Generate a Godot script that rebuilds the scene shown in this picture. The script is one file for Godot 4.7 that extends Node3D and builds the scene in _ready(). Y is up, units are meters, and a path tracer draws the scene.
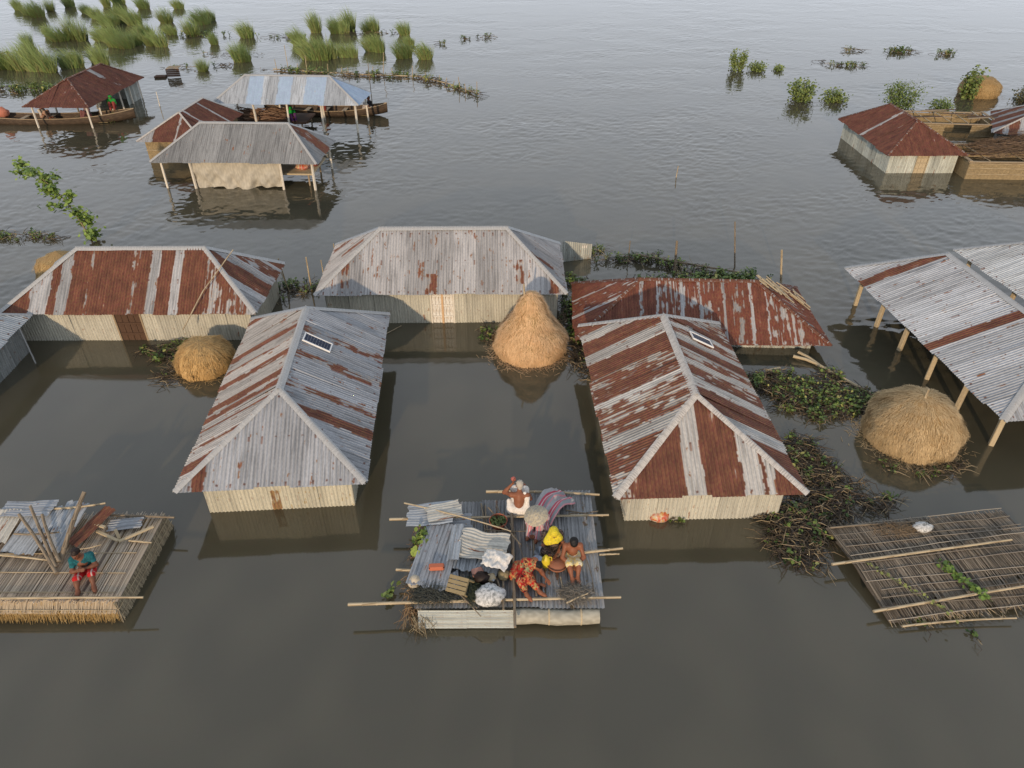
extends Node3D
# A flooded village seen from above: tin houses, haystacks and rafts standing in brown river water.

var rng := RandomNumberGenerator.new()
var N1 := FastNoiseLite.new()
var N2 := FastNoiseLite.new()
var M := {}
var used_names := {}

class MB:
	var v := PackedVector3Array()
	var n := PackedVector3Array()
	var t := PackedVector2Array()
	var c := PackedColorArray()
	var i := PackedInt32Array()
	func vert(p: Vector3, nn: Vector3, uv := Vector2.ZERO, col := Color.WHITE) -> int:
		v.append(p); n.append(nn); t.append(uv); c.append(col)
		return v.size() - 1
	func face(a: int, b: int, d: int) -> void:
		# front faces run clockwise; the stored normals say which side is the front
		var g := (v[b] - v[a]).cross(v[d] - v[a])
		if g.dot(n[a] + n[b] + n[d]) > 0.0:
			i.append(a); i.append(d); i.append(b)
		else:
			i.append(a); i.append(b); i.append(d)
	func quad(a: Vector3, b: Vector3, d: Vector3, e: Vector3, nn: Vector3, col := Color.WHITE, uv0 := Vector2.ZERO, uv1 := Vector2.ONE) -> void:
		var k := vert(a, nn, Vector2(uv0.x, uv1.y), col)
		vert(b, nn, Vector2(uv1.x, uv1.y), col); vert(d, nn, Vector2(uv1.x, uv0.y), col); vert(e, nn, uv0, col)
		face(k, k + 1, k + 2); face(k, k + 2, k + 3)
	func tri(a: Vector3, b: Vector3, d: Vector3, nn: Vector3, col := Color.WHITE) -> void:
		var k := vert(a, nn, Vector2.ZERO, col)
		vert(b, nn, Vector2(1, 0), col); vert(d, nn, Vector2(0, 1), col)
		face(k, k + 1, k + 2)
	func box(o: Vector3, x: Vector3, y: Vector3, z: Vector3, col := Color.WHITE, bev := 0.12) -> void:
		# o centre; x, y, z half extents; chamfered along the edges
		var ax := [x, y, z]
		var lens := [x.length(), y.length(), z.length()]
		var b: float = min(lens[0], min(lens[1], lens[2])) * bev * 2.0
		for f in 3:
			var e: Vector3 = ax[f]
			var p: Vector3 = ax[(f + 1) % 3]
			var q: Vector3 = ax[(f + 2) % 3]
			var p2: Vector3 = p * (1.0 - b / max(lens[(f + 1) % 3], 1e-5))
			var q2: Vector3 = q * (1.0 - b / max(lens[(f + 2) % 3], 1e-5))
			for s in [-1.0, 1.0]:
				var w: Vector3 = o + e * s
				quad(w - p2 - q2, w + p2 - q2, w + p2 + q2, w - p2 + q2, (e * s).normalized(), col)
			# chamfers between faces p and q, running along e
			var e2: Vector3 = e * (1.0 - b / max(lens[f], 1e-5))
			for s in [-1.0, 1.0]:
				for r in [-1.0, 1.0]:
					var nn: Vector3 = (p.normalized() * s + q.normalized() * r).normalized()
					var c1: Vector3 = o + p * s + q2 * r
					var c2: Vector3 = o + p2 * s + q * r
					quad(c1 - e2, c1 + e2, c2 + e2, c2 - e2, nn, col)
	func bar(a: Vector3, b: Vector3, w: float, h: float, col := Color.WHITE, up := Vector3.UP) -> void:
		var d := b - a
		var s := d.cross(up)
		if s.length() < 1e-4:
			s = d.cross(Vector3.RIGHT)
		s = s.normalized()
		var u := s.cross(d).normalized()
		box((a + b) * 0.5, d * 0.5, u * h * 0.5, s * w * 0.5, col)
	func tube(pts: Array, rad: Array, sides := 7, col := Color.WHITE, col2 = null) -> void:
		var prev := -1
		var side := Vector3.ZERO
		for k in pts.size():
			var p: Vector3 = pts[k]
			var d: Vector3 = (pts[min(k + 1, pts.size() - 1)] - pts[max(k - 1, 0)]).normalized()
			if k == 0:
				side = d.cross(Vector3.UP)
				if side.length() < 0.05:
					side = d.cross(Vector3.RIGHT)
			side = (side - d * side.dot(d)).normalized()
			var up := side.cross(d)
			var first := v.size()
			var f := float(k) / maxf(1.0, pts.size() - 1.0)
			var cc: Color = col if col2 == null else col.lerp(col2, f)
			for j in sides + 1:
				var an := TAU * j / sides
				var o := side * cos(an) + up * sin(an)
				vert(p + o * float(rad[k]), o, Vector2(float(j) / sides, f), cc)
			if prev >= 0:
				for j in sides:
					face(prev + j, prev + j + 1, first + j + 1)
					face(prev + j, first + j + 1, first + j)
			prev = first
			if k == 0 or k == pts.size() - 1:
				var nn := -d if k == 0 else d
				var c0 := vert(p, nn, Vector2(0.5, f), cc)
				for j in sides:
					var an := TAU * j / sides
					var an2 := TAU * (j + 1) / sides
					var q1 := vert(p + (side * cos(an) + up * sin(an)) * float(rad[k]), nn, Vector2.ZERO, cc)
					var q2 := vert(p + (side * cos(an2) + up * sin(an2)) * float(rad[k]), nn, Vector2.ZERO, cc)
					face(c0, q1, q2)
	func lathe(o: Vector3, prof: Array, sides := 24, col := Color.WHITE, wob = null, amp := 0.0) -> void:
		# prof: Vector2(radius, height), from the bottom to the top
		var rows := []
		for k in prof.size():
			var p: Vector2 = prof[k]
			var d: Vector2 = prof[min(k + 1, prof.size() - 1)] - prof[max(k - 1, 0)]
			var row := []
			for j in sides + 1:
				var an := TAU * (j % sides) / sides
				var r := p.x
				if wob != null:
					r += amp * wob.get_noise_3d(cos(an) * 1.3 + o.x * 3.0, p.y * 1.6, sin(an) * 1.3) * min(1.0, p.x * 3.0)
				var nn := Vector3(cos(an) * d.y, -d.x, sin(an) * d.y).normalized()
				row.append(vert(o + Vector3(cos(an) * r, p.y, sin(an) * r), nn, Vector2(float(j) / sides, float(k) / (prof.size() - 1)), col))
			rows.append(row)
		for k in prof.size() - 1:
			for j in sides:
				face(rows[k][j], rows[k][j + 1], rows[k + 1][j + 1])
				face(rows[k][j], rows[k + 1][j + 1], rows[k + 1][j])
	func mesh() -> ArrayMesh:
		var a := []
		a.resize(Mesh.ARRAY_MAX)
		a[Mesh.ARRAY_VERTEX] = v; a[Mesh.ARRAY_NORMAL] = n; a[Mesh.ARRAY_TEX_UV] = t; a[Mesh.ARRAY_COLOR] = c; a[Mesh.ARRAY_INDEX] = i
		var m := ArrayMesh.new()
		m.add_surface_from_arrays(Mesh.PRIMITIVE_TRIANGLES, a)
		return m

func numbered(called: String) -> String:
	if not used_names.has(called):
		used_names[called] = 0
		return called
	used_names[called] += 1
	return "%s_%03d" % [called, used_names[called]]

func tag(o: Node, label: String, category: String, group := "", kind := "") -> Node:
	o.set_meta("label", label)
	o.set_meta("category", category)
	if group != "":
		o.set_meta("group", group)
	if kind != "":
		o.set_meta("kind", kind)
	return o

func thing(called: String, at: Vector3, turn: float, label: String, category: String, group := "") -> Node3D:
	var o := Node3D.new()
	o.name = numbered(called)
	add_child(o)
	o.position = at
	o.rotation.y = turn
	tag(o, label, category, group)
	return o

func put(mb: MB, called: String, m: Material, parent: Node = null) -> MeshInstance3D:
	var o := MeshInstance3D.new()
	o.mesh = mb.mesh()
	o.material_override = m
	if parent == null or parent == self:
		o.name = numbered(called)
		add_child(o)
	else:
		o.name = called
		parent.add_child(o, true)
	return o

func put_mesh(me: Mesh, called: String, m: Material, parent: Node) -> MeshInstance3D:
	var o := MeshInstance3D.new()
	o.mesh = me
	o.material_override = m
	o.name = called
	parent.add_child(o, true)
	return o

func lin(r: float, g: float, b: float) -> Color:
	return Color(r, g, b).linear_to_srgb()

func mat(col: Color, rough := 0.8, tex: Texture2D = null, vc := false, spec := 0.4) -> StandardMaterial3D:
	var m := StandardMaterial3D.new()
	m.albedo_color = col
	m.roughness = rough
	m.metallic_specular = spec
	m.vertex_color_use_as_albedo = vc
	m.cull_mode = BaseMaterial3D.CULL_DISABLED
	if tex != null:
		m.albedo_texture = tex
	return m

func sstep(a: float, b: float, x: float) -> float:
	var t := clampf((x - a) / (b - a), 0.0, 1.0)
	return t * t * (3.0 - 2.0 * t)

# ---------------------------------------------------------------- textures
func img_tex(w: int, h: int, data: PackedByteArray) -> ImageTexture:
	var im := Image.create_from_data(w, h, false, Image.FORMAT_RGB8, data)
	return ImageTexture.create_from_image(im)

# corrugated iron: zinc with rust bands, patches and nail stains. Colours are sRGB, bands are fractions along the eave
func tin_tex(lu: float, lv: float, sp: Dictionary) -> ImageTexture:
	var ppm: float = sp.get("ppm", 42.0)
	var w := int(clampf(lu * ppm, 32, 512))
	var h := int(clampf(lv * ppm, 32, 256))
	var data := PackedByteArray()
	data.resize(w * h * 3)
	var bands: Array = sp.get("bands", [])
	var patch: float = sp.get("patch", 0.0)
	var galv: Color = sp.get("galv", Color(0.615, 0.615, 0.615))
	var rust: Color = sp.get("rust", Color(0.415, 0.268, 0.205))
	var pale: Color = sp.get("pale", Color(0.66, 0.55, 0.44))
	var s0: float = sp.get("seed", 1.0) * 37.7
	var nails: float = sp.get("nails", 1.0)
	var sheet_w: float = sp.get("sheet", 0.78)
	var tone := []
	var nsh := int(max(1.0, round(lu / sheet_w)))
	for k in nsh + 1:
		tone.append(1.0 + sp.get("tonev", 0.11) * N2.get_noise_2d(k * 7.3 + s0, s0))
	var k3 := 0
	for y in h:
		var v := (1.0 - (y + 0.5) / h) * lv
		for x in w:
			var u := (x + 0.5) / w * lu
			var streak := N1.get_noise_2d(u * 9.0 + s0, v * 0.6 + s0)
			var blot := N1.get_noise_2d(u * 2.2 - s0, v * 1.7 + s0 * 0.5)
			var fine := N2.get_noise_2d(u * 26.0, v * 9.0 + s0)
			var uu := (u + streak * 0.035 + blot * 0.04) / lu
			var lvl := 0.0
			for b in bands:
				if uu > b[0] and uu < b[1]:
					lvl = b[2]
					if b.size() > 3 and (v / lv < b[3] or v / lv > b[4]):
						lvl = 0.0
			var r := 0.0
			if lvl > 0.95:
				r = 1.0 - sstep(0.62, 0.72, streak * 0.7 + blot * 0.45)
			elif lvl > 0.0:
				var cut := 0.55 - lvl * 1.1
				r = sstep(cut - 0.07, cut + 0.07, streak * 0.85 + blot * 0.62 + fine * 0.05)
			else:
				var cut2 := 0.62 - patch * 0.5
				r = sstep(cut2 - 0.03, cut2 + 0.09, streak * 0.55 + blot * 0.6 + fine * 0.15)
			var gt: float = tone[int(u / lu * nsh)] * (1.0 + 0.075 * streak + 0.05 * fine)
			var grime := N2.get_noise_2d(u * 15.0 - s0, v * 0.45 + 7.0) + 0.5 * N1.get_noise_2d(u * 1.6, v * 0.9 - s0)
			gt *= 1.0 - sp.get("grime", 0.17) * sstep(0.25, 0.85, grime)
			var g := Color(galv.r * gt, galv.g * gt, galv.b * gt)
			if lvl > 0.0 and r < 0.7:
				g = g.lerp(pale, 0.35 * sstep(-0.3, 0.3, fine + blot))
			var rt: float = 1.0 + (0.07 * fine + 0.14 * blot + 0.14 * streak) * sp.get("rvar", 1.0)
			var col := g.lerp(Color(rust.r * rt, rust.g * rt * (1.0 + 0.12 * fine * sp.get("rvar", 1.0)), rust.b * rt), r)
			if nails > 0.0:
				for row in [0.10, lv * 0.5, lv - 0.22]:
					var dv: float = v - row
					if dv < 0.03 and dv > -0.2:
						var kx := roundf(u / 0.31)
						var du := absf(u - kx * 0.31)
						var on := N2.get_noise_2d(kx * 5.1 + s0, row * 9.0)
						if absf(dv) < 0.022 and du < 0.022:
							col = col.lerp(Color(0.32, 0.19, 0.15), 0.7 * minf(nails, 1.0))
						elif on > 0.15 and du < 0.016 and dv < 0.0 and dv > -0.2 * on:
							col = col.lerp(Color(0.40, 0.24, 0.18), 0.5 * nails)
			data[k3] = int(clampf(col.r, 0, 1) * 255); data[k3 + 1] = int(clampf(col.g, 0, 1) * 255); data[k3 + 2] = int(clampf(col.b, 0, 1) * 255)
			k3 += 3
	return img_tex(w, h, data)

# streaky two-colour stuff: straw, bamboo, weathered wood. Streaks run along v
func streak_tex(a: Color, b: Color, fu: float, fv: float, seed: float, spots := 0.0, spotcol := Color.BLACK, size := 128) -> ImageTexture:
	var data := PackedByteArray()
	data.resize(size * size * 3)
	var k := 0
	for y in size:
		for x in size:
			var u := float(x) / size
			var v := float(y) / size
			var s := N1.get_noise_2d(u * fu + seed, v * fv) * 0.6 + N2.get_noise_2d(u * fu * 3.0, v * fv * 2.0 + seed) * 0.5
			var col := a.lerp(b, clampf(0.5 + s, 0, 1))
			if spots > 0.0:
				var q := N2.get_noise_2d(u * 6.0 + seed * 3.0, v * 6.0 - seed)
				col = col.lerp(spotcol, sstep(0.5 - spots, 0.62 - spots, q) * 0.7)
			data[k] = int(clampf(col.r, 0, 1) * 255); data[k + 1] = int(clampf(col.g, 0, 1) * 255); data[k + 2] = int(clampf(col.b, 0, 1) * 255)
			k += 3
	return img_tex(size, size, data)

func stripe_tex(cols: Array, wds: Array, size := 128) -> ImageTexture:
	var data := PackedByteArray()
	data.resize(size * size * 3)
	var tot := 0.0
	for w in wds:
		tot += w
	var k := 0
	for y in size:
		for x in size:
			var p := float(x) / size * tot
			var col: Color = cols[0]
			for q in wds.size():
				if p < wds[q]:
					col = cols[q]
					break
				p -= wds[q]
			var f := 1.0 + 0.08 * N2.get_noise_2d(x * 0.7, y * 0.7)
			data[k] = int(clampf(col.r * f, 0, 1) * 255); data[k + 1] = int(clampf(col.g * f, 0, 1) * 255); data[k + 2] = int(clampf(col.b * f, 0, 1) * 255)
			k += 3
	return img_tex(size, size, data)

# printed cloth: patches of several dyes
func print_tex(cols: Array, freq: float, seed: float, size := 128) -> ImageTexture:
	var data := PackedByteArray()
	data.resize(size * size * 3)
	var cn := FastNoiseLite.new()
	cn.noise_type = FastNoiseLite.TYPE_CELLULAR
	cn.cellular_return_type = FastNoiseLite.RETURN_CELL_VALUE
	cn.frequency = freq / size
	cn.seed = int(seed)
	var k := 0
	for y in size:
		for x in size:
			var q := int(clampf((cn.get_noise_2d(x, y) * 0.5 + 0.5) * cols.size(), 0, cols.size() - 1))
			var col: Color = cols[q]
			data[k] = int(col.r * 255); data[k + 1] = int(col.g * 255); data[k + 2] = int(col.b * 255)
			k += 3
	return img_tex(size, size, data)

func tri_mat(tex: Texture2D, scale: float, rough := 0.85, tint := Color.WHITE, vc := false) -> StandardMaterial3D:
	var m := mat(tint, rough, tex, vc)
	m.uv1_triplanar = true
	m.uv1_scale = Vector3.ONE * scale
	return m

# ---------------------------------------------------------------- corrugated iron
# face in a plane: o + U*u + V*v; a strip u0..u1 whose upper edge follows a trapezoid
func corr(o: Vector3, U: Vector3, V: Vector3, u0: float, u1: float, v0: float, vtop: Callable, L: float, Lv: float, lift: float, pitch := 0.09, amp := 0.013, per := 6, tilt := 0.0, rows := 1) -> MB:
	var mb := MB.new()
	var Nn := U.cross(V)
	var step := pitch / per
	var cnt := int(ceil((u1 - u0) / step))
	var prev := -1
	for k in cnt + 1:
		var u: float = min(u0 + k * step, u1)
		var vt: float = vtop.call(u)
		if vt < v0 + 0.015:
			prev = -1
			continue
		var ph := u * TAU / pitch
		var hgt := lift + amp * cos(ph)
		var nn := (Nn + U * (amp * TAU / pitch * sin(ph))).normalized()
		var first := mb.v.size()
		for r in rows + 1:
			var v: float = lerp(v0, vt, float(r) / rows)
			var extra: float = tilt * v
			if rows > 1 and r > 0 and r < rows:
				extra += 0.012 * N2.get_noise_2d(u * 1.1 + o.x * 5.0, v * 1.3 + o.z * 5.0)
			mb.vert(o + U * u + V * v + Nn * (hgt + extra), nn, Vector2(u / L, 1.0 - v / Lv))
		if prev >= 0:
			for r in rows:
				mb.face(prev + r, first + r, first + r + 1)
				mb.face(prev + r, first + r + 1, prev + r + 1)
		prev = first
	return mb

func roof_face(parent: Node, A: Vector3, B: Vector3, TL: Vector3, TR: Vector3, m: Material, per := 6, called := "roof_sheet") -> void:
	var L := A.distance_to(B)
	var U := (B - A) / L
	var tl := (TL - A).dot(U)
	var tr := (TR - A).dot(U)
	var V := (TL - A) - U * tl
	var Lv := V.length()
	V = V.normalized()
	var top := func(u: float) -> float:
		var f := 1.0
		if tl > 0.01:
			f = min(f, u / tl)
		if L - tr > 0.01:
			f = min(f, (L - u) / (L - tr))
		return Lv * f
	var n := int(max(1.0, round(L / 0.78)))
	for k in n:
		var rag := rng.randf_range(-0.055, 0.02)
		var mb := corr(A, U, V, k * L / n, min(L, (k + 1) * L / n + 0.05), rag, top, L, Lv, 0.005 * (k % 2) + rng.randf_range(0, 0.003), 0.09, 0.013, per, rng.randf_range(-0.009, 0.009), 2)
		if mb.i.size() > 0:
			put(mb, called, m, parent)

func cap(parent: Node, p0: Vector3, p1: Vector3, d1: Vector3, d2: Vector3, w: float, m: Material, called := "ridge_cap") -> void:
	# bent strip over the line p0..p1; d1, d2 run down the two slopes
	var mb := MB.new()
	var ax := (p1 - p0).normalized()
	var a1 := (d1 - ax * d1.dot(ax)).normalized()
	var a2 := (d2 - ax * d2.dot(ax)).normalized()
	var up := -(a1 + a2).normalized()
	if up.y < 0:
		up = -up
	var n1 := ax.cross(a1)
	if n1.y < 0:
		n1 = -n1
	var n2 := ax.cross(a2)
	if n2.y < 0:
		n2 = -n2
	var seg := int(max(2.0, p0.distance_to(p1) / 0.5))
	var prev := -1
	for k in seg + 1:
		var f := float(k) / seg
		var p := p0.lerp(p1, f)
		var jw := w * 0.66 * (1.0 + 0.06 * N2.get_noise_2d(f * 9.0 + p0.x, p0.z))
		var lift := 0.004 + 0.005 * N2.get_noise_2d(f * 7.0 + p0.z, 3.0 + p0.x)
		var first := mb.v.size()
		var L := p0.distance_to(p1)
		mb.vert(p + a1 * jw + n1 * (0.024 + lift), n1, Vector2(f * L, 0.0))
		mb.vert(p + a1 * 0.04 + n1 * 0.034, (n1 * 0.8 + up * 0.2).normalized(), Vector2(f * L, 0.4))
		mb.vert(p + up * 0.060, up, Vector2(f * L, 0.5))
		mb.vert(p + a2 * 0.04 + n2 * 0.034, (n2 * 0.8 + up * 0.2).normalized(), Vector2(f * L, 0.6))
		mb.vert(p + a2 * jw + n2 * (0.024 - lift), n2, Vector2(f * L, 1.0))
		if prev >= 0:
			for r in 4:
				mb.face(prev + r, first + r, first + r + 1)
				mb.face(prev + r, first + r + 1, prev + r + 1)
		prev = first
	put(mb, called, m, parent)

func wall_run(parent: Node, A: Vector3, B: Vector3, y0: float, y1: float, m: Material, gaps := [], per := 6) -> void:
	# vertical corrugated sheets from A to B (seen from outside, A at the left); gaps are [u0, u1] openings
	var a := Vector3(A.x, 0, A.z)
	var b := Vector3(B.x, 0, B.z)
	var L := a.distance_to(b)
	var U := (b - a) / L
	var n := int(max(1.0, round(L / 0.8)))
	var lv := y1 - y0
	for k in n:
		var parts := [[k * L / n, (k + 1) * L / n + (0.04 if k < n - 1 else 0.0)]]
		for g in gaps:
			var next := []
			for s in parts:
				if s[1] <= g[0] or s[0] >= g[1]:
					next.append(s)
				else:
					if s[0] < g[0] - 0.02:
						next.append([s[0], g[0]])
					if s[1] > g[1] + 0.02:
						next.append([g[1], s[1]])
			parts = next
		for s in parts:
			var top := func(_u: float) -> float: return lv
			var mb := corr(a + Vector3(0, y0, 0), U, Vector3.UP, s[0], s[1], 0.0, top, L, lv, 0.006 * (k % 2) + rng.randf_range(-0.004, 0.004), 0.09, 0.012, per, rng.randf_range(-0.014, 0.014), 1)
			put(mb, "wall_sheet", m, parent)

# house frame: x along the ridge, z towards the side called b; corners and ridge ends in its own axes
func hip(q: Dictionary) -> Dictionary:
	var L: float = q.L
	var W: float = q.W
	var he: float = q.he
	return {
		"e1b": Vector3(-L / 2, he, W / 2), "e1m": Vector3(-L / 2, he, -W / 2), "e2b": Vector3(L / 2, he, W / 2), "e2m": Vector3(L / 2, he, -W / 2),
		"r1": Vector3(-L / 2 + q.o1, he + q.rise, q.get("rz", 0.0)), "r2": Vector3(L / 2 - q.o2, he + q.rise, q.get("rz", 0.0))}

func hip_roof(t: Node, q: Dictionary, fm: Dictionary, capm: Material, per := 6) -> void:
	var d := hip(q)
	roof_face(t, d.e1b, d.e2b, d.r1, d.r2, fm.b, per)
	roof_face(t, d.e2m, d.e1m, d.r2, d.r1, fm.m, per)
	roof_face(t, d.e1m, d.e1b, d.r1, d.r1, fm.e1, per)
	roof_face(t, d.e2b, d.e2m, d.r2, d.r2, fm.e2, per)
	var down_b := Vector3(0, -q.rise, q.W / 2 - q.get("rz", 0.0)).normalized()
	var down_m := Vector3(0, -q.rise, -q.W / 2 - q.get("rz", 0.0)).normalized()
	var cw: float = q.get("cap", 0.16)
	cap(t, d.r1 + Vector3(-0.06, 0, 0), d.r2 + Vector3(0.06, 0, 0), down_b, down_m, cw, capm)
	var o1 := Vector3(-q.o1, -q.rise, 0).normalized()
	var o2 := Vector3(q.o2, -q.rise, 0).normalized()
	cap(t, d.r1, d.e1b, down_b, o1, cw * 0.8, capm, "hip_cap")
	cap(t, d.r1, d.e1m, down_m, o1, cw * 0.8, capm, "hip_cap")
	cap(t, d.r2, d.e2b, down_b, o2, cw * 0.8, capm, "hip_cap")
	cap(t, d.r2, d.e2m, down_m, o2, cw * 0.8, capm, "hip_cap")

func eave_beams(t: Node, q: Dictionary, inset: float, drop: float, m: Material) -> void:
	var x: float = q.L / 2 - inset
	var z: float = q.W / 2 - inset
	var y: float = q.he + inset * q.rise / (q.W / 2 + absf(q.get("rz", 0.0))) - drop
	for s in [-1.0, 1.0]:
		var mb := MB.new()
		mb.bar(Vector3(-x, y, z * s), Vector3(x, y, z * s), 0.07, 0.08)
		put(mb, "beam", m, t)
		mb = MB.new()
		mb.bar(Vector3(x * s, y - 0.085, -z), Vector3(x * s, y - 0.085, z), 0.07, 0.08)
		put(mb, "beam", m, t)

func walls(t: Node, q: Dictionary, ov: float, m: Material, gaps := {}, per := 6, ms := {}) -> void:
	var x: float = q.L / 2 - ov
	var z: float = q.W / 2 - ov
	var y: float = q.he + ov * q.rise / (q.W / 2) - 0.05
	wall_run(t, Vector3(-x, 0, z), Vector3(x, 0, z), -0.5, y, ms.get("b", m), gaps.get("b", []), per)
	wall_run(t, Vector3(x, 0, -z), Vector3(-x, 0, -z), -0.5, y, ms.get("m", m), gaps.get("m", []), per)
	y = q.he + ov * q.rise / max(q.o1, 0.4) - 0.05
	wall_run(t, Vector3(-x, 0, -z), Vector3(-x, 0, z), -0.5, y, ms.get("e1", m), gaps.get("e1", []), per)
	y = q.he + ov * q.rise / max(q.o2, 0.4) - 0.05
	wall_run(t, Vector3(x, 0, z), Vector3(x, 0, -z), -0.5, y, ms.get("e2", m), gaps.get("e2", []), per)

func faces(q: Dictionary, sp: Dictionary) -> Dictionary:
	# one material for each roof face; sp.b, sp.m, sp.e1, sp.e2 override sp.all
	var out := {}
	var all: Dictionary = sp.get("all", {})
	for k in ["b", "m", "e1", "e2"]:
		if k == "m" and not sp.has("m"):
			out[k] = out.b
			continue
		var s: Dictionary = all.duplicate()
		if sp.has(k):
			s.merge(sp[k], true)
		var run: float = q.W / 2 if k in ["b", "m"] else (q.o1 if k == "e1" else q.o2)
		s["seed"] = s.get("seed", 1.0) + {"b": 0.1, "m": 0.37, "e1": 0.63, "e2": 0.91}[k]
		out[k] = mat(Color.WHITE, s.get("rough", 0.62), tin_tex(q.L if k in ["b", "m"] else q.W, sqrt(run * run + q.rise * q.rise), s), false, s.get("spec", 0.35))
	return out

func post(t: Node, a: Vector3, b: Vector3, w: float, m: Material, called := "post") -> void:
	var mb := MB.new()
	mb.bar(a, b, w, w)
	put(mb, called, m, t)

func bamboo(mb: MB, a: Vector3, b: Vector3, r: float, col := Color.WHITE, bend := 0.0, sides := 7) -> void:
	var L := a.distance_to(b)
	var seg := int(clampf(L / 0.28, 2, 24))
	var pts := []
	var rad := []
	var off := Vector3(N2.get_noise_2d(a.x * 9.0, a.z * 9.0), N2.get_noise_2d(a.z * 9.0, b.x * 9.0), N2.get_noise_2d(b.z * 7.0, a.x)) * bend
	for k in seg + 1:
		var f := float(k) / seg
		var p := a.lerp(b, f) + off * 4.0 * f * (1.0 - f)
		var d := (b - a) / L * 0.018
		var rr := r * (1.0 - 0.25 * f)
		if k > 0 and k < seg:
			pts.append_array([p - d, p, p + d])
			rad.append_array([rr * 0.96, rr * 1.14, rr * 0.96])
		else:
			pts.append(p); rad.append(rr)
	mb.tube(pts, rad, sides, col)

# ---------------------------------------------------------------- the water
func ripple(x: float, z: float) -> float:
	var big := N1.get_noise_2d(x * 0.045 + 11.0, z * 0.06)
	var far := sstep(-20.5, -30.0, z)
	var side := sstep(9.0, 12.5, x) * sstep(-13.5, -18.0, z)
	var left := sstep(-13.0, -15.5, x) * sstep(-19.0, -23.0, z)
	var m: float = max(far, max(side, left)) * clampf(0.75 + 0.9 * big + 0.5 * N2.get_noise_2d(x * 0.09 + z * 0.05, z * 0.16), 0.12, 1.5)
	m = max(m, 0.0)
	var h := 0.0
	if m > 0.02:
		var wx := x + 0.35 * N2.get_noise_2d(x * 0.3, z * 0.4)
		h = m * (0.0125 * N1.get_noise_2d(wx * 1.0 + z * 0.25, z * 1.55 - x * 0.2) + 0.0055 * N2.get_noise_2d(wx * 2.3 - z * 0.4, z * 3.4 + x * 0.3) + 0.02 * N1.get_noise_2d(x * 0.16, z * 0.24 + 40.0) * sstep(-30.0, -60.0, z))
	return h + 0.0016 * N1.get_noise_2d(x * 0.7, z * 0.9) + 0.0005 * N2.get_noise_2d(x * 2.6, z * 3.1)

func build_water() -> void:
	var zs := [900.0, 200.0, 40.0, 6.0]
	var z := 2.0
	while z > -118.0:
		zs.append(z)
		z -= 0.22 if z > -18.0 else clampf(0.085 + (-z - 18.0) * 0.0024, 0.085, 0.34)
	zs.append_array([-122.0, -135.0, -170.0, -300.0, -700.0, -2400.0])
	var cols := 560
	var v := PackedVector3Array()
	var n := PackedVector3Array()
	var idx := PackedInt32Array()
	var rows := zs.size()
	v.resize(rows * (cols + 1)); n.resize(rows * (cols + 1))
	for r in rows:
		var zz: float = zs[r]
		var half: float = clampf(-zz, 8.0, 118.0) * 0.80 + 6.0
		for k in cols + 1:
			var s := float(k) / cols * 2.0 - 1.0
			var x := s / 0.97 * half
			var over := absf(s) - 0.97
			if over > 0.0:
				x = signf(s) * (half + pow(over / 0.03, 3.0) * 2400.0)
			var y := 0.0
			if over <= 0.0 and zz < 3.0 and zz > -121.0:
				y = ripple(x, zz)
			v[r * (cols + 1) + k] = Vector3(x, y, zz)
	for r in rows:
		for k in cols + 1:
			var i := r * (cols + 1) + k
			var a := v[r * (cols + 1) + max(k - 1, 0)]
			var b := v[r * (cols + 1) + min(k + 1, cols)]
			var c := v[max(r - 1, 0) * (cols + 1) + k]
			var d := v[min(r + 1, rows - 1) * (cols + 1) + k]
			var nn := (c - d).cross(b - a)
			n[i] = nn.normalized() if nn.y > 0 else -nn.normalized()
			if r < rows - 1 and k < cols:
				idx.append_array([i, i + cols + 1, i + cols + 2, i, i + cols + 2, i + 1])
	# clockwise from above
	var g := (v[idx[1]] - v[idx[0]]).cross(v[idx[2]] - v[idx[0]])
	if g.y > 0:
		for q in range(0, idx.size(), 3):
			var t := idx[q + 1]
			idx[q + 1] = idx[q + 2]
			idx[q + 2] = t
	var arr := []
	arr.resize(Mesh.ARRAY_MAX)
	arr[Mesh.ARRAY_VERTEX] = v; arr[Mesh.ARRAY_NORMAL] = n; arr[Mesh.ARRAY_INDEX] = idx
	var me := ArrayMesh.new()
	me.add_surface_from_arrays(Mesh.PRIMITIVE_TRIANGLES, arr)
	var m := tri_mat(streak_tex(Color(0.280, 0.267, 0.216), Color(0.308, 0.294, 0.238), 5.0, 5.0, 3.0, 0.0, Color.BLACK, 256), 0.035, 0.06)
	m.uv1_world_triplanar = true
	m.metallic_specular = 0.58
	m.cull_mode = BaseMaterial3D.CULL_BACK
	var o := MeshInstance3D.new()
	o.mesh = me
	o.material_override = m
	o.name = "water"
	add_child(o)
	o.set_meta("kind", "structure")
	o.set_meta("label", "brown flood water covering the whole village")

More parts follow.
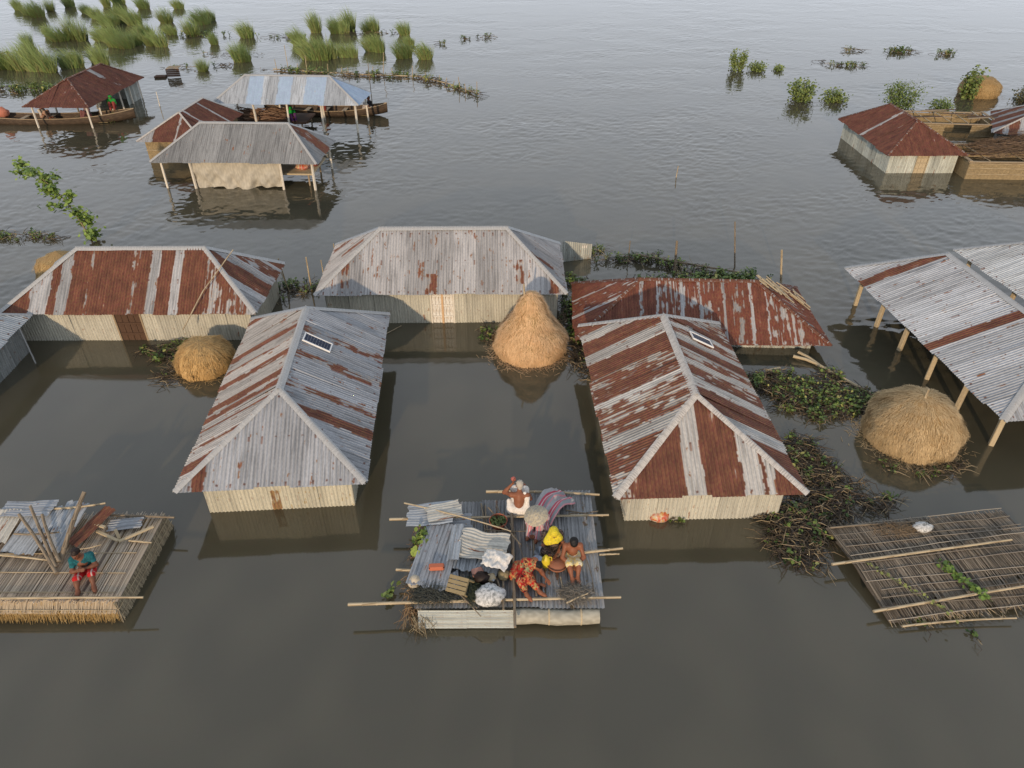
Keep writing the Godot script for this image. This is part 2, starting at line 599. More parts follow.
# ---------------------------------------------------------------- materials
func make_materials() -> void:
	var wood_tex := streak_tex(Color(0.50, 0.43, 0.34), Color(0.66, 0.60, 0.50), 26.0, 3.0, 1.0)
	M.timber = mat(Color.WHITE, 0.85, wood_tex)
	M.pale_post = mat(Color(0.95, 0.94, 0.92), 0.8, streak_tex(Color(0.78, 0.76, 0.71), Color(0.92, 0.90, 0.86), 20.0, 3.0, 2.0))
	M.dark_wood = mat(Color.WHITE, 0.85, streak_tex(Color(0.25, 0.18, 0.14), Color(0.37, 0.28, 0.21), 24.0, 3.0, 5.0))
	M.bamboo = mat(Color(0.93, 0.92, 0.90), 0.6, streak_tex(Color(0.66, 0.60, 0.49), Color(0.80, 0.75, 0.65), 16.0, 4.0, 7.0, 0.06, Color(0.45, 0.38, 0.28)), true)
	M.grey_bamboo = mat(Color(0.80, 0.79, 0.78), 0.75, streak_tex(Color(0.56, 0.50, 0.42), Color(0.72, 0.67, 0.58), 16.0, 4.0, 8.0, 0.08, Color(0.36, 0.32, 0.27)), true)
	M.leaf = mat(Color.WHITE, 0.55, null, true)
	M.leaf.backlight = Color(0.25, 0.30, 0.10)
	M.straw = mat(Color.WHITE, 0.9, null, true)
	M.cap = mat(Color.WHITE, 0.5, tin_tex(2.0, 1.0, {"ppm": 64.0, "grime": 0.05, "patch": 0.05, "galv": Color(0.70, 0.70, 0.69), "nails": 0.0, "seed": 9.0, "sheet": 2.0}))
	M.cap_rusty = mat(Color.WHITE, 0.6, tin_tex(2.0, 1.0, {"ppm": 64.0, "patch": 0.22, "galv": Color(0.68, 0.66, 0.63), "nails": 0.0, "seed": 12.0, "sheet": 2.0}))
	M.cap_rust = mat(Color.WHITE, 0.75, tin_tex(2.0, 1.0, {"ppm": 64.0, "bands": [[-1.0, 2.0, 0.9]], "nails": 0.0, "seed": 14.0, "sheet": 2.0}))
	var cream := Color(0.69, 0.68, 0.625)
	M.wall_cream = mat(Color.WHITE, 0.7, tin_tex(8.0, 1.9, {"tonev": 0.05, "grime": 0.08, "galv": cream, "patch": 0.02, "nails": 0.3, "seed": 21.0, "sheet": 0.8, "ppm": 40.0}))
	M.wall_stained = mat(Color.WHITE, 0.7, tin_tex(4.0, 1.9, {"tonev": 0.05, "grime": 0.06, "galv": Color(0.70, 0.685, 0.615), "bands": [[0.44, 0.50, 0.75, 0.25, 0.62]], "patch": 0.22, "rust": Color(0.50, 0.39, 0.27), "nails": 0.35, "seed": 23.0, "sheet": 0.8, "ppm": 48.0}))
	M.wall_grey = mat(Color.WHITE, 0.7, tin_tex(6.0, 1.9, {"galv": Color(0.66, 0.675, 0.65), "patch": 0.10, "nails": 0.6, "seed": 25.0, "sheet": 0.8, "ppm": 36.0}))
	M.wall_dark = mat(Color.WHITE, 0.7, tin_tex(4.0, 1.9, {"galv": Color(0.50, 0.52, 0.52), "patch": 0.1, "nails": 0.5, "seed": 27.0, "sheet": 0.8, "ppm": 32.0}))
	M.old_tin = mat(Color.WHITE, 0.55, tin_tex(2.0, 2.0, {"galv": Color(0.60, 0.62, 0.635), "patch": 0.22, "nails": 0.0, "seed": 31.0, "sheet": 0.7, "ppm": 90.0}))
	M.old_tin_blue = mat(Color.WHITE, 0.5, tin_tex(2.0, 2.0, {"galv": Color(0.57, 0.585, 0.60), "patch": 0.16, "nails": 0.4, "seed": 33.0, "sheet": 0.7, "ppm": 90.0}))
	M.old_tin_pale = mat(Color.WHITE, 0.55, tin_tex(2.0, 2.0, {"galv": Color(0.74, 0.725, 0.68), "patch": 0.10, "nails": 0.0, "seed": 35.0, "sheet": 0.7, "ppm": 90.0}))
	M.rust_tin = mat(Color.WHITE, 0.8, tin_tex(2.0, 2.0, {"bands": [[-1.0, 2.0, 1.0]], "nails": 0.0, "seed": 37.0, "ppm": 64.0}))
	M.deck_tin = mat(Color.WHITE, 0.55, tin_tex(3.8, 3.2, {"galv": Color(0.535, 0.54, 0.54), "patch": 0.36, "rust": Color(0.36, 0.29, 0.24), "nails": 0.3, "seed": 39.0, "sheet": 0.63, "ppm": 80.0}))
	M.white_cloth = tri_mat(streak_tex(Color(0.78, 0.76, 0.72), Color(0.90, 0.88, 0.85), 5.0, 5.0, 41.0), 1.5, 0.9)
	M.tarp = tri_mat(streak_tex(Color(0.62, 0.60, 0.55), Color(0.71, 0.69, 0.63), 7.0, 5.0, 43.0, 0.0, Color(0.55, 0.46, 0.36)), 0.35, 0.9)
	M.mat_weave = tri_mat(weave_tex(), 0.9, 0.9)
	M.glass_panel = mat(Color(0.13, 0.165, 0.25), 0.3, null, false, 0.3)
	M.white_metal = mat(Color(0.86, 0.86, 0.85), 0.4)
	M.straw_under = tri_mat(streak_tex(Color(0.50, 0.41, 0.27), Color(0.66, 0.55, 0.38), 30.0, 10.0, 51.0), 1.0, 0.95)

func weave_tex() -> ImageTexture:
	# split bamboo matting, finer than the picture can resolve
	var size := 256
	var data := PackedByteArray()
	data.resize(size * size * 3)
	var k := 0
	for y in size:
		for x in size:
			var cx := x / 8
			var cy := y / 8
			var over := ((cx + cy) % 2) == 0
			var f := 0.90 + 0.18 * N2.get_noise_2d((cx if over else x * 0.11) * 3.1, (y * 0.11 if over else cy) * 3.7)
			var edge: int = (x % 8) if over else (y % 8)
			if edge == 0:
				f *= 0.72
			var st := 1.0 + 0.14 * N1.get_noise_2d(x * 0.03, y * 0.03)
			data[k] = int(clampf(0.60 * f * st, 0, 1) * 255); data[k + 1] = int(clampf(0.53 * f * st, 0, 1) * 255); data[k + 2] = int(clampf(0.40 * f * st, 0, 1) * 255)
			k += 3
	return img_tex(size, size, data)

# ---------------------------------------------------------------- houses
func plank_door(t: Node, o: Vector3, w: float, h: float, y0: float, frame_m: Material, plank_m: Material, n: int, rail_m: Material) -> void:
	# a door set in a wall that faces +z; o at its middle on the wall plane
	var door := Node3D.new()
	door.name = "door"
	t.add_child(door, true)
	door.position = o
	var pw := w / n
	for k in n:
		var mb := MB.new()
		mb.box(Vector3(-w / 2 + pw * (k + 0.5), (y0 + h) / 2, 0.0 + 0.004 * (k % 2)), Vector3(pw * 0.47, 0, 0), Vector3(0, (h - y0) / 2, 0), Vector3(0, 0, 0.014))
		put(mb, "plank", plank_m, door)
	for s in [-1.0, 1.0]:
		var mb := MB.new()
		mb.box(Vector3(s * (w / 2 + 0.03), (y0 + h) / 2 + 0.02, 0.02), Vector3(0.03, 0, 0), Vector3(0, (h - y0) / 2 + 0.04, 0), Vector3(0, 0, 0.035))
		put(mb, "door_frame", frame_m, door)
	var mb2 := MB.new()
	mb2.box(Vector3(0, h + 0.025, 0.026), Vector3(w / 2 - 0.002, 0, 0), Vector3(0, 0.025, 0), Vector3(0, 0, 0.03))
	put(mb2, "door_frame", frame_m, door)
	for yy in [0.25, h * 0.58, h - 0.12]:
		var mb := MB.new()
		mb.box(Vector3(0, yy, 0.030), Vector3(w / 2 - 0.01, 0, 0), Vector3(0, 0.032, 0), Vector3(0, 0, 0.012))
		put(mb, "rail", rail_m, door)

func solar_panel(at: Vector3, turn: Basis, w: float, h: float, label: String) -> void:
	var t := thing("solar_panel", at, 0.0, label, "solar panel", "solar panels on the roofs")
	t.basis = turn
	# local: x across, z along, y up out of the panel
	var mb := MB.new()
	mb.box(Vector3(0, 0, 0), Vector3(w / 2 - 0.02, 0, 0), Vector3(0, 0.008, 0), Vector3(0, 0, h / 2 - 0.02))
	put(mb, "backing", M.white_metal, t)
	for s in [-1.0, 1.0]:
		mb = MB.new()
		mb.box(Vector3(s * (w / 2 - 0.016), 0.010, 0), Vector3(0.016, 0, 0), Vector3(0, 0.022, 0), Vector3(0, 0, h / 2))
		put(mb, "frame", M.white_metal, t)
		mb = MB.new()
		mb.box(Vector3(0, 0.010, s * (h / 2 - 0.016)), Vector3(w / 2 - 0.033, 0, 0), Vector3(0, 0.021, 0), Vector3(0, 0, 0.016))
		put(mb, "frame", M.white_metal, t)
	var nx := 4
	var nz := 9
	for a in nx:
		for b in nz:
			mb = MB.new()
			var cw := (w - 0.08) / nx
			var ch := (h - 0.08) / nz
			mb.box(Vector3(-w / 2 + 0.04 + cw * (a + 0.5), 0.013, -h / 2 + 0.04 + ch * (b + 0.5)), Vector3(cw * 0.46, 0, 0), Vector3(0, 0.004, 0), Vector3(0, 0, ch * 0.46))
			put(mb, "solar_cell", M.glass_panel, t)

func closed_house(called: String, q: Dictionary, sp: Dictionary, label: String, wall_m: Material, capm: Material, gaps := {}, ov := 0.3, per := 6, ms := {}) -> Node3D:
	var t := thing(called, Vector3(q.x, 0, q.z), deg_to_rad(q.yaw), label, "house", "tin houses standing in the flood")
	hip_roof(t, q, faces(q, sp), capm, per)
	walls(t, q, ov, wall_m, gaps, per, ms)
	eave_beams(t, q, ov + 0.055, 0.12, M.timber)
	for sx in [-1.0, 1.0]:
		for sz in [-1.0, 1.0]:
			post(t, Vector3(sx * (q.L / 2 - ov - 0.12), -0.6, sz * (q.W / 2 - ov - 0.12)), Vector3(sx * (q.L / 2 - ov - 0.12), q.he + 0.02, sz * (q.W / 2 - ov - 0.12)), 0.09, M.timber)
	return t

func build_houses() -> void:
	var q: Dictionary
	var t: Node3D
	# the grey house in the middle of the yard
	q = {"x": -2.37, "z": -22.86, "yaw": 0.8, "L": 8.35, "W": 3.95, "he": 1.25, "rise": 1.49, "o1": 2.07, "o2": 1.99, "cap": 0.17}
	t = closed_house("tin_house", q, {"all": {"seed": 2.0, "patch": 0.20, "galv": Color(0.625, 0.62, 0.617)},
		"b": {"patch": 0.24, "bands": [[0.10, 0.135, 0.55, 0.1, 0.5], [0.44, 0.485, 0.5, 0.0, 0.3], [0.93, 0.965, 0.6, 0.0, 0.22], [0.80, 0.83, 0.5, 0.15, 0.5]]},
		"e1": {"bands": [[0.15, 0.24, 0.7, 0.05, 0.6], [0.45, 0.52, 0.6, 0.3, 0.7]]}, "e2": {"bands": [[0.28, 0.34, 0.7, 0.2, 0.6]]}},
		"grey tin house with a whitish plank door behind the pear-shaped haystack", M.wall_cream, M.cap, {"b": [[3.50, 4.26]]})
	plank_door(t, Vector3(-3.875 + 3.88, 0, 3.95 / 2 - 0.32), 0.70, 1.16, -0.4, M.pale_post, M.white_wood, 6, M.white_wood)
	var st := MB.new()
	st.box(Vector3(0, 0.38, 0.048), Vector3(0.035, 0, 0), Vector3(0, 0.77, 0), Vector3(0, 0, 0.006))
	put(st, "door_stile", M.orange_wood, t.get_node("door"))
	# rusty striped house
	q = {"x": -12.23, "z": -21.55, "yaw": 0.4, "L": 8.17, "W": 3.6, "he": 1.17, "rise": 1.44, "o1": 2.17, "o2": 1.89, "cap": 0.17}
	t = closed_house("tin_house", q, {"all": {"seed": 3.0, "patch": 0.05},
		"b": {"bands": [[0.0, 0.115, 1.0], [0.187, 0.217, 1.0], [0.26, 0.327, 1.0], [0.327, 0.343, 0.65], [0.343, 0.495, 1.0], [0.495, 0.52, 0.6], [0.52, 0.566, 1.0], [0.604, 0.658, 1.0], [0.695, 0.79, 1.0], [0.79, 0.90, 0.62], [0.90, 0.97, 0.5]]},
		"e1": {"bands": [[0.2, 0.9, 0.8]]}, "e2": {"bands": [[0.30, 0.52, 1.0], [0.64, 0.80, 0.75], [0.86, 1.0, 0.8]]}},
		"cream-walled tin house with broad rust stripes and a dark brown door", M.wall_cream, M.cap, {"b": [[3.15, 4.02]]}, 0.3, 6)
	plank_door(t, Vector3(-3.785 + 3.585, 0, 3.6 / 2 - 0.33), 0.80, 1.10, -0.4, M.timber, M.dark_wood, 4, M.dark_wood)
	# near grey house
	q = {"x": -5.78, "z": -15.80, "yaw": 94.0, "L": 7.77, "W": 4.29, "he": 1.12, "rise": 1.23, "o1": 2.14, "o2": 1.66, "cap": 0.17}
	t = closed_house("tin_house", q, {"all": {"seed": 4.0, "patch": 0.05, "galv": Color(0.595, 0.602, 0.612)},
		"m": {"galv": Color(0.635, 0.627, 0.615), "bands": [[0.03, 0.065, 0.9], [0.30, 0.335, 1.0], [0.395, 0.41, 0.6], [0.475, 0.51, 0.95], [0.60, 0.64, 1.0], [0.66, 0.69, 1.0], [0.728, 0.738, 0.9], [0.81, 0.825, 0.7], [0.885, 0.935, 1.0]]},
		"b": {"bands": [[0.195, 0.24, 1.0], [0.31, 0.345, 0.44], [0.475, 0.52, 0.44], [0.635, 0.68, 0.46]], "patch": 0.06},
		"e1": {"bands": [[0.09, 0.15, 1.0]], "patch": 0.08}},
		"grey tin house with a small solar panel near its ridge and cream end wall", M.wall_stained, M.cap, {}, 0.42)
	# near rusty house
	q = {"x": 4.38, "z": -15.41, "yaw": 91.9, "L": 7.52, "W": 4.37, "he": 1.12, "rise": 1.20, "o1": 2.23, "o2": 1.53, "cap": 0.18}
	t = closed_house("tin_house", q, {"all": {"seed": 5.0, "patch": 0.1, "galv": Color(0.65, 0.64, 0.62)},
		"m": {"bands": [[0.0, 0.085, 0.95], [0.148, 0.237, 1.0], [0.302, 0.40, 1.0], [0.40, 0.46, 0.55], [0.46, 0.545, 0.82], [0.575, 0.66, 0.50], [0.66, 0.735, 0.72], [0.80, 0.90, 0.85], [0.90, 0.94, 0.5]]},
		"b": {"bands": [[0.03, 0.17, 1.0], [0.24, 0.355, 1.0], [0.41, 0.49, 0.82], [0.53, 0.585, 0.6], [0.60, 0.66, 1.0], [0.70, 0.76, 0.55], [0.79, 0.85, 0.95], [0.86, 0.95, 0.5]]},
		"e1": {"bands": [[0.02, 0.113, 0.72], [0.113, 0.375, 1.0], [0.475, 0.675, 1.0], [0.775, 0.797, 0.9], [0.845, 1.0, 1.0]]}},
		"rusty brown tin house with white stripes and a solar panel at its far ridge", M.wall_cream, M.cap_rusty, {}, 0.36)
	# low rusty house behind it
	q = {"x": 6.12, "z": -21.19, "yaw": -2.4, "L": 8.09, "W": 3.9, "he": 0.40, "rise": 1.22, "o1": 2.17, "o2": 2.13, "cap": 0.13}
	t = closed_house("tin_house", q, {"all": {"seed": 6.0, "patch": 0.3, "rust": Color(0.43, 0.262, 0.205)},
		"b": {"bands": [[0.0, 0.262, 1.0], [0.275, 0.327, 1.0], [0.335, 0.352, 0.6], [0.352, 0.425, 0.60], [0.44, 0.50, 0.72], [0.51, 0.545, 0.66], [0.545, 0.595, 0.95], [0.606, 0.63, 1.0], [0.63, 0.675, 0.64], [0.675, 0.70, 1.0], [0.713, 0.766, 1.0], [0.772, 0.84, 0.75], [0.84, 0.90, 0.55], [0.90, 1.0, 0.9]]},
		"e1": {"bands": [[0.0, 0.35, 0.97], [0.37, 0.62, 0.92], [0.66, 0.95, 0.97]]}, "e2": {"bands": [[0.0, 1.0, 0.82]]}, "m": {"bands": [[0.0, 1.0, 0.9]]}},
		"low rust-red tin roof almost down to the water behind the rusty house", M.wall_grey, M.cap_rust, {}, 0.45)
	# far right house
	q = {"x": 20.93, "z": -39.31, "yaw": 90.2, "L": 6.67, "W": 4.04, "he": 0.98, "rise": 1.21, "o1": 1.92, "o2": 1.49, "cap": 0.09}
	t = closed_house("tin_house", q, {"all": {"seed": 7.0, "rust": Color(0.39, 0.245, 0.195), "bands": [[0.0, 1.0, 0.97]], "ppm": 26.0, "nails": 0.0},
		"m": {"bands": [[0.0, 0.45, 0.97], [0.485, 1.0, 0.97]]}},
		"brown-roofed pale house farthest back near the bamboo sheds", M.wall_pale, M.cap_rust, {"e1": [[1.42, 1.95]]}, 0.3, 4)
	plank_door(t, Vector3.ZERO, 0.5, 0.9, -0.4, M.bamboo, M.straw_wood, 3, M.bamboo)
	var dn: Node3D = t.get_node("door")
	dn.position = Vector3(-3.335 + 0.31, 0, 1.68 - 1.72 + 0.02)
	dn.rotation.y = -PI / 2
	dn.position.z = -1.72 + 1.685
	# striped roof cut by the right edge of the picture, far back
	q = {"x": 29.3, "z": -41.6, "yaw": 62.0, "L": 5.0, "W": 3.6, "he": 0.9, "rise": 0.95, "o1": 1.6, "o2": 1.6, "cap": 0.10}
	closed_house("tin_house", q, {"all": {"seed": 8.0, "bands": [[0.0, 0.13, 1.0], [0.2, 0.33, 1.0], [0.42, 0.6, 1.0], [0.68, 0.83, 1.0]], "ppm": 24.0, "nails": 0.0}},
		"low tin house with brown and pale roof stripes beside the brushwood-covered pen", M.wall_dark, M.cap_rusty, {}, 0.3, 4)
	# house cut by the left edge
	q = {"x": -17.55, "z": -17.3, "yaw": 92.0, "L": 4.6, "W": 4.9, "he": 1.15, "rise": 1.05, "o1": 1.7, "o2": 1.6, "cap": 0.12}
	closed_house("tin_house", q, {"all": {"seed": 9.0, "patch": 0.12, "galv": Color(0.64, 0.66, 0.67)}},
		"small grey tin house cut off by the left edge of the picture", M.wall_dark, M.cap, {}, 0.35)
	# solar panels, lying on the roofs
	var up := Vector3(-5.78, 0, -15.8)
	panel_on(Vector3(-5.78, 0, -15.80), 94.0, 4.29, 1.12, 1.23, Vector2(0.72, 0.50), 0.80, 0.42, 1, "small dark solar panel in white frame on the grey near roof", -3.0)
	panel_on(Vector3(4.38, 0, -15.41), 91.9, 4.37, 1.12, 1.20, Vector2(1.72, 1.0), 0.74, 0.38, 1, "solar panel at the far ridge end of the rusty near roof", 4.0)

func panel_on(c: Vector3, yaw: float, W: float, he: float, rise: float, at: Vector2, ln: float, wd: float, side: int, label: String, twist: float) -> void:
	# at.x along the ridge, at.y down from the ridge towards the side b
	var b := Basis(Vector3.UP, deg_to_rad(yaw))
	var y := he + rise * (1.0 - at.y / (W / 2))
	var down := (b * Vector3(0, -rise, W / 2 * side)).normalized()
	var along := (b * Vector3(1, 0, 0)).normalized()
	along = along.rotated(down.cross(along).normalized(), deg_to_rad(twist))
	down = (down - along * down.dot(along)).normalized()
	var nn := down.cross(along).normalized()
	if nn.y < 0:
		nn = -nn
	var bs := Basis(along, nn, along.cross(nn))
	solar_panel(c + b * Vector3(at.x, y, at.y * side) + nn * 0.047, bs, wd, ln, label)

func shed(called: String, q: Dictionary, sp: Dictionary, label: String, capm: Material, posts_b: Array, posts_m: Array, inset: float, pm: Material, per := 4, pw := 0.1) -> Node3D:
	var t := thing(called, Vector3(q.x, 0, q.z), deg_to_rad(q.yaw), label, "shed", "open sheds on posts")
	hip_roof(t, q, faces(q, sp), capm, per)
	eave_beams(t, q, inset, 0.10, M.timber)
	var y: float = q.he + inset * q.rise / (q.W / 2) - 0.14
	for f in posts_b:
		var x: float = lerp(-q.L / 2 + inset, q.L / 2 - inset, f)
		post(t, Vector3(x + rng.randf_range(-0.08, 0.08), -0.7, q.W / 2 - inset + 0.02), Vector3(x, y, q.W / 2 - inset), pw, pm)
	for f in posts_m:
		var x: float = lerp(-q.L / 2 + inset, q.L / 2 - inset, f)
		post(t, Vector3(x + rng.randf_range(-0.08, 0.08), -0.7, -q.W / 2 + inset - 0.02), Vector3(x, y, -q.W / 2 + inset), pw, pm)
	# rafters and a ridge beam under the sheets
	var mb := MB.new()
	var rz: float = q.get("rz", 0.0)
	mb.bar(Vector3(-q.L / 2 + q.o1, q.he + q.rise - 0.11, rz), Vector3(q.L / 2 - q.o2, q.he + q.rise - 0.11, rz), 0.07, 0.09)
	put(mb, "ridge_beam", M.timber, t)
	for k in 5:
		var x: float = lerp(-q.L / 2 + q.o1, q.L / 2 - q.o2, k / 4.0)
		for s in [-1.0, 1.0]:
			mb = MB.new()
			mb.bar(Vector3(x, q.he + q.rise - 0.13, rz + 0.05 * s), Vector3(x, q.he - 0.02, (q.W / 2 - 0.15) * s), 0.05, 0.06)
			put(mb, "rafter", M.timber, t)
	return t

func build_sheds() -> void:
	var q: Dictionary
	var t: Node3D
	var mb: MB
	# big grey shed at the right edge
	q = {"x": 14.05, "z": -18.72, "yaw": 94.8, "L": 8.69, "W": 3.94, "rz": 0.67, "he": 1.22, "rise": 1.05, "o1": 2.09, "o2": 1.31, "cap": 0.19}
	t = shed("open_shed", q, {"all": {"seed": 10.0, "patch": 0.02, "galv": Color(0.665, 0.675, 0.685)},
		"m": {"bands": [[0.115, 0.16, 1.0], [0.58, 0.62, 1.0]], "patch": 0.06}}, "grey open-sided shed on slanting posts beside the big haystack", M.cap, [0.0, 0.5, 1.0], [0.0, 0.20, 0.4, 0.605, 0.80, 1.0], 0.5, M.straw_wood, 6, 0.13)
	# grey roof behind it
	q = {"x": 18.75, "z": -20.0, "yaw": 97.0, "L": 7.7, "W": 5.2, "he": 1.62, "rise": 0.95, "o1": 1.8, "o2": 1.5, "cap": 0.16}
	shed("open_shed", q, {"all": {"seed": 11.0, "patch": 0.0, "galv": Color(0.685, 0.70, 0.705)}}, "second grey shed roof just behind the slanting-post shed", M.cap, [0.0, 0.5, 1.0], [0.0, 0.33, 0.66, 1.0], 0.45, M.straw_wood, 6, 0.13)
	# far grey shed with the cloth
	q = {"x": -13.14, "z": -35.54, "yaw": -2.4, "L": 8.02, "W": 3.8, "he": 1.38, "rise": 1.34, "o1": 2.01, "o2": 1.69, "cap": 0.13}
	t = shed("open_shed", q, {"all": {"seed": 12.0, "patch": 0.0, "galv": Color(0.52, 0.525, 0.525), "ppm": 30.0, "nails": 0.2}, "e2": {"bands": [[0.42, 0.66, 0.95]]}},
		"grey far shed with a hanging tan cloth along its front", M.cap, [0.0, 0.19, 0.79, 1.0], [0.0, 0.3, 0.6, 1.0], 0.35, M.pale_post)
	hanging_cloth(t, -2.30, 2.15, q.W / 2 - 0.42, 1.38, 0.02)
	# raised platform with goods inside
	mb = MB.new()
	mb.box(Vector3(0.6, 0.62, -0.1), Vector3(2.9, 0, 0), Vector3(0, 0.04, 0), Vector3(0, 0, 1.25))
	put(mb, "platform", M.straw_wood, t)
	for px in [-2.0, 0.6, 3.2]:
		for pz in [-1.1, 0.9]:
			post(t, Vector3(px, -0.6, pz), Vector3(px, 0.6, pz), 0.08, M.timber, "platform_leg")
	# blue and white shed
	q = {"x": -13.13, "z": -44.87, "yaw": -3.4, "L": 8.71, "W": 3.1, "he": 1.62, "rise": 1.25, "o1": 1.69, "o2": 1.97, "cap": 0.12}
	t = shed("open_shed", q, {"all": {"seed": 13.0, "galv": Color(0.64, 0.665, 0.69), "patch": 0.0, "ppm": 26.0, "nails": 0.0, "rvar": 0.25, "rust": Color(0.60, 0.67, 0.75)},
		"b": {"bands": [[0.23, 0.335, 1.0], [0.435, 0.53, 1.0], [0.62, 0.76, 1.0]]}, "e2": {"bands": [[0.0, 1.0, 1.0]]}},
		"far shed with blue and grey striped roof over a boat", M.cap, [0.0, 0.25, 0.5, 0.75, 1.0], [0.0, 0.33, 0.66, 1.0], 0.3, M.pale_post)
	mb = MB.new()
	mb.box(Vector3(-1.4, 0.42, 0.0), Vector3(2.3, 0, 0), Vector3(0, 0.05, 0), Vector3(0, 0, 1.05))
	put(mb, "platform", M.dark_wood, t)
	for px in [-3.4, -1.4, 0.6]:
		for pz in [-0.9, 0.9]:
			post(t, Vector3(px, -0.6, pz), Vector3(px, 0.40, pz), 0.08, M.timber, "platform_leg")
	# far-left rusty shed
	q = {"x": -27.02, "z": -47.84, "yaw": 89.5, "L": 7.69, "W": 3.95, "he": 1.27, "rise": 1.14, "o1": 2.12, "o2": 1.33, "cap": 0.08}
	t = shed("open_shed", q, {"all": {"seed": 14.0, "rust": Color(0.37, 0.235, 0.19), "bands": [[0.0, 1.0, 0.97]], "ppm": 26.0, "nails": 0.0},
		"b": {"bands": [[0.0, 0.58, 0.98], [0.64, 1.0, 0.98], [0.58, 0.64, 0.95, 0.0, 0.6]]}}, "dark rust-red open shed farthest left, with a boat beneath", M.cap_rust, [0.0, 0.2, 0.4, 0.6, 0.8, 1.0], [0.0, 0.33, 0.66, 1.0], 0.35, M.pale_post, 4, 0.09)
	wall_run(t, Vector3(q.L / 2 - 0.4, 0, q.W / 2 - 0.4), Vector3(q.L / 2 - 0.4, 0, -q.W / 2 + 0.4), -0.5, 1.25, M.wall_grey, [], 4)
	wall_run(t, Vector3(1.7, 0, q.W / 2 - 0.46), Vector3(q.L / 2 - 0.42, 0, q.W / 2 - 0.46), -0.5, 1.25, M.wall_grey, [], 4)
	# small rusty hut with matting walls
	q = {"x": -17.77, "z": -40.72, "yaw": 86.7, "L": 5.67, "W": 3.62, "he": 1.08, "rise": 1.06, "o1": 1.72, "o2": 0.89, "cap": 0.09}
	t = thing("mat_hut", Vector3(q.x, 0, q.z), deg_to_rad(q.yaw), "small rust-roofed hut with woven mat walls behind the grey shed", "hut")
	hip_roof(t, q, faces(q, {"all": {"seed": 15.0, "rust": Color(0.39, 0.25, 0.20), "bands": [[0.0, 1.0, 0.97]], "ppm": 26.0, "nails": 0.0},
		"b": {"bands": [[0.0, 0.35, 0.97], [0.38, 0.66, 0.97], [0.69, 1.0, 0.97]]}, "e1": {"bands": [[0.22, 0.55, 0.97], [0.575, 1.0, 0.97]]}}), M.cap_rusty, 4)
	mat_walls(t, q.L - 0.6, q.W - 0.6, 1.18)

func mat_walls(t: Node, L: float, W: float, h: float) -> void:
	# woven panels with a bamboo frame
	for s in [-1.0, 1.0]:
		var mb := MB.new()
		mb.box(Vector3(0, h / 2 - 0.25, s * W / 2), Vector3(L / 2 - 0.03, 0, 0), Vector3(0, h / 2 + 0.25, 0), Vector3(0, 0, 0.018))
		put(mb, "mat_panel", M.mat_weave, t)
		mb = MB.new()
		mb.box(Vector3(s * L / 2, h / 2 - 0.25, 0), Vector3(0, 0, W / 2 + 0.02), Vector3(0, h / 2 + 0.25, 0), Vector3(0.018, 0, 0))
		put(mb, "mat_panel", M.mat_weave, t)
		for yy in [h * 0.45, h - 0.06]:
			mb = MB.new()
			bamboo(mb, Vector3(-L / 2, yy, s * (W / 2 + 0.04)), Vector3(L / 2, yy, s * (W / 2 + 0.04)), 0.022)
			put(mb, "bamboo_rail", M.bamboo, t)
			mb = MB.new()
			bamboo(mb, Vector3(s * (L / 2 + 0.04), yy + 0.03, -W / 2), Vector3(s * (L / 2 + 0.04), yy + 0.03, W / 2), 0.022)
			put(mb, "bamboo_rail", M.bamboo, t)

func hanging_cloth(t: Node, x0: float, x1: float, z: float, ytop: float, ybot: float) -> void:
	var mb := MB.new()
	var nx := 60
	var ny := 14
	var pts := []
	for j in ny + 1:
		for k in nx + 1:
			var f := float(k) / nx
			var g := float(j) / ny
			var sag := 0.10 * sin(f * PI * 3.0) * (1 - g) * 0.3 + 0.22 * (1 - g) * (pow(absf(f - 0.36) * 4.0, 0.6) * -0.15)
			var x: float = lerp(x0 + 0.35 * (1 - g) * (0.5), x1 - 0.1 * (1 - g), f)
			var yy: float = lerp(ybot - sag, ytop, g) - 0.22 * (1 - g) * N1.get_noise_2d(f * 3.0, 3.0)
			var zz := z + 0.16 * N1.get_noise_2d(f * 5.0 + (1 - g) * 0.8, g * 1.1) * (0.3 + 1.2 * (1 - g)) + 0.05 * sin(f * 34.0 + g * 9.0 + 3.0 * N1.get_noise_2d(f * 3.0, 1.0)) * (1 - g * 0.6)
			pts.append(Vector3(x, yy, zz))
	for j in ny + 1:
		for k in nx + 1:
			var i := j * (nx + 1) + k
			var dx: Vector3 = pts[j * (nx + 1) + min(k + 1, nx)] - pts[j * (nx + 1) + max(k - 1, 0)]
			var dy: Vector3 = pts[min(j + 1, ny) * (nx + 1) + k] - pts[max(j - 1, 0) * (nx + 1) + k]
			mb.vert(pts[i], dx.cross(dy).normalized(), Vector2(float(k) / nx, float(j) / ny))
	for j in ny:
		for k in nx:
			var i := j * (nx + 1) + k
			mb.face(i, i + 1, i + nx + 2)
			mb.face(i, i + nx + 2, i + nx + 1)
	put(mb, "hanging_cloth", M.tarp, t)

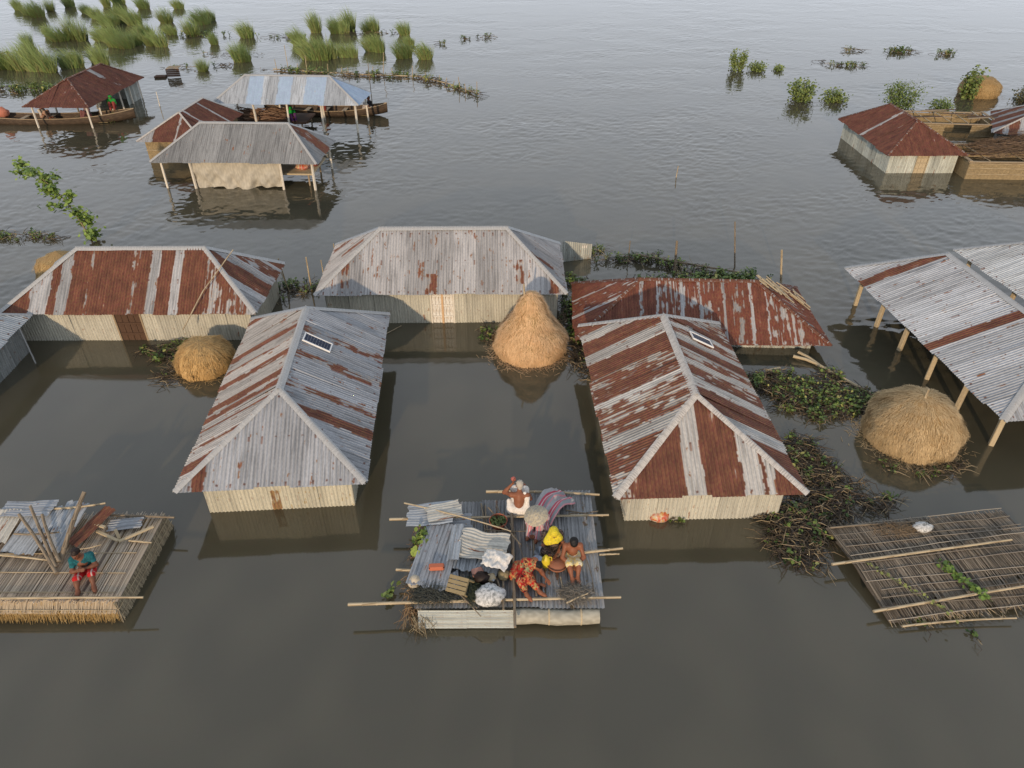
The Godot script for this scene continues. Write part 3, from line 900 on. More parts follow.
# bamboo pens at the far right
func build_pens() -> void:
	var t := thing("bamboo_pen", Vector3(25.7, 0, -43.2), deg_to_rad(-6.0), "roofless bamboo mat pen beyond the brown-roofed pale house", "pen")
	pen(t, 4.6, 2.6, 0.85, [[1.6, 3.0]])
	t = thing("bamboo_pen", Vector3(26.2, 0, -36.7), deg_to_rad(-3.0), "bamboo mat pen covered with brown brushwood beside the pale house", "pen")
	pen(t, 6.6, 2.9, 0.82, [])
	# brushwood lying on it: a thing of its own
	var mb := MB.new()
	for k in 1500:
		var a := Vector3(rng.randf_range(-2.2, 3.2), 0, rng.randf_range(-1.3, 1.15))
		var an := rng.randf_range(-0.6, 0.6) + (PI if rng.randf() < 0.5 else 0.0)
		var l := rng.randf_range(0.4, 1.3)
		var y := 0.95 + 1.0 * maxf(0.0, 1.0 - absf(a.x - 0.4) / 2.8) * maxf(0.0, 1.0 - absf(a.z) / 1.5) + rng.randf_range(0, 0.1)
		var b := a + Vector3(cos(an) * l, 0, sin(an) * l)
		var mid := (a + b) / 2 + Vector3(0, rng.randf_range(-0.02, 0.08), rng.randf_range(-0.1, 0.1))
		var cc := Color(0.05, 0.034, 0.024).lerp(Color(0.30, 0.21, 0.14), rng.randf())
		var r := rng.randf_range(0.006, 0.014)
		mb.tube([a + Vector3(0, y, 0), mid + Vector3(0, y, 0), b + Vector3(0, y - 0.05, 0)], [r, r * 0.8, r * 0.4], 3, cc)
	var o := put(mb, "brushwood", M.straw)
	o.position = Vector3(26.2, 0, -36.7)
	tag(o, "heap of brown brushwood lying on the bamboo pen", "brushwood", "", "stuff")

func pen(t: Node, L: float, W: float, h: float, gaps: Array) -> void:
	for s in [-1.0, 1.0]:
		var runs := [[-L / 2, L / 2]]
		if s > 0 and gaps.size() > 0:
			runs = [[-L / 2, -L / 2 + gaps[0][0]], [-L / 2 + gaps[0][1], L / 2]]
		for r in runs:
			var mb := MB.new()
			mb.box(Vector3((r[0] + r[1]) / 2, h / 2 - 0.25, s * W / 2), Vector3((r[1] - r[0]) / 2 - 0.025, 0, 0), Vector3(0, h / 2 + 0.25 + rng.randf_range(-0.04, 0.02), 0), Vector3(0, 0, 0.015))
			put(mb, "mat_panel", M.mat_weave, t)
			for yy in [0.25, 0.55, h - 0.05]:
				mb = MB.new()
				bamboo(mb, Vector3(r[0], yy, s * W / 2 + 0.035), Vector3(r[1], yy + rng.randf_range(-0.04, 0.04), s * W / 2 + 0.035), 0.018)
				put(mb, "bamboo_rail", M.bamboo, t)
		var mb2 := MB.new()
		mb2.box(Vector3(s * L / 2, h / 2 - 0.25, 0), Vector3(0, 0, W / 2 + 0.02), Vector3(0, h / 2 + 0.24, 0), Vector3(0.015, 0, 0))
		put(mb2, "mat_panel", M.mat_weave, t)
		# plates on top
		mb2 = MB.new()
		mb2.bar(Vector3(-L / 2 - 0.1, h + 0.05, s * W / 2), Vector3(L / 2 + 0.1, h + 0.05, s * W / 2), 0.16, 0.05)
		put(mb2, "top_plate", M.timber, t)
		mb2 = MB.new()
		mb2.bar(Vector3(s * L / 2, h + 0.10, -W / 2 - 0.1), Vector3(s * L / 2, h + 0.10, W / 2 + 0.1), 0.16, 0.05)
		put(mb2, "top_plate", M.timber, t)
	# loose boards left of the roof
	for k in 7:
		var bz := rng.randf_range(-W / 2, W / 2)
		var bx := rng.randf_range(-L / 2, L / 2 - 1.2)
		var bm := MB.new()
		bm.bar(Vector3(bx, h + 0.15 + 0.01 * k, bz), Vector3(bx + rng.randf_range(1.0, 2.0), h + 0.15 + 0.012 * k, bz + rng.randfn(0, 0.25)), 0.16, 0.02)
		put(bm, "board", M.timber if k % 2 else M.dark_wood, t)
	for k in 4:
		var x := -L / 2 + L * (k + 0.5) / 4.0
		var mb := MB.new()
		bamboo(mb, Vector3(x, h + 0.10, -W / 2), Vector3(x + rng.randf_range(-0.3, 0.3), h + 0.10, W / 2), 0.03)
		put(mb, "cross_pole", M.bamboo, t)
	for sx in [-1.0, 1.0]:
		for sz in [-1.0, 1.0]:
			post(t, Vector3(sx * (L / 2 - 0.08), -0.5, sz * (W / 2 - 0.08)), Vector3(sx * (L / 2 - 0.08), h + 0.02, sz * (W / 2 - 0.08)), 0.09, M.timber)

const REEDS := [
	[-56.0, -90.8, 1.00, "reed clump, first from left in the topmost row of reeds beyond the rust-red shed"],
	[-52.0, -90.1, 0.90, "reed clump, second from left in the topmost row of reeds beyond the rust-red shed"],
	[-51.4, -93.2, 1.00, "reed clump, third from left in the topmost row of reeds beyond the rust-red shed"],
	[-47.4, -88.8, 0.90, "reed clump, fourth from left in the topmost row of reeds beyond the rust-red shed"],
	[-47.1, -93.2, 1.00, "reed clump, fifth from left in the topmost row of reeds beyond the rust-red shed"],
	[-46.8, -95.6, 1.10, "reed clump, sixth from left in the topmost row of reeds beyond the rust-red shed"],
	[-42.2, -91.8, 1.00, "reed clump, seventh from left in the topmost row of reeds beyond the rust-red shed"],
	[-38.2, -91.8, 0.80, "reed clump, eighth from left in the topmost row of reeds beyond the rust-red shed"],
	[-52.9, -87.3, 1.20, "reed clump, first from left in the second row of reeds beyond the rust-red shed"],
	[-51.1, -85.9, 1.10, "reed clump, second from left in the second row of reeds beyond the rust-red shed"],
	[-44.2, -84.7, 1.10, "reed clump, third from left in the second row of reeds beyond the rust-red shed"],
	[-40.8, -80.4, 1.20, "reed clump, fourth from left in the second row of reeds beyond the rust-red shed"],
	[-40.3, -82.2, 1.30, "reed clump, fifth from left in the second row of reeds beyond the rust-red shed"],
	[-38.6, -81.0, 1.20, "reed clump, sixth from left in the second row of reeds beyond the rust-red shed"],
	[-35.9, -82.3, 1.20, "reed clump, seventh from left in the second row of reeds beyond the rust-red shed"],
	[-31.7, -81.1, 1.20, "reed clump, eighth from left in the second row of reeds beyond the rust-red shed"],
	[-31.8, -83.6, 1.00, "reed clump, ninth from left in the second row of reeds beyond the rust-red shed"],
	[-43.8, -74.2, 0.90, "reed clump, first from left in the third row of reeds beyond the rust-red shed"],
	[-41.7, -72.2, 1.20, "reed clump, second from left in the third row of reeds beyond the rust-red shed"],
	[-41.0, -73.2, 1.30, "reed clump, third from left in the third row of reeds beyond the rust-red shed"],
	[-39.7, -72.3, 1.10, "reed clump, fourth from left in the third row of reeds beyond the rust-red shed"],
	[-37.8, -72.3, 1.00, "reed clump, fifth from left in the third row of reeds beyond the rust-red shed"],
	[-34.6, -74.3, 1.10, "reed clump, sixth from left in the third row of reeds beyond the rust-red shed"],
	[-32.7, -75.4, 0.90, "reed clump, seventh from left in the third row of reeds beyond the rust-red shed"],
	[-30.5, -74.9, 1.20, "reed clump, eighth from left in the third row of reeds beyond the rust-red shed"],
	[-43.3, -69.8, 0.90, "reed clump, first from left in the fourth row of reeds beyond the rust-red shed"],
	[-35.3, -69.5, 1.30, "reed clump, second from left in the fourth row of reeds beyond the rust-red shed"],
	[-34.2, -69.0, 1.30, "reed clump, third from left in the fourth row of reeds beyond the rust-red shed"],
	[-33.9, -70.4, 1.20, "reed clump, fourth from left in the fourth row of reeds beyond the rust-red shed"],
	[-32.4, -70.0, 1.10, "reed clump, fifth from left in the fourth row of reeds beyond the rust-red shed"],
	[-31.3, -69.5, 1.10, "reed clump, sixth from left in the fourth row of reeds beyond the rust-red shed"],
	[-26.9, -70.5, 0.70, "reed clump, seventh from left in the fourth row of reeds beyond the rust-red shed"],
	[-40.2, -60.5, 1.10, "reed clump, first from left in the front row of reeds beyond the rust-red shed"],
	[-39.4, -60.5, 1.10, "reed clump, second from left in the front row of reeds beyond the rust-red shed"],
	[-38.4, -60.1, 1.20, "reed clump, third from left in the front row of reeds beyond the rust-red shed"],
	[-39.9, -64.3, 1.00, "reed clump, fourth from left in the front row of reeds beyond the rust-red shed"],
	[-37.2, -59.8, 1.20, "reed clump, fifth from left in the front row of reeds beyond the rust-red shed"],
	[-36.0, -59.5, 1.10, "reed clump, sixth from left in the front row of reeds beyond the rust-red shed"],
	[-35.1, -60.9, 1.00, "reed clump, seventh from left in the front row of reeds beyond the rust-red shed"],
	[-34.6, -61.3, 0.80, "reed clump, eighth from left in the front row of reeds beyond the rust-red shed"],
	[-34.0, -62.8, 0.90, "reed clump, ninth from left in the front row of reeds beyond the rust-red shed"],
	[-32.9, -61.7, 1.10, "reed clump, tenth from left in the front row of reeds beyond the rust-red shed"],
	[-24.2, -59.9, 0.80, "reed clump, eleventh from left in the front row of reeds beyond the rust-red shed"],
	[-25.0, -74.0, 1.35, "reed clump, first from left in the third row of reeds behind the blue shed"],
	[-19.1, -76.7, 1.15, "reed clump, second from left in the third row of reeds behind the blue shed"],
	[-17.1, -76.2, 1.00, "reed clump, third from left in the third row of reeds behind the blue shed"],
	[-16.4, -76.2, 0.90, "reed clump, fourth from left in the third row of reeds behind the blue shed"],
	[-16.0, -77.8, 1.25, "reed clump, fifth from left in the third row of reeds behind the blue shed"],
	[-14.0, -76.7, 1.20, "reed clump, sixth from left in the third row of reeds behind the blue shed"],
	[-13.4, -76.7, 1.10, "reed clump, seventh from left in the third row of reeds behind the blue shed"],
	[-10.3, -75.2, 1.05, "reed clump, eighth from left in the third row of reeds behind the blue shed"],
	[-19.1, -70.1, 1.10, "reed clump, first from left in the fourth row of reeds behind the blue shed"],
	[-12.1, -67.5, 1.00, "reed clump, second from left in the fourth row of reeds behind the blue shed"],
	[-11.5, -67.1, 0.90, "reed clump, third from left in the fourth row of reeds behind the blue shed"],
	[-9.2, -70.2, 0.70, "reed clump, fourth from left in the fourth row of reeds behind the blue shed"],
	[-22.4, -63.3, 1.00, "reed clump, first from left in the front row of reeds behind the blue shed"],
	[-21.9, -63.3, 0.90, "reed clump, second from left in the front row of reeds behind the blue shed"],
	[-16.5, -64.1, 1.30, "reed clump, third from left in the front row of reeds behind the blue shed"],
	[-15.7, -64.1, 1.20, "reed clump, fourth from left in the front row of reeds behind the blue shed"],
	[-15.0, -64.6, 1.00, "reed clump, fifth from left in the front row of reeds behind the blue shed"],
	[-14.0, -65.0, 0.90, "reed clump, sixth from left in the front row of reeds behind the blue shed"],
	[-13.3, -65.0, 0.70, "reed clump, seventh from left in the front row of reeds behind the blue shed"],
	[-9.1, -64.6, 0.90, "reed clump, eighth from left in the front row of reeds behind the blue shed"],
	[-8.7, -65.0, 0.70, "reed clump, ninth from left in the front row of reeds behind the blue shed"],
	[-7.2, -64.2, 1.00, "reed clump, tenth from left in the front row of reeds behind the blue shed"],
]

# ---------------------------------------------------------------- haystacks
func prof_at(prof: Array, f: float) -> Vector2:
	var s := f * (prof.size() - 1)
	var k := int(clampf(floorf(s), 0, prof.size() - 2))
	return (prof[k] as Vector2).lerp(prof[k + 1], s - k)

func haystack(at: Vector3, prof: Array, cnt: int, label: String, c1: Color, c2: Color, pole := Vector3.ZERO, lean := Vector3.ZERO) -> Node3D:
	var t := thing("haystack", at, 0.0, label, "haystack", "haystacks standing in the water")
	var fine := []
	for k in 41:
		fine.append(prof_at(prof, k / 40.0))
	var mb := MB.new()
	mb.lathe(Vector3.ZERO, fine, 48, Color.WHITE, N1, 0.17)
	for k in mb.v.size():
		mb.v[k] += lean * mb.v[k].y
	put(mb, "mound", M.straw_under, t)
	mb = MB.new()
	var top: float = prof[prof.size() - 1].y
	for k in cnt:
		var f := sqrt(rng.randf()) * 0.97
		f = 1.0 - f if rng.randf() < 0.75 else rng.randf()
		var p := prof_at(prof, f)
		var p2 := prof_at(prof, maxf(f - 0.02, 0.0))
		if rng.randf() > (p.x + 0.15) / 1.2:
			continue
		var an := rng.randf() * TAU
		var r := p.x + 0.17 * N1.get_noise_3d(cos(an) * 1.3, p.y * 1.6, sin(an) * 1.3) * minf(1.0, p.x * 3.0) + rng.randf_range(0.0, 0.03)
		var out := Vector3(cos(an), 0, sin(an))
		var tan := Vector3(-sin(an), 0, cos(an))
		var down := (out * (p2.x - p.x) + Vector3.UP * (p2.y - p.y)).normalized()
		var dir := (down + tan * rng.randfn(0.0, 0.35) + out * rng.randf_range(-0.05, 0.30)).normalized()
		var nn := dir.cross(tan).normalized()
		if nn.dot(out + Vector3.UP * 0.4) < 0:
			nn = -nn
		var L := rng.randf_range(0.07, 0.20)
		var o := out * r + Vector3.UP * p.y
		o += lean * o.y
		var tone := rng.randf()
		var patch := 0.5 + 0.5 * N1.get_noise_3d(o.x * 1.4 + at.x, o.y * 1.4, o.z * 1.4)
		var cc := c1.lerp(c2, clampf(tone * 0.95 + patch * 0.6 - 0.35, -0.35, 1.1))
		var w := rng.randf_range(0.004, 0.010)
		var e := o + dir * L + nn * rng.randf_range(-0.005, 0.03)
		if e.y < 0.02:
			e.y = 0.02
		mb.quad(o - tan * w, o + tan * w, e + tan * w * 0.4, e - tan * w * 0.4, nn, cc)
	# ragged hem
	for k in int(cnt * 0.12):
		var an := rng.randf() * TAU
		var p: Vector2 = prof_at(prof, rng.randf_range(0.0, 0.10))
		var out := Vector3(cos(an), 0, sin(an))
		var tan := Vector3(-sin(an), 0, cos(an))
		var o := out * (p.x + rng.randf_range(0.0, 0.05)) + Vector3.UP * (p.y + 0.12)
		var e := o + Vector3(0, -rng.randf_range(0.10, 0.28), 0) + out * rng.randf_range(-0.02, 0.06) + tan * rng.randfn(0, 0.04)
		var w := rng.randf_range(0.005, 0.010)
		mb.quad(o - tan * w, o + tan * w, e + tan * w * 0.3, e - tan * w * 0.3, out, c1.lerp(c2, rng.randf() * 0.8))
	# loose straw adrift round the foot
	for k in int(cnt * 0.02):
		var an := rng.randf() * TAU
		var r: float = (prof[1] as Vector2).x + absf(rng.randfn(0.0, 0.22))
		var o := Vector3(cos(an) * r, rng.randf_range(0.008, 0.02), sin(an) * r)
		var a2 := rng.randf() * TAU
		var e := o + Vector3(cos(a2), 0, sin(a2)) * rng.randf_range(0.08, 0.25)
		var sd := Vector3(-sin(a2), 0, cos(a2)) * 0.006
		mb.quad(o - sd, o + sd, e + sd * 0.5, e - sd * 0.5, Vector3.UP, c1.lerp(c2, rng.randf()))
	var st := put(mb, "straw", M.straw, t)
	st.set_meta("kind", "stuff")
	if pole != Vector3.ZERO:
		mb = MB.new()
		bamboo(mb, Vector3(pole.x, top - 0.5, pole.z), Vector3(pole.x * 1.25, top + pole.y, pole.z * 1.25), 0.035)
		put(mb, "centre_pole", M.bamboo, t)
	return t

func build_haystacks() -> void:
	var gold := Color(0.50, 0.32, 0.165)
	var gold2 := Color(0.76, 0.53, 0.31)
	haystack(Vector3(0.56, 0, -19.5), [Vector2(0.96, -0.15), Vector2(1.08, 0.12), Vector2(1.13, 0.36), Vector2(1.07, 0.60), Vector2(0.92, 0.85), Vector2(0.72, 1.10), Vector2(0.54, 1.36), Vector2(0.42, 1.62), Vector2(0.34, 1.80), Vector2(0.24, 1.95), Vector2(0.11, 2.05), Vector2(0.0, 2.09)], 26000, "pear-shaped golden haystack in the middle of the yard", gold, gold2, Vector3(-0.16, 0.28, 0.02), Vector3(0.02, 0, 0))
	haystack(Vector3(-9.55, 0, -18.50), [Vector2(0.72, -0.15), Vector2(0.79, 0.10), Vector2(0.80, 0.33), Vector2(0.72, 0.58), Vector2(0.58, 0.76), Vector2(0.36, 0.88), Vector2(0.0, 0.92)], 14000, "small golden dome haystack in front of the rust-striped house", Color(0.44, 0.27, 0.10), Color(0.64, 0.43, 0.19))
	haystack(Vector3(10.80, 0, -15.05), [Vector2(1.04, -0.15), Vector2(1.14, 0.12), Vector2(1.17, 0.40), Vector2(1.12, 0.72), Vector2(0.95, 1.02), Vector2(0.66, 1.26), Vector2(0.34, 1.40), Vector2(0.0, 1.45)], 28000, "large tan haystack beside the slanting-post shed", Color(0.36, 0.255, 0.13), Color(0.58, 0.43, 0.24), Vector3(-0.05, 0.26, 0.1))
	haystack(Vector3(32.5, 0, -52.4), [Vector2(1.15, -0.15), Vector2(1.3, 0.2), Vector2(1.3, 0.55), Vector2(1.1, 0.9), Vector2(0.7, 1.15), Vector2(0.0, 1.25)], 6000, "distant round haystack with a green plant at the far right", Color(0.34, 0.23, 0.10), Color(0.54, 0.38, 0.18))
	haystack(Vector3(-16.55, 0, -23.9), [Vector2(0.8, -0.15), Vector2(0.95, 0.3), Vector2(0.9, 0.75), Vector2(0.62, 1.15), Vector2(0.0, 1.4)], 2500, "flattened straw heap peeping out behind the rust-striped house", Color(0.38, 0.27, 0.11), Color(0.58, 0.44, 0.20))

# ---------------------------------------------------------------- plants
func blade(mb: MB, o: Vector3, dir: Vector3, L: float, w: float, droop: Vector3, c1: Color, c2: Color, seg := 4) -> void:
	var side := dir.cross(Vector3(0.3, 0.1, 1.0)).normalized()
	var p := o
	var d := dir
	var prev := -1
	for k in seg + 1:
		var f := float(k) / seg
		var ww := w * (1.0 - f * f * 0.92)
		var nn := side.cross(d).normalized()
		var cc := c1.lerp(c2, f)
		var first := mb.vert(p - side * ww, nn, Vector2(0, f), cc)
		mb.vert(p + side * ww, nn, Vector2(1, f), cc)
		if prev >= 0:
			mb.face(prev, prev + 1, first + 1)
			mb.face(prev, first + 1, first)
		prev = first
		p += d * L / seg
		d = (d + droop / seg * (0.6 + f)).normalized()

func reed_mesh(sd: int, blades: int, hgt: float, rad: float) -> ArrayMesh:
	var r := RandomNumberGenerator.new()
	r.seed = sd
	var mb := MB.new()
	for k in blades:
		var an := r.randf() * TAU
		var q := sqrt(r.randf())
		var o := Vector3(cos(an) * rad * q, -0.1, sin(an) * rad * 0.75 * q)
		var dir := Vector3(cos(an) * 0.24 * q + r.randfn(-0.06, 0.15), 1.0, sin(an) * 0.24 * q + r.randfn(0, 0.15)).normalized()
		var L := hgt * r.randf_range(0.45, 1.15) * (1.0 - 0.35 * q)
		var green := Color(0.06, 0.135, 0.034).lerp(Color(0.21, 0.31, 0.085), r.randf())
		if r.randf() < 0.10:
			green = Color(0.20, 0.17, 0.065)
		var base := Color(0.15, 0.13, 0.045).lerp(green, r.randf())
		blade(mb, o, dir, L, r.randf_range(0.012, 0.024), Vector3(-0.45 - r.randf() * 0.9, -0.30 - r.randf() * 0.5, r.randfn(0.05, 0.40)), base, green.lerp(Color(0.24, 0.30, 0.12), 0.4))
	return mb.mesh()

func build_reeds() -> void:
	var kinds := []
	for k in 5:
		kinds.append(reed_mesh(100 + k, 380, 2.15, 0.60))
	# x, z, size
	var spots := REEDS
	for k in spots.size():
		var s: Array = spots[k]
		var o := MeshInstance3D.new()
		o.mesh = kinds[k % 5]
		o.material_override = M.leaf
		o.name = numbered("reed_clump")
		add_child(o)
		o.position = Vector3(s[0], 0, s[1])
		o.rotation.y = rng.randf_range(-0.9, 0.9)
		o.scale = Vector3(s[2] * rng.randf_range(0.65, 1.15), s[2] * rng.randf_range(0.65, 1.1), s[2] * rng.randf_range(0.7, 1.0))
		tag(o, s[3], "reeds", "reed clumps in the river")

func leaf_disc(mb: MB, p: Vector3, nn: Vector3, fwd: Vector3, r: float, cc: Color) -> void:
	var s := nn.cross(fwd).normalized()
	var f := s.cross(nn).normalized()
	var k := mb.vert(p - f * r, nn, Vector2.ZERO, cc)
	mb.vert(p - f * r * 0.2 + s * r * 0.72 + nn * r * 0.18, (nn - s * 0.3).normalized(), Vector2.ZERO, cc)
	mb.vert(p + f * r * 0.6 + s * r * 0.55 + nn * r * 0.14, (nn - s * 0.3).normalized(), Vector2.ZERO, cc)
	mb.vert(p + f * r * 1.1, nn, Vector2.ZERO, cc * 0.9)
	mb.vert(p + f * r * 0.6 - s * r * 0.55 + nn * r * 0.14, (nn + s * 0.3).normalized(), Vector2.ZERO, cc)
	mb.vert(p - f * r * 0.2 - s * r * 0.72 + nn * r * 0.18, (nn + s * 0.3).normalized(), Vector2.ZERO, cc)
	mb.face(k, k + 1, k + 2); mb.face(k, k + 2, k + 3); mb.face(k, k + 3, k + 4); mb.face(k, k + 4, k + 5)

# a drift of water hyacinth and dead stalks: blobs are [x, z, rx, rz, turn, plants per square metre, share of green]
func drift(called: String, label: String, blobs: Array, hgt := 0.22, sz := 1.0) -> Node:
	var mb := MB.new()
	var c := Vector3(blobs[0][0], 0, blobs[0][1])
	for b in blobs:
		var cnt := int(PI * b[2] * b[3] * b[5])
		for k in cnt:
			var an := rng.randf() * TAU
			var q := pow(rng.randf(), 0.55)
			var edge := 1.0 + 0.75 * N1.get_noise_2d(cos(an) * 1.2 + b[0], sin(an) * 1.2 + b[1])
			var lx: float = cos(an) * q * b[2] * edge
			var lz: float = sin(an) * q * b[3] * edge
			var o := Vector3(b[0] + lx * cos(b[4]) + lz * sin(b[4]), 0, b[1] - lx * sin(b[4]) + lz * cos(b[4])) - c
			var clump := N1.get_noise_2d((o.x + c.x) * 1.1, (o.z + c.z) * 1.1)
			if clump < -0.38:
				continue
			var green := rng.randf() < float(b[6]) * (0.65 + 0.8 * (clump + 0.2))
			if green:
				if rng.randf() > 0.30:
					continue
				var tone := rng.randf()
				var nl := rng.randi_range(4, 8)
				var big := rng.randf_range(0.6, 1.25) * sz
				for j in nl:
					var la := TAU * j / nl + rng.randfn(0, 0.4)
					var out := Vector3(cos(la), 0, sin(la))
					var h := hgt * rng.randf_range(0.25, 1.0) * minf(big / sz, 1.0)
					var tip := o + out * rng.randf_range(0.03, 0.11) * big + Vector3(0, h, 0)
					var cc := Color(0.035, 0.07, 0.016).lerp(Color(0.16, 0.22, 0.05), clampf(tone + rng.randfn(0, 0.25), 0, 1))
					if rng.randf() < 0.07:
						cc = Color(0.34, 0.33, 0.10)
					mb.tube([o, tip], [0.009 * sz, 0.006 * sz], 3, cc * 0.9)
					leaf_disc(mb, tip, (Vector3.UP + out * rng.randf_range(-0.2, 0.9) + Vector3(rng.randfn(0, 0.25), 0, rng.randfn(0, 0.25))).normalized(), out + Vector3(0, -0.3, 0), rng.randf_range(0.030, 0.058) * big, cc)
			else:
				var a2 := rng.randf() * TAU
				var L := rng.randf_range(0.12, 0.55) * sz
				var y := rng.randf_range(0.005, 0.10 + hgt * 0.25)
				var d := Vector3(cos(a2), rng.randfn(0, 0.15), sin(a2))
				var mid := o + d * L * 0.5 + Vector3(rng.randfn(0, 0.05), 0.02, rng.randfn(0, 0.05))
				var dead := [Color(0.045, 0.038, 0.028), Color(0.08, 0.06, 0.04), Color(0.16, 0.115, 0.065), Color(0.30, 0.235, 0.14), Color(0.06, 0.045, 0.034)]
				var cc: Color = dead[rng.randi() % 5]
				var r := rng.randf_range(0.005, 0.014) * sz
				mb.tube([o + Vector3(0, y, 0), mid + Vector3(0, y, 0), o + d * L + Vector3(0, y * 0.4, 0)], [r, r, r * 0.4], 3, cc)
	var o := put(mb, called, M.leaf)
	o.position = c
	tag(o, label, "water plants", "", "stuff")
	return o

# leafy bush or sapling: crown made of leaves round a few stems
func bush(called: String, at: Vector3, w: float, h: float, leaves: int, c1: Color, c2: Color, label: String, category: String, group := "", lsz := 0.10) -> void:
	var t := thing(called, at, 0.0, label, category, group)
	var st := MB.new()
	var lf := MB.new()
	var tips := []
	var nb := int(clampf(w * 9.0, 5, 16))
	for k in nb:
		var an := rng.randf() * TAU
		var q := sqrt(rng.randf())
		var a := Vector3(cos(an) * w * 0.25 * q, -0.2, sin(an) * w * 0.25 * q)
		var b := Vector3(cos(an) * w * 0.55 * q, h * rng.randf_range(0.55, 1.0), sin(an) * w * 0.55 * q)
		var mid := a.lerp(b, 0.5) + Vector3(rng.randfn(0, 0.05), 0.05, rng.randfn(0, 0.05))
		st.tube([a, mid, b], [0.018, 0.013, 0.005], 4, Color(0.11, 0.09, 0.05))
		tips.append([a, mid, b])
	put(st, "stem", M.straw, t)
	for k in int(leaves * 2.4):
		var s: Array = tips[rng.randi() % tips.size()]
		var f := rng.randf_range(0.15, 1.0)
		var p: Vector3 = (s[0] as Vector3).lerp(s[1], f * 2.0) if f < 0.5 else (s[1] as Vector3).lerp(s[2], f * 2.0 - 1.0)
		p += Vector3(rng.randfn(0, 0.10), rng.randfn(0.02, 0.08), rng.randfn(0, 0.10)) * (w + 0.4)
		p.y = maxf(p.y, 0.02)
		leaf_disc(lf, p, Vector3(rng.randfn(0, 0.6), 0.8, rng.randfn(0.3, 0.6)).normalized(), Vector3(rng.randfn(0, 1), rng.randfn(-0.3, 0.3), rng.randfn(0, 1)), lsz * 0.58 * rng.randf_range(0.6, 1.2), c1.lerp(c2, rng.randf()))
	put(lf, "crown", M.leaf, t)

func sapling() -> void:
	var base := Vector3(-17.35, 0, -27.6)
	var t := thing("sapling", base, 0.0, "leaning green sapling rising from the river behind the straw heap", "tree")
	var tip := Vector3(-20.05, 2.7, -29.2) - base
	var pts := []
	var rad := []
	for k in 13:
		var f := k / 12.0
		pts.append(tip * f + Vector3(0.30 * sin(f * PI), 0.35 * sin(f * PI), 0) + Vector3(0, -0.4 * (1 - f), 0))
		rad.append(0.035 * (1 - f) + 0.008)
	var mb := MB.new()
	mb.tube(pts, rad, 6, Color(0.20, 0.16, 0.10))
	put(mb, "trunk", M.straw, t)
	var tw := MB.new()
	var lf := MB.new()
	for k in 15:
		var f := 0.14 + 0.86 * k / 14.0
		var i := f * 12.0
		var p: Vector3 = (pts[int(minf(i, 11))] as Vector3).lerp(pts[int(minf(i, 11)) + 1], i - int(minf(i, 11)))
		var d := Vector3(rng.randfn(0.0, 0.7), rng.randf_range(-0.25, 0.55), rng.randfn(0.1, 0.6)) * (0.60 - 0.25 * f)
		var e := p + d
		tw.tube([p, p + d * 0.5 + Vector3(0, 0.05, 0), e], [0.012, 0.009, 0.004], 4, Color(0.16, 0.14, 0.08))
		for j in 72:
			var g := pow(rng.randf(), 0.6) * 1.15
			var q := p.lerp(e, g) + Vector3(rng.randfn(0, 0.13), rng.randfn(-0.03, 0.10), rng.randfn(0, 0.13))
			var cc := Color(0.085, 0.145, 0.03).lerp(Color(0.24, 0.33, 0.07), rng.randf())
			var fw := (d.normalized() + Vector3(rng.randfn(0, 0.6), -0.4, rng.randfn(0, 0.6))).normalized()
			leaf_disc(lf, q, Vector3(rng.randfn(0, 0.5), 0.9, rng.randfn(0.2, 0.5)).normalized(), fw, rng.randf_range(0.055, 0.105), cc)
	put(tw, "twigs", M.straw, t)
	put(lf, "crown", M.leaf, t)

func stake(at: Vector3, top: Vector3, r: float, label: String, m: Material = null, group := "bamboo stakes in the water") -> void:
	var mb := MB.new()
	bamboo(mb, Vector3(0, -0.5, 0), top, r, Color.WHITE, 0.03)
	var o := put(mb, "bamboo_stake", m if m != null else M.bamboo)
	o.position = at
	tag(o, label, "stake", group)

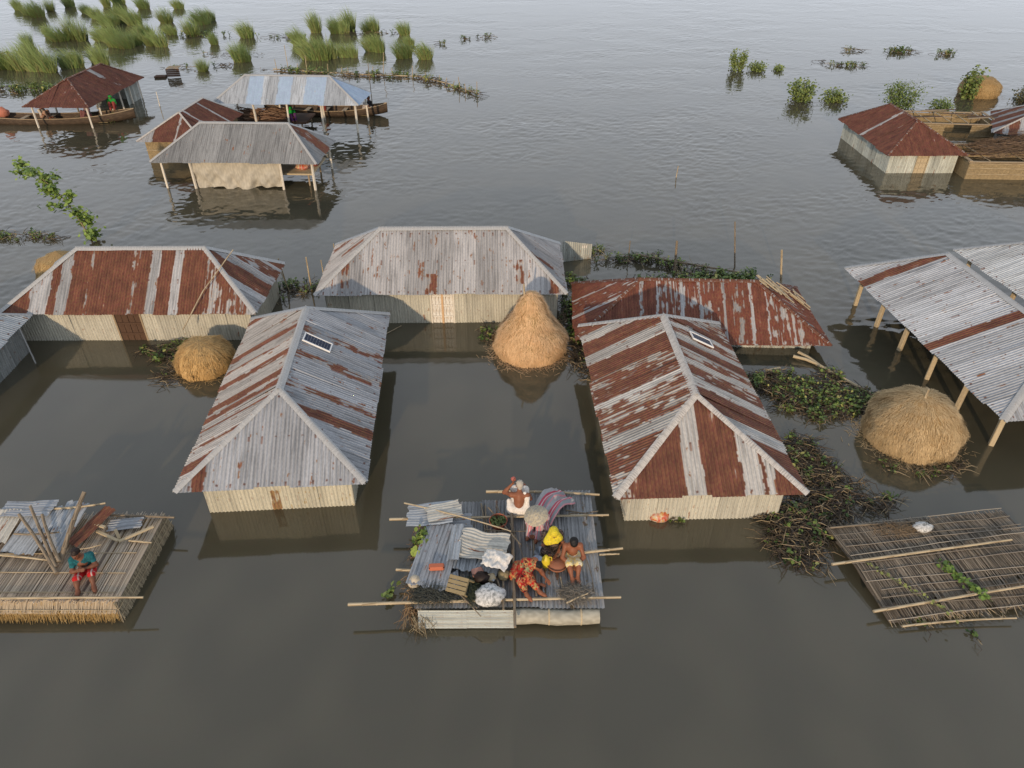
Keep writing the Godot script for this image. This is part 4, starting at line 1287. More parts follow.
func build_plants() -> void:
	build_reeds()
	sapling()
	var far_fence := thing("floating_fence", Vector3(-18.7, 0, -60.0), 0.0, "long low fence of stakes and floating plants beyond the blue shed", "fence")
	var line := [Vector3(0, 0, 0), Vector3(5.8, 0, 1.6), Vector3(11.7, 0, 2.6), Vector3(14.2, 0, 5.0), Vector3(16.4, 0, 8.0)]
	for k in 4:
		var a: Vector3 = line[k]
		var b: Vector3 = line[k + 1]
		var mb := MB.new()
		bamboo(mb, a + Vector3(0, 0.10, 0), b + Vector3(0, 0.12, 0), 0.05)
		put(mb, "rail", M.bamboo, far_fence)
		var n := int(a.distance_to(b) / 0.85)
		for j in n:
			var p := a.lerp(b, (j + 0.5) / n) + Vector3(rng.randfn(0, 0.1), 0, rng.randfn(0, 0.15))
			mb = MB.new()
			var hh := rng.randf_range(0.35, 0.9) if rng.randf() < 0.75 else rng.randf_range(1.2, 2.2)
			bamboo(mb, p + Vector3(0, -0.4, 0), p + Vector3(rng.randfn(0.05, 0.15), hh, rng.randfn(0, 0.1)), 0.03)
			put(mb, "picket", M.bamboo, far_fence)
	drift("water_hyacinth", "band of green and brown floating plants along the far stake fence", [[-16.0, -59.2, 3.2, 0.45, -0.25, 55.0, 0.55], [-10.5, -58.0, 3.2, 0.5, -0.16, 55.0, 0.5], [-6.0, -56.4, 1.6, 0.5, -0.7, 55.0, 0.35], [-3.4, -53.3, 1.9, 0.32, -0.95, 55.0, 0.5]], 0.45, 1.8)
	drift("water_hyacinth", "floating green plants beside the dark rust-red shed at far left", [[-35.5, -53.5, 3.2, 0.8, 0.0, 40.0, 0.75], [-30.5, -53.0, 2.6, 0.7, 0.05, 40.0, 0.7]], 0.5, 1.9)
	drift("water_hyacinth", "big drift of hyacinth and dead stalks between rusty house and large haystack", [[8.75, -16.95, 1.55, 1.0, 0.1, 460.0, 0.36], [7.9, -17.6, 0.9, 0.6, 0.0, 330.0, 0.35], [10.0, -16.6, 0.9, 0.7, 0.0, 330.0, 0.42]], 0.24)
	drift("water_hyacinth", "dark drift of dead stalks along the right wall of the rusty house", [[7.6, -14.1, 0.85, 0.8, 0.3, 460.0, 0.20], [7.35, -12.9, 1.15, 0.85, 0.2, 460.0, 0.13], [6.75, -11.8, 0.95, 0.75, 0.2, 440.0, 0.12], [6.45, -11.0, 0.6, 0.55, 0.4, 330.0, 0.12], [8.6, -12.4, 0.75, 0.35, 0.3, 260.0, 0.2]], 0.2)
	drift("water_hyacinth", "strip of debris and leaves between the pear haystack and the low rusty roof", [[1.95, -21.4, 0.35, 1.6, 0.0, 260.0, 0.45], [2.15, -19.1, 0.45, 1.2, 0.1, 260.0, 0.15], [2.2, -24.0, 0.8, 0.45, 0.2, 200.0, 0.75]], 0.28)
	drift("water_hyacinth", "leafy tuft floating beside the door wall of the grey middle house", [[-0.75, -20.35, 0.35, 0.45, 0.0, 300.0, 0.6]], 0.22)
	drift("water_hyacinth", "green and brown tuft floating at the dome haystack", [[-10.95, -19.25, 0.75, 0.55, 0.0, 320.0, 0.5], [-10.5, -17.9, 0.25, 0.5, 0.3, 180.0, 0.1]], 0.2)
	drift("water_hyacinth", "green plants heaped along the far side of the low rusty roof", [[7.1, -24.1, 2.1, 0.5, 0.0, 260.0, 0.7], [4.6, -26.0, 1.2, 0.35, 0.1, 200.0, 0.45], [6.5, -25.4, 1.5, 0.3, -0.35, 200.0, 0.4], [8.4, -24.3, 0.9, 0.5, 0.0, 260.0, 0.85]], 0.35, 1.15)
	drift("water_hyacinth", "few leaves floating at the foot of the large haystack", [[9.75, -13.9, 0.3, 0.22, 0.0, 200.0, 0.55], [10.6, -13.55, 0.6, 0.15, 0.0, 200.0, 0.4], [11.4, -13.7, 0.4, 0.15, 0.1, 200.0, 0.5]], 0.15)
	drift("water_hyacinth", "dark floating plants at the left edge beyond the straw heap", [[-21.3, -28.3, 1.5, 0.35, 0.0, 140.0, 0.6], [-19.4, -28.1, 0.5, 0.2, 0.0, 140.0, 0.4]], 0.25, 1.2)
	drift("water_hyacinth", "brown and green plants floating between the two middle houses", [[-7.9, -23.6, 0.8, 0.4, 0.0, 200.0, 0.5], [-8.6, -23.0, 0.35, 0.3, 0.0, 160.0, 0.2]], 0.3)
	drift("water_hyacinth", "plants trailing at the tin screen behind the grey middle house", [[3.3, -26.9, 0.7, 0.3, 0.2, 200.0, 0.65]], 0.25)
	drift("water_hyacinth", "low green patch floating under the eave of the dark rust-red shed", [[-24.9, -45.9, 1.0, 0.5, 0.3, 80.0, 0.85]], 0.45, 1.5)
	drift("water_hyacinth", "small thin green island far out on the open river", [[26.7, -61.6, 1.5, 0.5, 0.0, 50.0, 0.6], [25.6, -63.0, 0.8, 0.2, 0.0, 50.0, 0.3]], 0.35, 1.6)
	drift("water_hyacinth", "flat green island farthest out on the right of the river", [[33.6, -67.0, 1.4, 0.7, 0.0, 60.0, 0.8], [37.0, -66.0, 1.0, 0.5, 0.0, 50.0, 0.7], [29.8, -67.5, 0.8, 0.4, 0.0, 50.0, 0.5]], 0.5, 1.8)
	drift("water_hyacinth", "tiny dark tuft adrift to the right of the reeds", [[-2.5, -74.0, 0.7, 0.4, 0.0, 60.0, 0.6], [-4.5, -73.0, 0.5, 0.3, 0.0, 50.0, 0.4], [-6.5, -70.5, 0.5, 0.3, 0.0, 50.0, 0.4]], 0.4, 1.7)
	drift("water_hyacinth", "scattered dark plants adrift among the reed clumps", [[-30.0, -75.0, 3.0, 1.0, 0.0, 14.0, 0.6], [-21.0, -74.0, 3.0, 0.8, 0.0, 14.0, 0.6], [-24.0, -66.0, 2.5, 0.7, 0.0, 14.0, 0.6], [-14.0, -76.0, 3.0, 0.7, 0.0, 14.0, 0.6], [-25.8, -60.7, 1.6, 0.4, 0.0, 18.0, 0.5], [-44.0, -66.0, 2.4, 0.8, 0.0, 14.0, 0.6], [-9.0, -68.0, 1.0, 0.4, 0.0, 25.0, 0.6], [-23.0, -61.5, 1.0, 0.4, 0.0, 30.0, 0.5]], 0.4, 1.8)
	var g1 := Color(0.07, 0.11, 0.03)
	var g2 := Color(0.20, 0.25, 0.07)
	bush("leafy_bush", Vector3(19.75, 0, -50.9), 1.7, 1.3, 420, g1, g2, "leafy bush standing alone in the river before the brown-roofed house", "bush", "bushes in the river", 0.15)
	bush("leafy_bush", Vector3(21.9, 0, -50.7), 1.5, 0.6, 260, g1, g2, "low spreading bush just right of the lone leafy bush", "bush", "bushes in the river", 0.14)
	bush("leafy_bush", Vector3(17.7, 0, -60.2), 1.1, 1.5, 360, g1, g2, "tall narrow bush farthest out on the open river", "bush", "bushes in the river", 0.13)
	bush("leafy_bush", Vector3(19.2, 0, -60.0), 1.2, 0.55, 240, g1, g2, "low round bush beside the tall narrow one", "bush", "bushes in the river", 0.13)
	bush("leafy_bush", Vector3(20.9, 0, -60.2), 0.9, 0.25, 110, g1, g2, "tiny flat tuft to the right of the low round bush", "bush", "bushes in the river", 0.13)
	bush("leafy_bush", Vector3(25.3, 0, -48.6), 2.1, 1.5, 1000, Color(0.06, 0.105, 0.03), Color(0.17, 0.22, 0.06), "big green bush right behind the brown-roofed pale house", "bush", "bushes in the river", 0.10)
	bush("leafy_bush", Vector3(27.6, 0, -47.9), 1.4, 0.8, 420, Color(0.06, 0.105, 0.03), Color(0.17, 0.22, 0.06), "smaller green bush beyond the roofless bamboo pen", "bush", "bushes in the river", 0.10)
	bush("banana_plant", Vector3(31.2, 0, -51.4), 0.9, 2.0, 260, g1, g2, "upright green plant leaning on the distant haystack", "plant", "", 0.18)
	bush("leafy_bush", Vector3(34.6, 0, -50.6), 2.0, 0.7, 320, Color(0.045, 0.06, 0.02), Color(0.12, 0.10, 0.05), "dark low scrub to the right of the distant haystack", "bush", "bushes in the river", 0.12)
	bush("leafy_bush", Vector3(33.8, 0, -47.3), 1.6, 0.9, 320, Color(0.06, 0.05, 0.025), Color(0.14, 0.11, 0.06), "brownish scrub above the striped roof at the right edge", "bush", "bushes in the river", 0.10)
	# stakes
	stake(Vector3(-7.40, 0, -23.5), Vector3(0.02, 1.35, 0), 0.035, "thick pale stake nearest to the grey middle house's corner")
	stake(Vector3(-7.02, 0, -24.1), Vector3(-0.02, 0.95, 0), 0.025, "thin stake touching the hip of the grey middle house")
	stake(Vector3(-6.75, 0, -25.1), Vector3(0.0, 1.15, 0), 0.025, "thin stake behind the grey middle house's hip")
	stake(Vector3(-8.30, 0, -23.7), Vector3(-0.12, 1.25, 0.1), 0.028, "leaning stake beside the rust-striped house's hip")
	stake(Vector3(-8.05, 0, -23.4), Vector3(-0.35, 1.0, 0.0), 0.02, "slanting thin stick crossing the leaning stake")
	stake(Vector3(6.29, 0, -24.9), Vector3(-0.12, 1.35, 0), 0.06, "stout broken stake behind the low rusty roof", M.grey_bamboo)
	stake(Vector3(8.79, 0, -25.4), Vector3(-0.42, 1.9, 0), 0.035, "tallest thin stake behind the low rusty roof", M.grey_bamboo)
	stake(Vector3(10.21, 0, -24.1), Vector3(-0.36, 1.35, 0), 0.05, "stake with frayed top beyond the low rusty roof's hip")
	stake(Vector3(4.6, 0, -25.9), Vector3(0.0, 0.9, 0), 0.025, "short thin stake at the end of the fallen pole", M.grey_bamboo)
	stake(Vector3(8.30, 0, -35.6), Vector3(0.05, 0.6, 0.0), 0.03, "short stick poking out of the open river")
	stake(Vector3(-23.4, 0, -49.4), Vector3(0.02, 0.9, 0), 0.035, "lone white stake between the two far sheds", M.pale_post)
	stake(Vector3(-9.3, 0, -49.6), Vector3(0.0, 2.6, 0), 0.03, "tall dark pole standing at the boat under the blue shed", M.grey_bamboo)
	var lay := MB.new()
	bamboo(lay, Vector3(-1.9, 0.28, -0.6), Vector3(1.9, 0.16, 0.75), 0.05, Color.WHITE, 0.05)
	var lo := put(lay, "bamboo_pole", M.grey_bamboo)
	lo.position = Vector3(6.8, 0, -25.4)
	tag(lo, "fallen grey bamboo pole lying in plants behind the low rusty roof", "pole")
	# split pole floating on the right
	var sp := thing("split_bamboo", Vector3(9.15, 0, -19.0), 0.0, "yellow split bamboo pole floating before the large haystack", "pole")
	var mb := MB.new()
	bamboo(mb, Vector3(0.35, 0.07, 0.45), Vector3(1.75, 0.02, 2.4), 0.055)
	put(mb, "stalk", M.straw_wood, sp)
	for s in [-1.0, 1.0]:
		mb = MB.new()
		mb.tube([Vector3(-0.15 + s * 0.12, 0.12, -0.02 + s * -0.12), Vector3(0.15 + s * 0.06, 0.10, 0.2 + s * -0.05), Vector3(0.42, 0.07, 0.52)], [0.055, 0.05, 0.045], 6)
		put(mb, "split_half", M.straw_wood, sp)
	# cut trunk piece and white scrap in the drift
	mb = MB.new()
	mb.tube([Vector3(-0.22, 0.06, 0.05), Vector3(0.22, 0.05, -0.12)], [0.08, 0.07], 8)
	var o := put(mb, "driftwood", M.straw_wood)
	o.position = Vector3(8.05, 0.02, -18.15)
	tag(o, "short pale piece of driftwood at the drift's far edge", "driftwood")
	# tin screen behind the middle house
	var ts := thing("tin_screen", Vector3(1.93, 0, -25.91), 0.0, "bent pale tin screen standing in water behind the grey house", "screen")
	var U := Vector3(1.19, 0, -0.37).normalized()
	for k in 2:
		var top := func(_u: float) -> float: return 1.45 - 0.25 * _u
		var sh := corr(Vector3(0, -0.5, 0), U, Vector3(0.02, 1, 0.08).normalized(), k * 0.62, k * 0.62 + 0.66, 0.0, top, 1.3, 1.3, 0.006 * k)
		put(sh, "wall_sheet", M.wall_grey, ts)
	mb = MB.new()
	mb.box(Vector3(0.93, 0.56, -0.20), U * 0.10, Vector3(0, 0.06, 0), Vector3(0.37, 0, 1.19).normalized() * 0.006)
	put(mb, "paper_notice", M.white_cloth, ts)
	# fallen bamboo on the hip of the low roof
	var bun := thing("split_bamboo_pile", Vector3(6.12, 0, -21.19), deg_to_rad(-2.4), "pile of pale split bamboo on the low rusty roof's hip", "bamboo pile")
	for k in 34:
		mb = MB.new()
		var bx := rng.randf_range(2.1, 3.75)
		var bz := rng.randf_range(-1.0, 0.1) * (bx - 1.7) / 1.9 + rng.randfn(0, 0.05)
		var by := 0.40 + 1.22 * (4.045 - bx) / 2.13 + 0.05 + 0.004 * k
		var an := rng.randfn(0.6, 0.4)
		var d := Vector3(cos(an), -0.573 * cos(an), sin(an)) * rng.randf_range(0.15, 0.32)
		mb.bar(Vector3(bx, by, bz) - d, Vector3(bx, by, bz) + d, 0.05, 0.022)
		put(mb, "split_bamboo", M.bamboo if k % 3 else M.straw_wood, bun)
	# plastic bag and a plant at the wall of the rusty house
	mb = MB.new()
	blob(mb, Vector3(0, 0.10, 0), Vector3(0.22, 0.16, 0.14), 3)
	o = put(mb, "plastic_bag", M.bag)
	o.position = Vector3(3.50, 0.0, -12.0)
	tag(o, "crumpled yellow and red plastic bag at the rusty house's front wall", "bag")
	drift("water_hyacinth", "small sprig of leaves beside the crumpled plastic bag", [[3.86, -11.98, 0.22, 0.10, 0.0, 300.0, 0.6]], 0.12, 0.8)
	# floating crate far out
	var cr := thing("floating_crate", Vector3(-25.9, 0, -58.0), 0.1, "small dark wooden crate floating before the reeds", "crate")
	for k in 4:
		mb = MB.new()
		mb.box(Vector3(0.25, 0.12 + k * 0.14, 0.4), Vector3(0.5, 0, 0), Vector3(0, 0.06, 0), Vector3(0, 0, 0.02))
		put(mb, "slat", M.dark_wood, cr)
	for k in 5:
		mb = MB.new()
		mb.box(Vector3(-0.1 + k * 0.18, 0.64, 0.0), Vector3(0.08, 0, 0), Vector3(0, 0.02, 0), Vector3(0, 0, 0.42))
		put(mb, "slat", M.timber, cr)
	mb = MB.new()
	mb.box(Vector3(-0.75, 0.07, 0.3), Vector3(0.4, 0, 0), Vector3(0, 0.06, 0), Vector3(0, 0, 0.3))
	put(mb, "base", M.dark_wood, cr)

func blob(mb: MB, c: Vector3, r: Vector3, seed: int, rough := 0.28, cols := 18, rows := 12, col := Color.WHITE) -> void:
	# soft uneven lump: sacks, bundles, bags
	var idx := []
	for j in rows + 1:
		var th := PI * j / rows
		for k in cols + 1:
			var ph := TAU * (k % cols) / cols
			var d := Vector3(sin(th) * cos(ph), cos(th), sin(th) * sin(ph))
			var f := 1.0 + rough * N1.get_noise_3d(d.x * 1.3 + seed * 7.1, d.y * 1.3, d.z * 1.3) + rough * 0.22 * N2.get_noise_3d(d.x * 3.0, d.y * 3.0 + seed, d.z * 3.0)
			idx.append(mb.vert(c + d * r * f, (d / r).normalized(), Vector2(float(k) / cols, float(j) / rows), col))
	for j in rows:
		for k in cols:
			var i := j * (cols + 1) + k
			mb.face(idx[i], idx[i + 1], idx[i + cols + 2])
			mb.face(idx[i], idx[i + cols + 2], idx[i + cols + 1])

# ---------------------------------------------------------------- loose tin, poles and goods
func loose_sheet(c: Vector3, U: Vector3, V: Vector3, w: float, l: float, m: Material, label: String, bend := 0.05, amp := 0.011, group := "loose tin sheets on the rafts") -> void:
	# ridges run along V; a real sheet that sags and is a little torn at the ends
	U = U.normalized()
	V = (V - U * V.dot(U)).normalized()
	var Nn := U.cross(V)
	if Nn.y < 0:
		U = -U
		Nn = -Nn
	var mb := MB.new()
	var pitch := 0.075
	var nu := int(w / pitch * 6)
	var nv := 10
	for k in nu + 1:
		var u := w * (float(k) / nu - 0.5)
		var r0 := 0.03 * N2.get_noise_2d(u * 6.0 + c.x * 3.0, 1.0)
		for j in nv + 1:
			var v := l * (float(j) / nv - 0.5) + r0
			var ph := u * TAU / pitch
			var big := bend * N1.get_noise_2d(u * 0.9 + c.x * 4.0, v * 0.9 + c.z * 4.0)
			var hgt := amp * cos(ph) + big + 0.012
			var nn := (Nn + U * (amp * TAU / pitch * sin(ph))).normalized()
			mb.vert(U * u + V * v + Nn * hgt, nn, Vector2(float(k) / nu * w * 0.5, float(j) / nv * l * 0.5))
	for k in nu:
		for j in nv:
			var i := k * (nv + 1) + j
			mb.face(i, i + nv + 1, i + nv + 2)
			mb.face(i, i + nv + 2, i + 1)
	var o := put(mb, "tin_sheet", m)
	o.position = c
	tag(o, label, "tin sheet", group)

func pole(a: Vector3, b: Vector3, r: float, label: String, m: Material = null, group := "bamboo poles on the rafts", bend := 0.04) -> void:
	var mb := MB.new()
	var c := (a + b) / 2
	bamboo(mb, a - c, b - c, r, Color.WHITE, bend)
	var o := put(mb, "bamboo_pole", m if m != null else M.bamboo)
	o.position = c
	tag(o, label, "pole", group)

func single(mb: MB, called: String, m: Material, at: Vector3, turn: float, label: String, category: String, group := "", kind := "") -> MeshInstance3D:
	var o := put(mb, called, m)
	o.position = at
	o.rotation.y = turn
	tag(o, label, category, group, kind)
	return o

func net_heap(at: Vector3, rx: float, rz: float, h: float, label: String, col: Color, cnt := 420) -> void:
	var mb := MB.new()
	for k in cnt:
		var an := rng.randf() * TAU
		var q := sqrt(rng.randf())
		var p := Vector3(cos(an) * rx * q, h * (1 - q * q) * rng.randf_range(0.6, 1.0) + 0.02, sin(an) * rz * q)
		var a2 := rng.randf() * TAU
		var d := Vector3(cos(a2), rng.randfn(0, 0.15), sin(a2)) * rng.randf_range(0.08, 0.22)
		var m := p + d * 0.5 + Vector3(rng.randfn(0, 0.03), 0.02, rng.randfn(0, 0.03))
		mb.tube([p, m, p + d], [0.004, 0.004, 0.003], 3, col * rng.randf_range(0.6, 1.3))
	single(mb, "fishing_net", M.straw, at, 0.0, label, "net", "", "stuff")

func basket(at: Vector3, r: float, h: float, label: String, col: Color, fill: Color, round_fill: bool) -> void:
	var t := thing("basket", at, 0.0, label, "basket", "baskets on the middle raft")
	var mb := MB.new()
	mb.lathe(Vector3.ZERO, [Vector2(0.0, 0.005), Vector2(r * 0.7, 0.0), Vector2(r * 0.9, h * 0.5), Vector2(r, h), Vector2(r * 0.95, h + 0.012), Vector2(r * 0.9, h - 0.01), Vector2(r * 0.82, h * 0.45)], 22, Color.WHITE)
	put(mb, "bowl", mat(col, 0.7), t)
	mb = MB.new()
	if round_fill:
		mb.lathe(Vector3.ZERO, [Vector2(r * 0.85, h * 0.6), Vector2(r * 0.8, h * 0.95), Vector2(r * 0.45, h * 1.25), Vector2(0.0, h * 1.32)], 20, Color.WHITE, N1, 0.05)
		put(mb, "lid", mat(fill, 0.85), t)
	else:
		for k in 130:
			var an := rng.randf() * TAU
			var q := sqrt(rng.randf()) * r * 0.82
			leaf_disc(mb, Vector3(cos(an) * q, h * 0.7 + rng.randf() * 0.06, sin(an) * q), Vector3(rng.randfn(0, 0.5), 1, rng.randfn(0, 0.5)).normalized(), Vector3(rng.randfn(0, 1), 0, rng.randfn(0, 1)), 0.035, fill * rng.randf_range(0.6, 1.4))
		put(mb, "greens", M.leaf, t)

func pot(at: Vector3, r: float, h: float, label: String, col: Color) -> void:
	var mb := MB.new()
	mb.lathe(Vector3.ZERO, [Vector2(0.0, 0.0), Vector2(r * 0.7, 0.0), Vector2(r, h * 0.4), Vector2(r * 0.85, h * 0.75), Vector2(r * 0.62, h * 0.86), Vector2(r * 0.8, h), Vector2(r * 0.72, h * 0.99), Vector2(r * 0.5, h * 0.7), Vector2(0.0, h * 0.5)], 22, Color.WHITE)
	var m := mat(col, 0.35)
	m.metallic = 0.6
	single(mb, "cooking_pot", m, at, 0.0, label, "pot", "pots on the middle raft")

func build_middle_raft() -> void:
	var t := thing("raft", Vector3(-0.1, 0, -10.8), 0.0, "middle raft of tin sheets laid on banana logs, crowded with people", "raft", "rafts")
	var o := Vector3(0.1, 0, 10.8)
	# six deck sheets, ridges running away from the camera
	for k in 6:
		var x0 := -1.98 + k * 0.635
		var zf := -9.14 - rng.randf_range(0.0, 0.05)
		var len: float = [2.9, 3.0, 3.05, 3.3, 3.35, 3.38][k]
		var top := func(_u: float) -> float: return len
		var mb := corr(o + Vector3(x0, 0.42 + 0.010 * (k % 2), zf), Vector3.RIGHT, Vector3.FORWARD, 0.0, 0.68, 0.0, top, 3.8, 3.3, 0.0, 0.085, 0.013, 6, rng.randf_range(-0.004, 0.006), 2)
		for j in mb.t.size():
			mb.t[j] = Vector2((mb.v[j].x + 2.1) / 3.9, mb.t[j].y)
		put(mb, "deck_sheet", M.deck_tin, t)
	# banana logs underneath
	for k in 6:
		var z := -9.42 - k * 0.5
		var mb := MB.new()
		var pts := []
		var rad := []
		for j in 9:
			pts.append(o + Vector3(-1.95 + 3.75 * j / 8.0, 0.22 + 0.01 * sin(j * 2.0 + k), z))
			rad.append(0.165 + 0.012 * sin(j * 1.7 + k * 2.0))
		mb.tube(pts, rad, 12)
		put(mb, "banana_log", M.banana, t)
	var mb := MB.new()
	var pts := []
	var rad := []
	for j in 9:
		pts.append(o + Vector3(0.05 + 1.72 * j / 8.0, 0.225, -9.10 - 0.02 * sin(j)))
		rad.append(0.165 + 0.008 * sin(j * 2.1))
	mb.tube(pts, rad, 16)
	put(mb, "banana_log", M.banana, t)
	for xx in [0.75, 1.40]:
		mb = MB.new()
		for j in 14:
			pass
		mb.lathe(Vector3.ZERO, [Vector2(0.172, -0.02), Vector2(0.185, -0.01), Vector2(0.185, 0.01), Vector2(0.172, 0.02)], 18)
		var ring := put(mb, "rope_tie", M.straw_wood, t)
		ring.position = o + Vector3(xx, 0.225, -9.11)
		ring.rotation.z = PI / 2
	# pale tin along the front, ridges level
	for k in 2:
		var top2 := func(_u: float) -> float: return 0.98
		var fr := corr(o + Vector3(-1.90 + k * 0.96, 0.425, -9.10 - 0.01 * k), Vector3(0, -0.94, 0.32).normalized(), Vector3.RIGHT, 0.0, 0.42, 0.0, top2, 0.4, 1.0, 0.004 * k, 0.07, 0.013)
		put(fr, "front_sheet", M.wall_grey, t)
	# ragged reeds hanging on the side
	mb = MB.new()
	for k in 260:
		var a := o + Vector3(-1.95 + rng.randfn(-0.08, 0.07), rng.randf_range(0.1, 0.5), -9.1 - rng.randf() * 2.5)
		var d := Vector3(rng.randfn(-0.10, 0.12), rng.randfn(-0.25, 0.15), rng.randfn(0.05, 0.18))
		var cc := Color(0.16, 0.09, 0.045).lerp(Color(0.36, 0.25, 0.14), rng.randf())
		mb.tube([a, a + d * 0.5 + Vector3(-0.02, 0.03, 0), a + d], [0.007, 0.006, 0.003], 3, cc)
	for k in 90:
		var a := o + Vector3(-1.90 + rng.randfn(0.0, 0.12), rng.randf_range(0.05, 0.4), -9.0 + rng.randfn(0.0, 0.08))
		var d := Vector3(rng.randfn(0, 0.12), rng.randfn(-0.25, 0.1), rng.randfn(0.05, 0.08))
		mb.tube([a, a + d], [0.006, 0.003], 3, Color(0.14, 0.10, 0.06).lerp(Color(0.33, 0.28, 0.18), rng.randf()))
	var rg := put(mb, "side_reeds", M.straw, t)
	rg.set_meta("kind", "stuff")
	# poles across and along
	var y := 0.50
	pole(Vector3(-0.62, y, -12.42), Vector3(2.08, y, -12.32), 0.040, "bamboo pole along the back edge of the middle raft")
	pole(Vector3(-2.80, y, -11.52), Vector3(2.22, y + 0.04, -11.62), 0.035, "long bamboo pole across the raft below the striped cloth")
	pole(Vector3(-2.50, 0.62, -11.92), Vector3(-0.02, 0.72, -10.95), 0.020, "thin crooked stick lying over the raft's back tin sheets", M.bamboo, "bamboo poles on the rafts", 0.10)
	pole(Vector3(0.50, y, -10.38), Vector3(2.42, y + 0.02, -10.64), 0.038, "bamboo pole passing behind the boy in yellow shorts")
	pole(Vector3(1.9, y - 0.03, -10.50), Vector3(2.34, y - 0.06, -10.55), 0.025, "short split bamboo under the pole by the boy")
	pole(Vector3(-3.32, y - 0.03, -9.20), Vector3(2.22, y + 0.02, -9.34), 0.036, "longest bamboo pole along the front of the middle raft")
	pole(Vector3(-0.02, y + 0.05, -12.05), Vector3(0.06, y - 0.02, -8.66), 0.040, "grey bamboo pole running front to back over the raft", M.grey_bamboo)
	pole(Vector3(-0.20, y + 0.0, -11.7), Vector3(-0.17, y, -9.05), 0.030, "second grey pole beside the one running front to back", M.grey_bamboo)
	pole(Vector3(0.46, y - 0.02, -11.4), Vector3(0.50, y - 0.02, -9.4), 0.028, "grey bamboo lying between red sari and striped cloth", M.grey_bamboo)
	pole(Vector3(-2.48, 0.40, -10.15), Vector3(-1.6, 0.44, -10.15), 0.032, "stub of bamboo sticking out of the raft's side")
	pole(Vector3(-0.62, y, -11.95), Vector3(-0.52, y + 0.02, -11.0), 0.022, "thin grey cane left of the basket of greens", M.grey_bamboo)
	pole(Vector3(-0.72, y + 0.02, -12.0), Vector3(-0.60, y, -11.1), 0.020, "thinner grey cane beside the first cane", M.grey_bamboo)
	pole(Vector3(-0.55, 0.55, -11.85), Vector3(0.18, 0.75, -10.55), 0.018, "thin stick leaning across beside the basket of greens", M.grey_bamboo)
	pole(Vector3(-1.15, 0.60, -9.45), Vector3(-0.62, 0.42, -8.95), 0.014, "dry twig hanging over the raft front near the stool", M.grey_bamboo)
	pole(Vector3(-0.55, 0.52, -10.0), Vector3(-0.30, 0.50, -9.25), 0.026, "bamboo stick between white sack and white cloth")
	pole(Vector3(-0.42, 0.52, -10.02), Vector3(-0.22, 0.50, -9.4), 0.022, "dark stick beside the one between sack and cloth", M.grey_bamboo)
	pole(Vector3(1.25, 0.46, -11.85), Vector3(2.1, 0.46, -11.65), 0.016, "thin reed lying right of the striped cloth", M.grey_bamboo)
	pole(Vector3(1.3, 0.46, -11.75), Vector3(2.0, 0.46, -11.82), 0.014, "second thin reed right of the striped cloth", M.grey_bamboo)
	pole(Vector3(1.10, 0.52, -9.20), Vector3(1.55, 0.54, -9.42), 0.022, "pale forked stick on the raft's front net")
	pole(Vector3(1.02, 0.46, -9.9), Vector3(1.06, 0.46, -9.35), 0.018, "short bamboo slip between brown basket and net")
	pole(Vector3(1.55, 0.455, -10.6), Vector3(1.70, 0.455, -9.5), 0.010, "thin dark cane lying right of the boy in yellow shorts", M.grey_bamboo)
	# loose tin
	loose_sheet(Vector3(-1.86, 0.60, -11.60), Vector3(0.05, 0, 1), Vector3(1, 0.10, 0.1), 0.70, 1.05, M.old_tin, "weathered grey tin sheet at the raft's back corner", 0.05, 0.004)
	loose_sheet(Vector3(-1.30, 0.56, -11.42), Vector3(0.1, 0, 1), Vector3(1, -0.05, 0.25), 0.42, 0.75, M.old_tin_blue, "blue-grey tin scrap behind the long leaning sheets", 0.08)
	loose_sheet(Vector3(-1.80, 0.58, -10.52), Vector3(1, 0.0, 0.16), Vector3(-0.18, 0.02, 1), 0.48, 1.95, M.old_tin_blue, "long blue-grey tin sheet lying along the raft's left side", 0.05)
	loose_sheet(Vector3(-1.42, 0.62, -10.35), Vector3(1, 0.0, 0.16), Vector3(-0.15, 0.0, 1), 0.42, 1.80, M.old_tin_blue, "second long blue-grey sheet overlapping the first", 0.05)
	loose_sheet(Vector3(-0.98, 0.55, -10.45), Vector3(1, 0.0, 0.1), Vector3(-0.05, 0.0, 1), 0.50, 0.95, M.old_tin, "dark tin sheet under the crumpled pale one", 0.05)
	loose_sheet(Vector3(-0.60, 0.72, -10.55), Vector3(-0.15, 0.0, 1), Vector3(1, -0.02, 0.22), 0.78, 1.05, M.old_tin_pale, "crumpled pale tin sheet in the middle of the raft", 0.15, 0.006)
	loose_sheet(Vector3(-1.15, 0.70, -10.92), Vector3(1, 0.1, 0.0), Vector3(0.1, 0.2, 1), 0.32, 0.22, M.rust_pale, "small rust-edged tin piece on the long sheets", 0.03)
	loose_sheet(Vector3(-1.22, 0.74, -10.62), Vector3(1, 0.15, 0.05), Vector3(-0.02, 0.05, 1), 0.26, 1.05, M.old_tin, "narrow dark tin strip between the long sheets and the pale one", 0.03)
	loose_sheet(Vector3(-1.55, 0.66, -11.62), Vector3(0.3, 0.02, 1), Vector3(1, 0.05, -0.12), 0.5, 0.8, M.old_tin_pale, "pale torn tin sheet on top of the back corner sheet", 0.07, 0.004)
	loose_sheet(Vector3(-0.52, 0.60, -10.05), Vector3(1, 0, 0.3), Vector3(-0.25, 0.1, 1), 0.5, 0.6, M.old_tin, "dark tin sheet under the white cloth", 0.06)
	loose_sheet(Vector3(-1.35, 0.54, -9.72), Vector3(1, 0, -0.15), Vector3(0.1, 0.03, 1), 0.5, 0.45, M.old_tin_blue, "short blue-grey tin end behind the tipped stool", 0.04)
	bundle(Vector3(-0.62, 0.50, -9.78), Vector3(0.17, 0.12, 0.13), M.hair_brown, "dark bundle between the stool and the white sack")
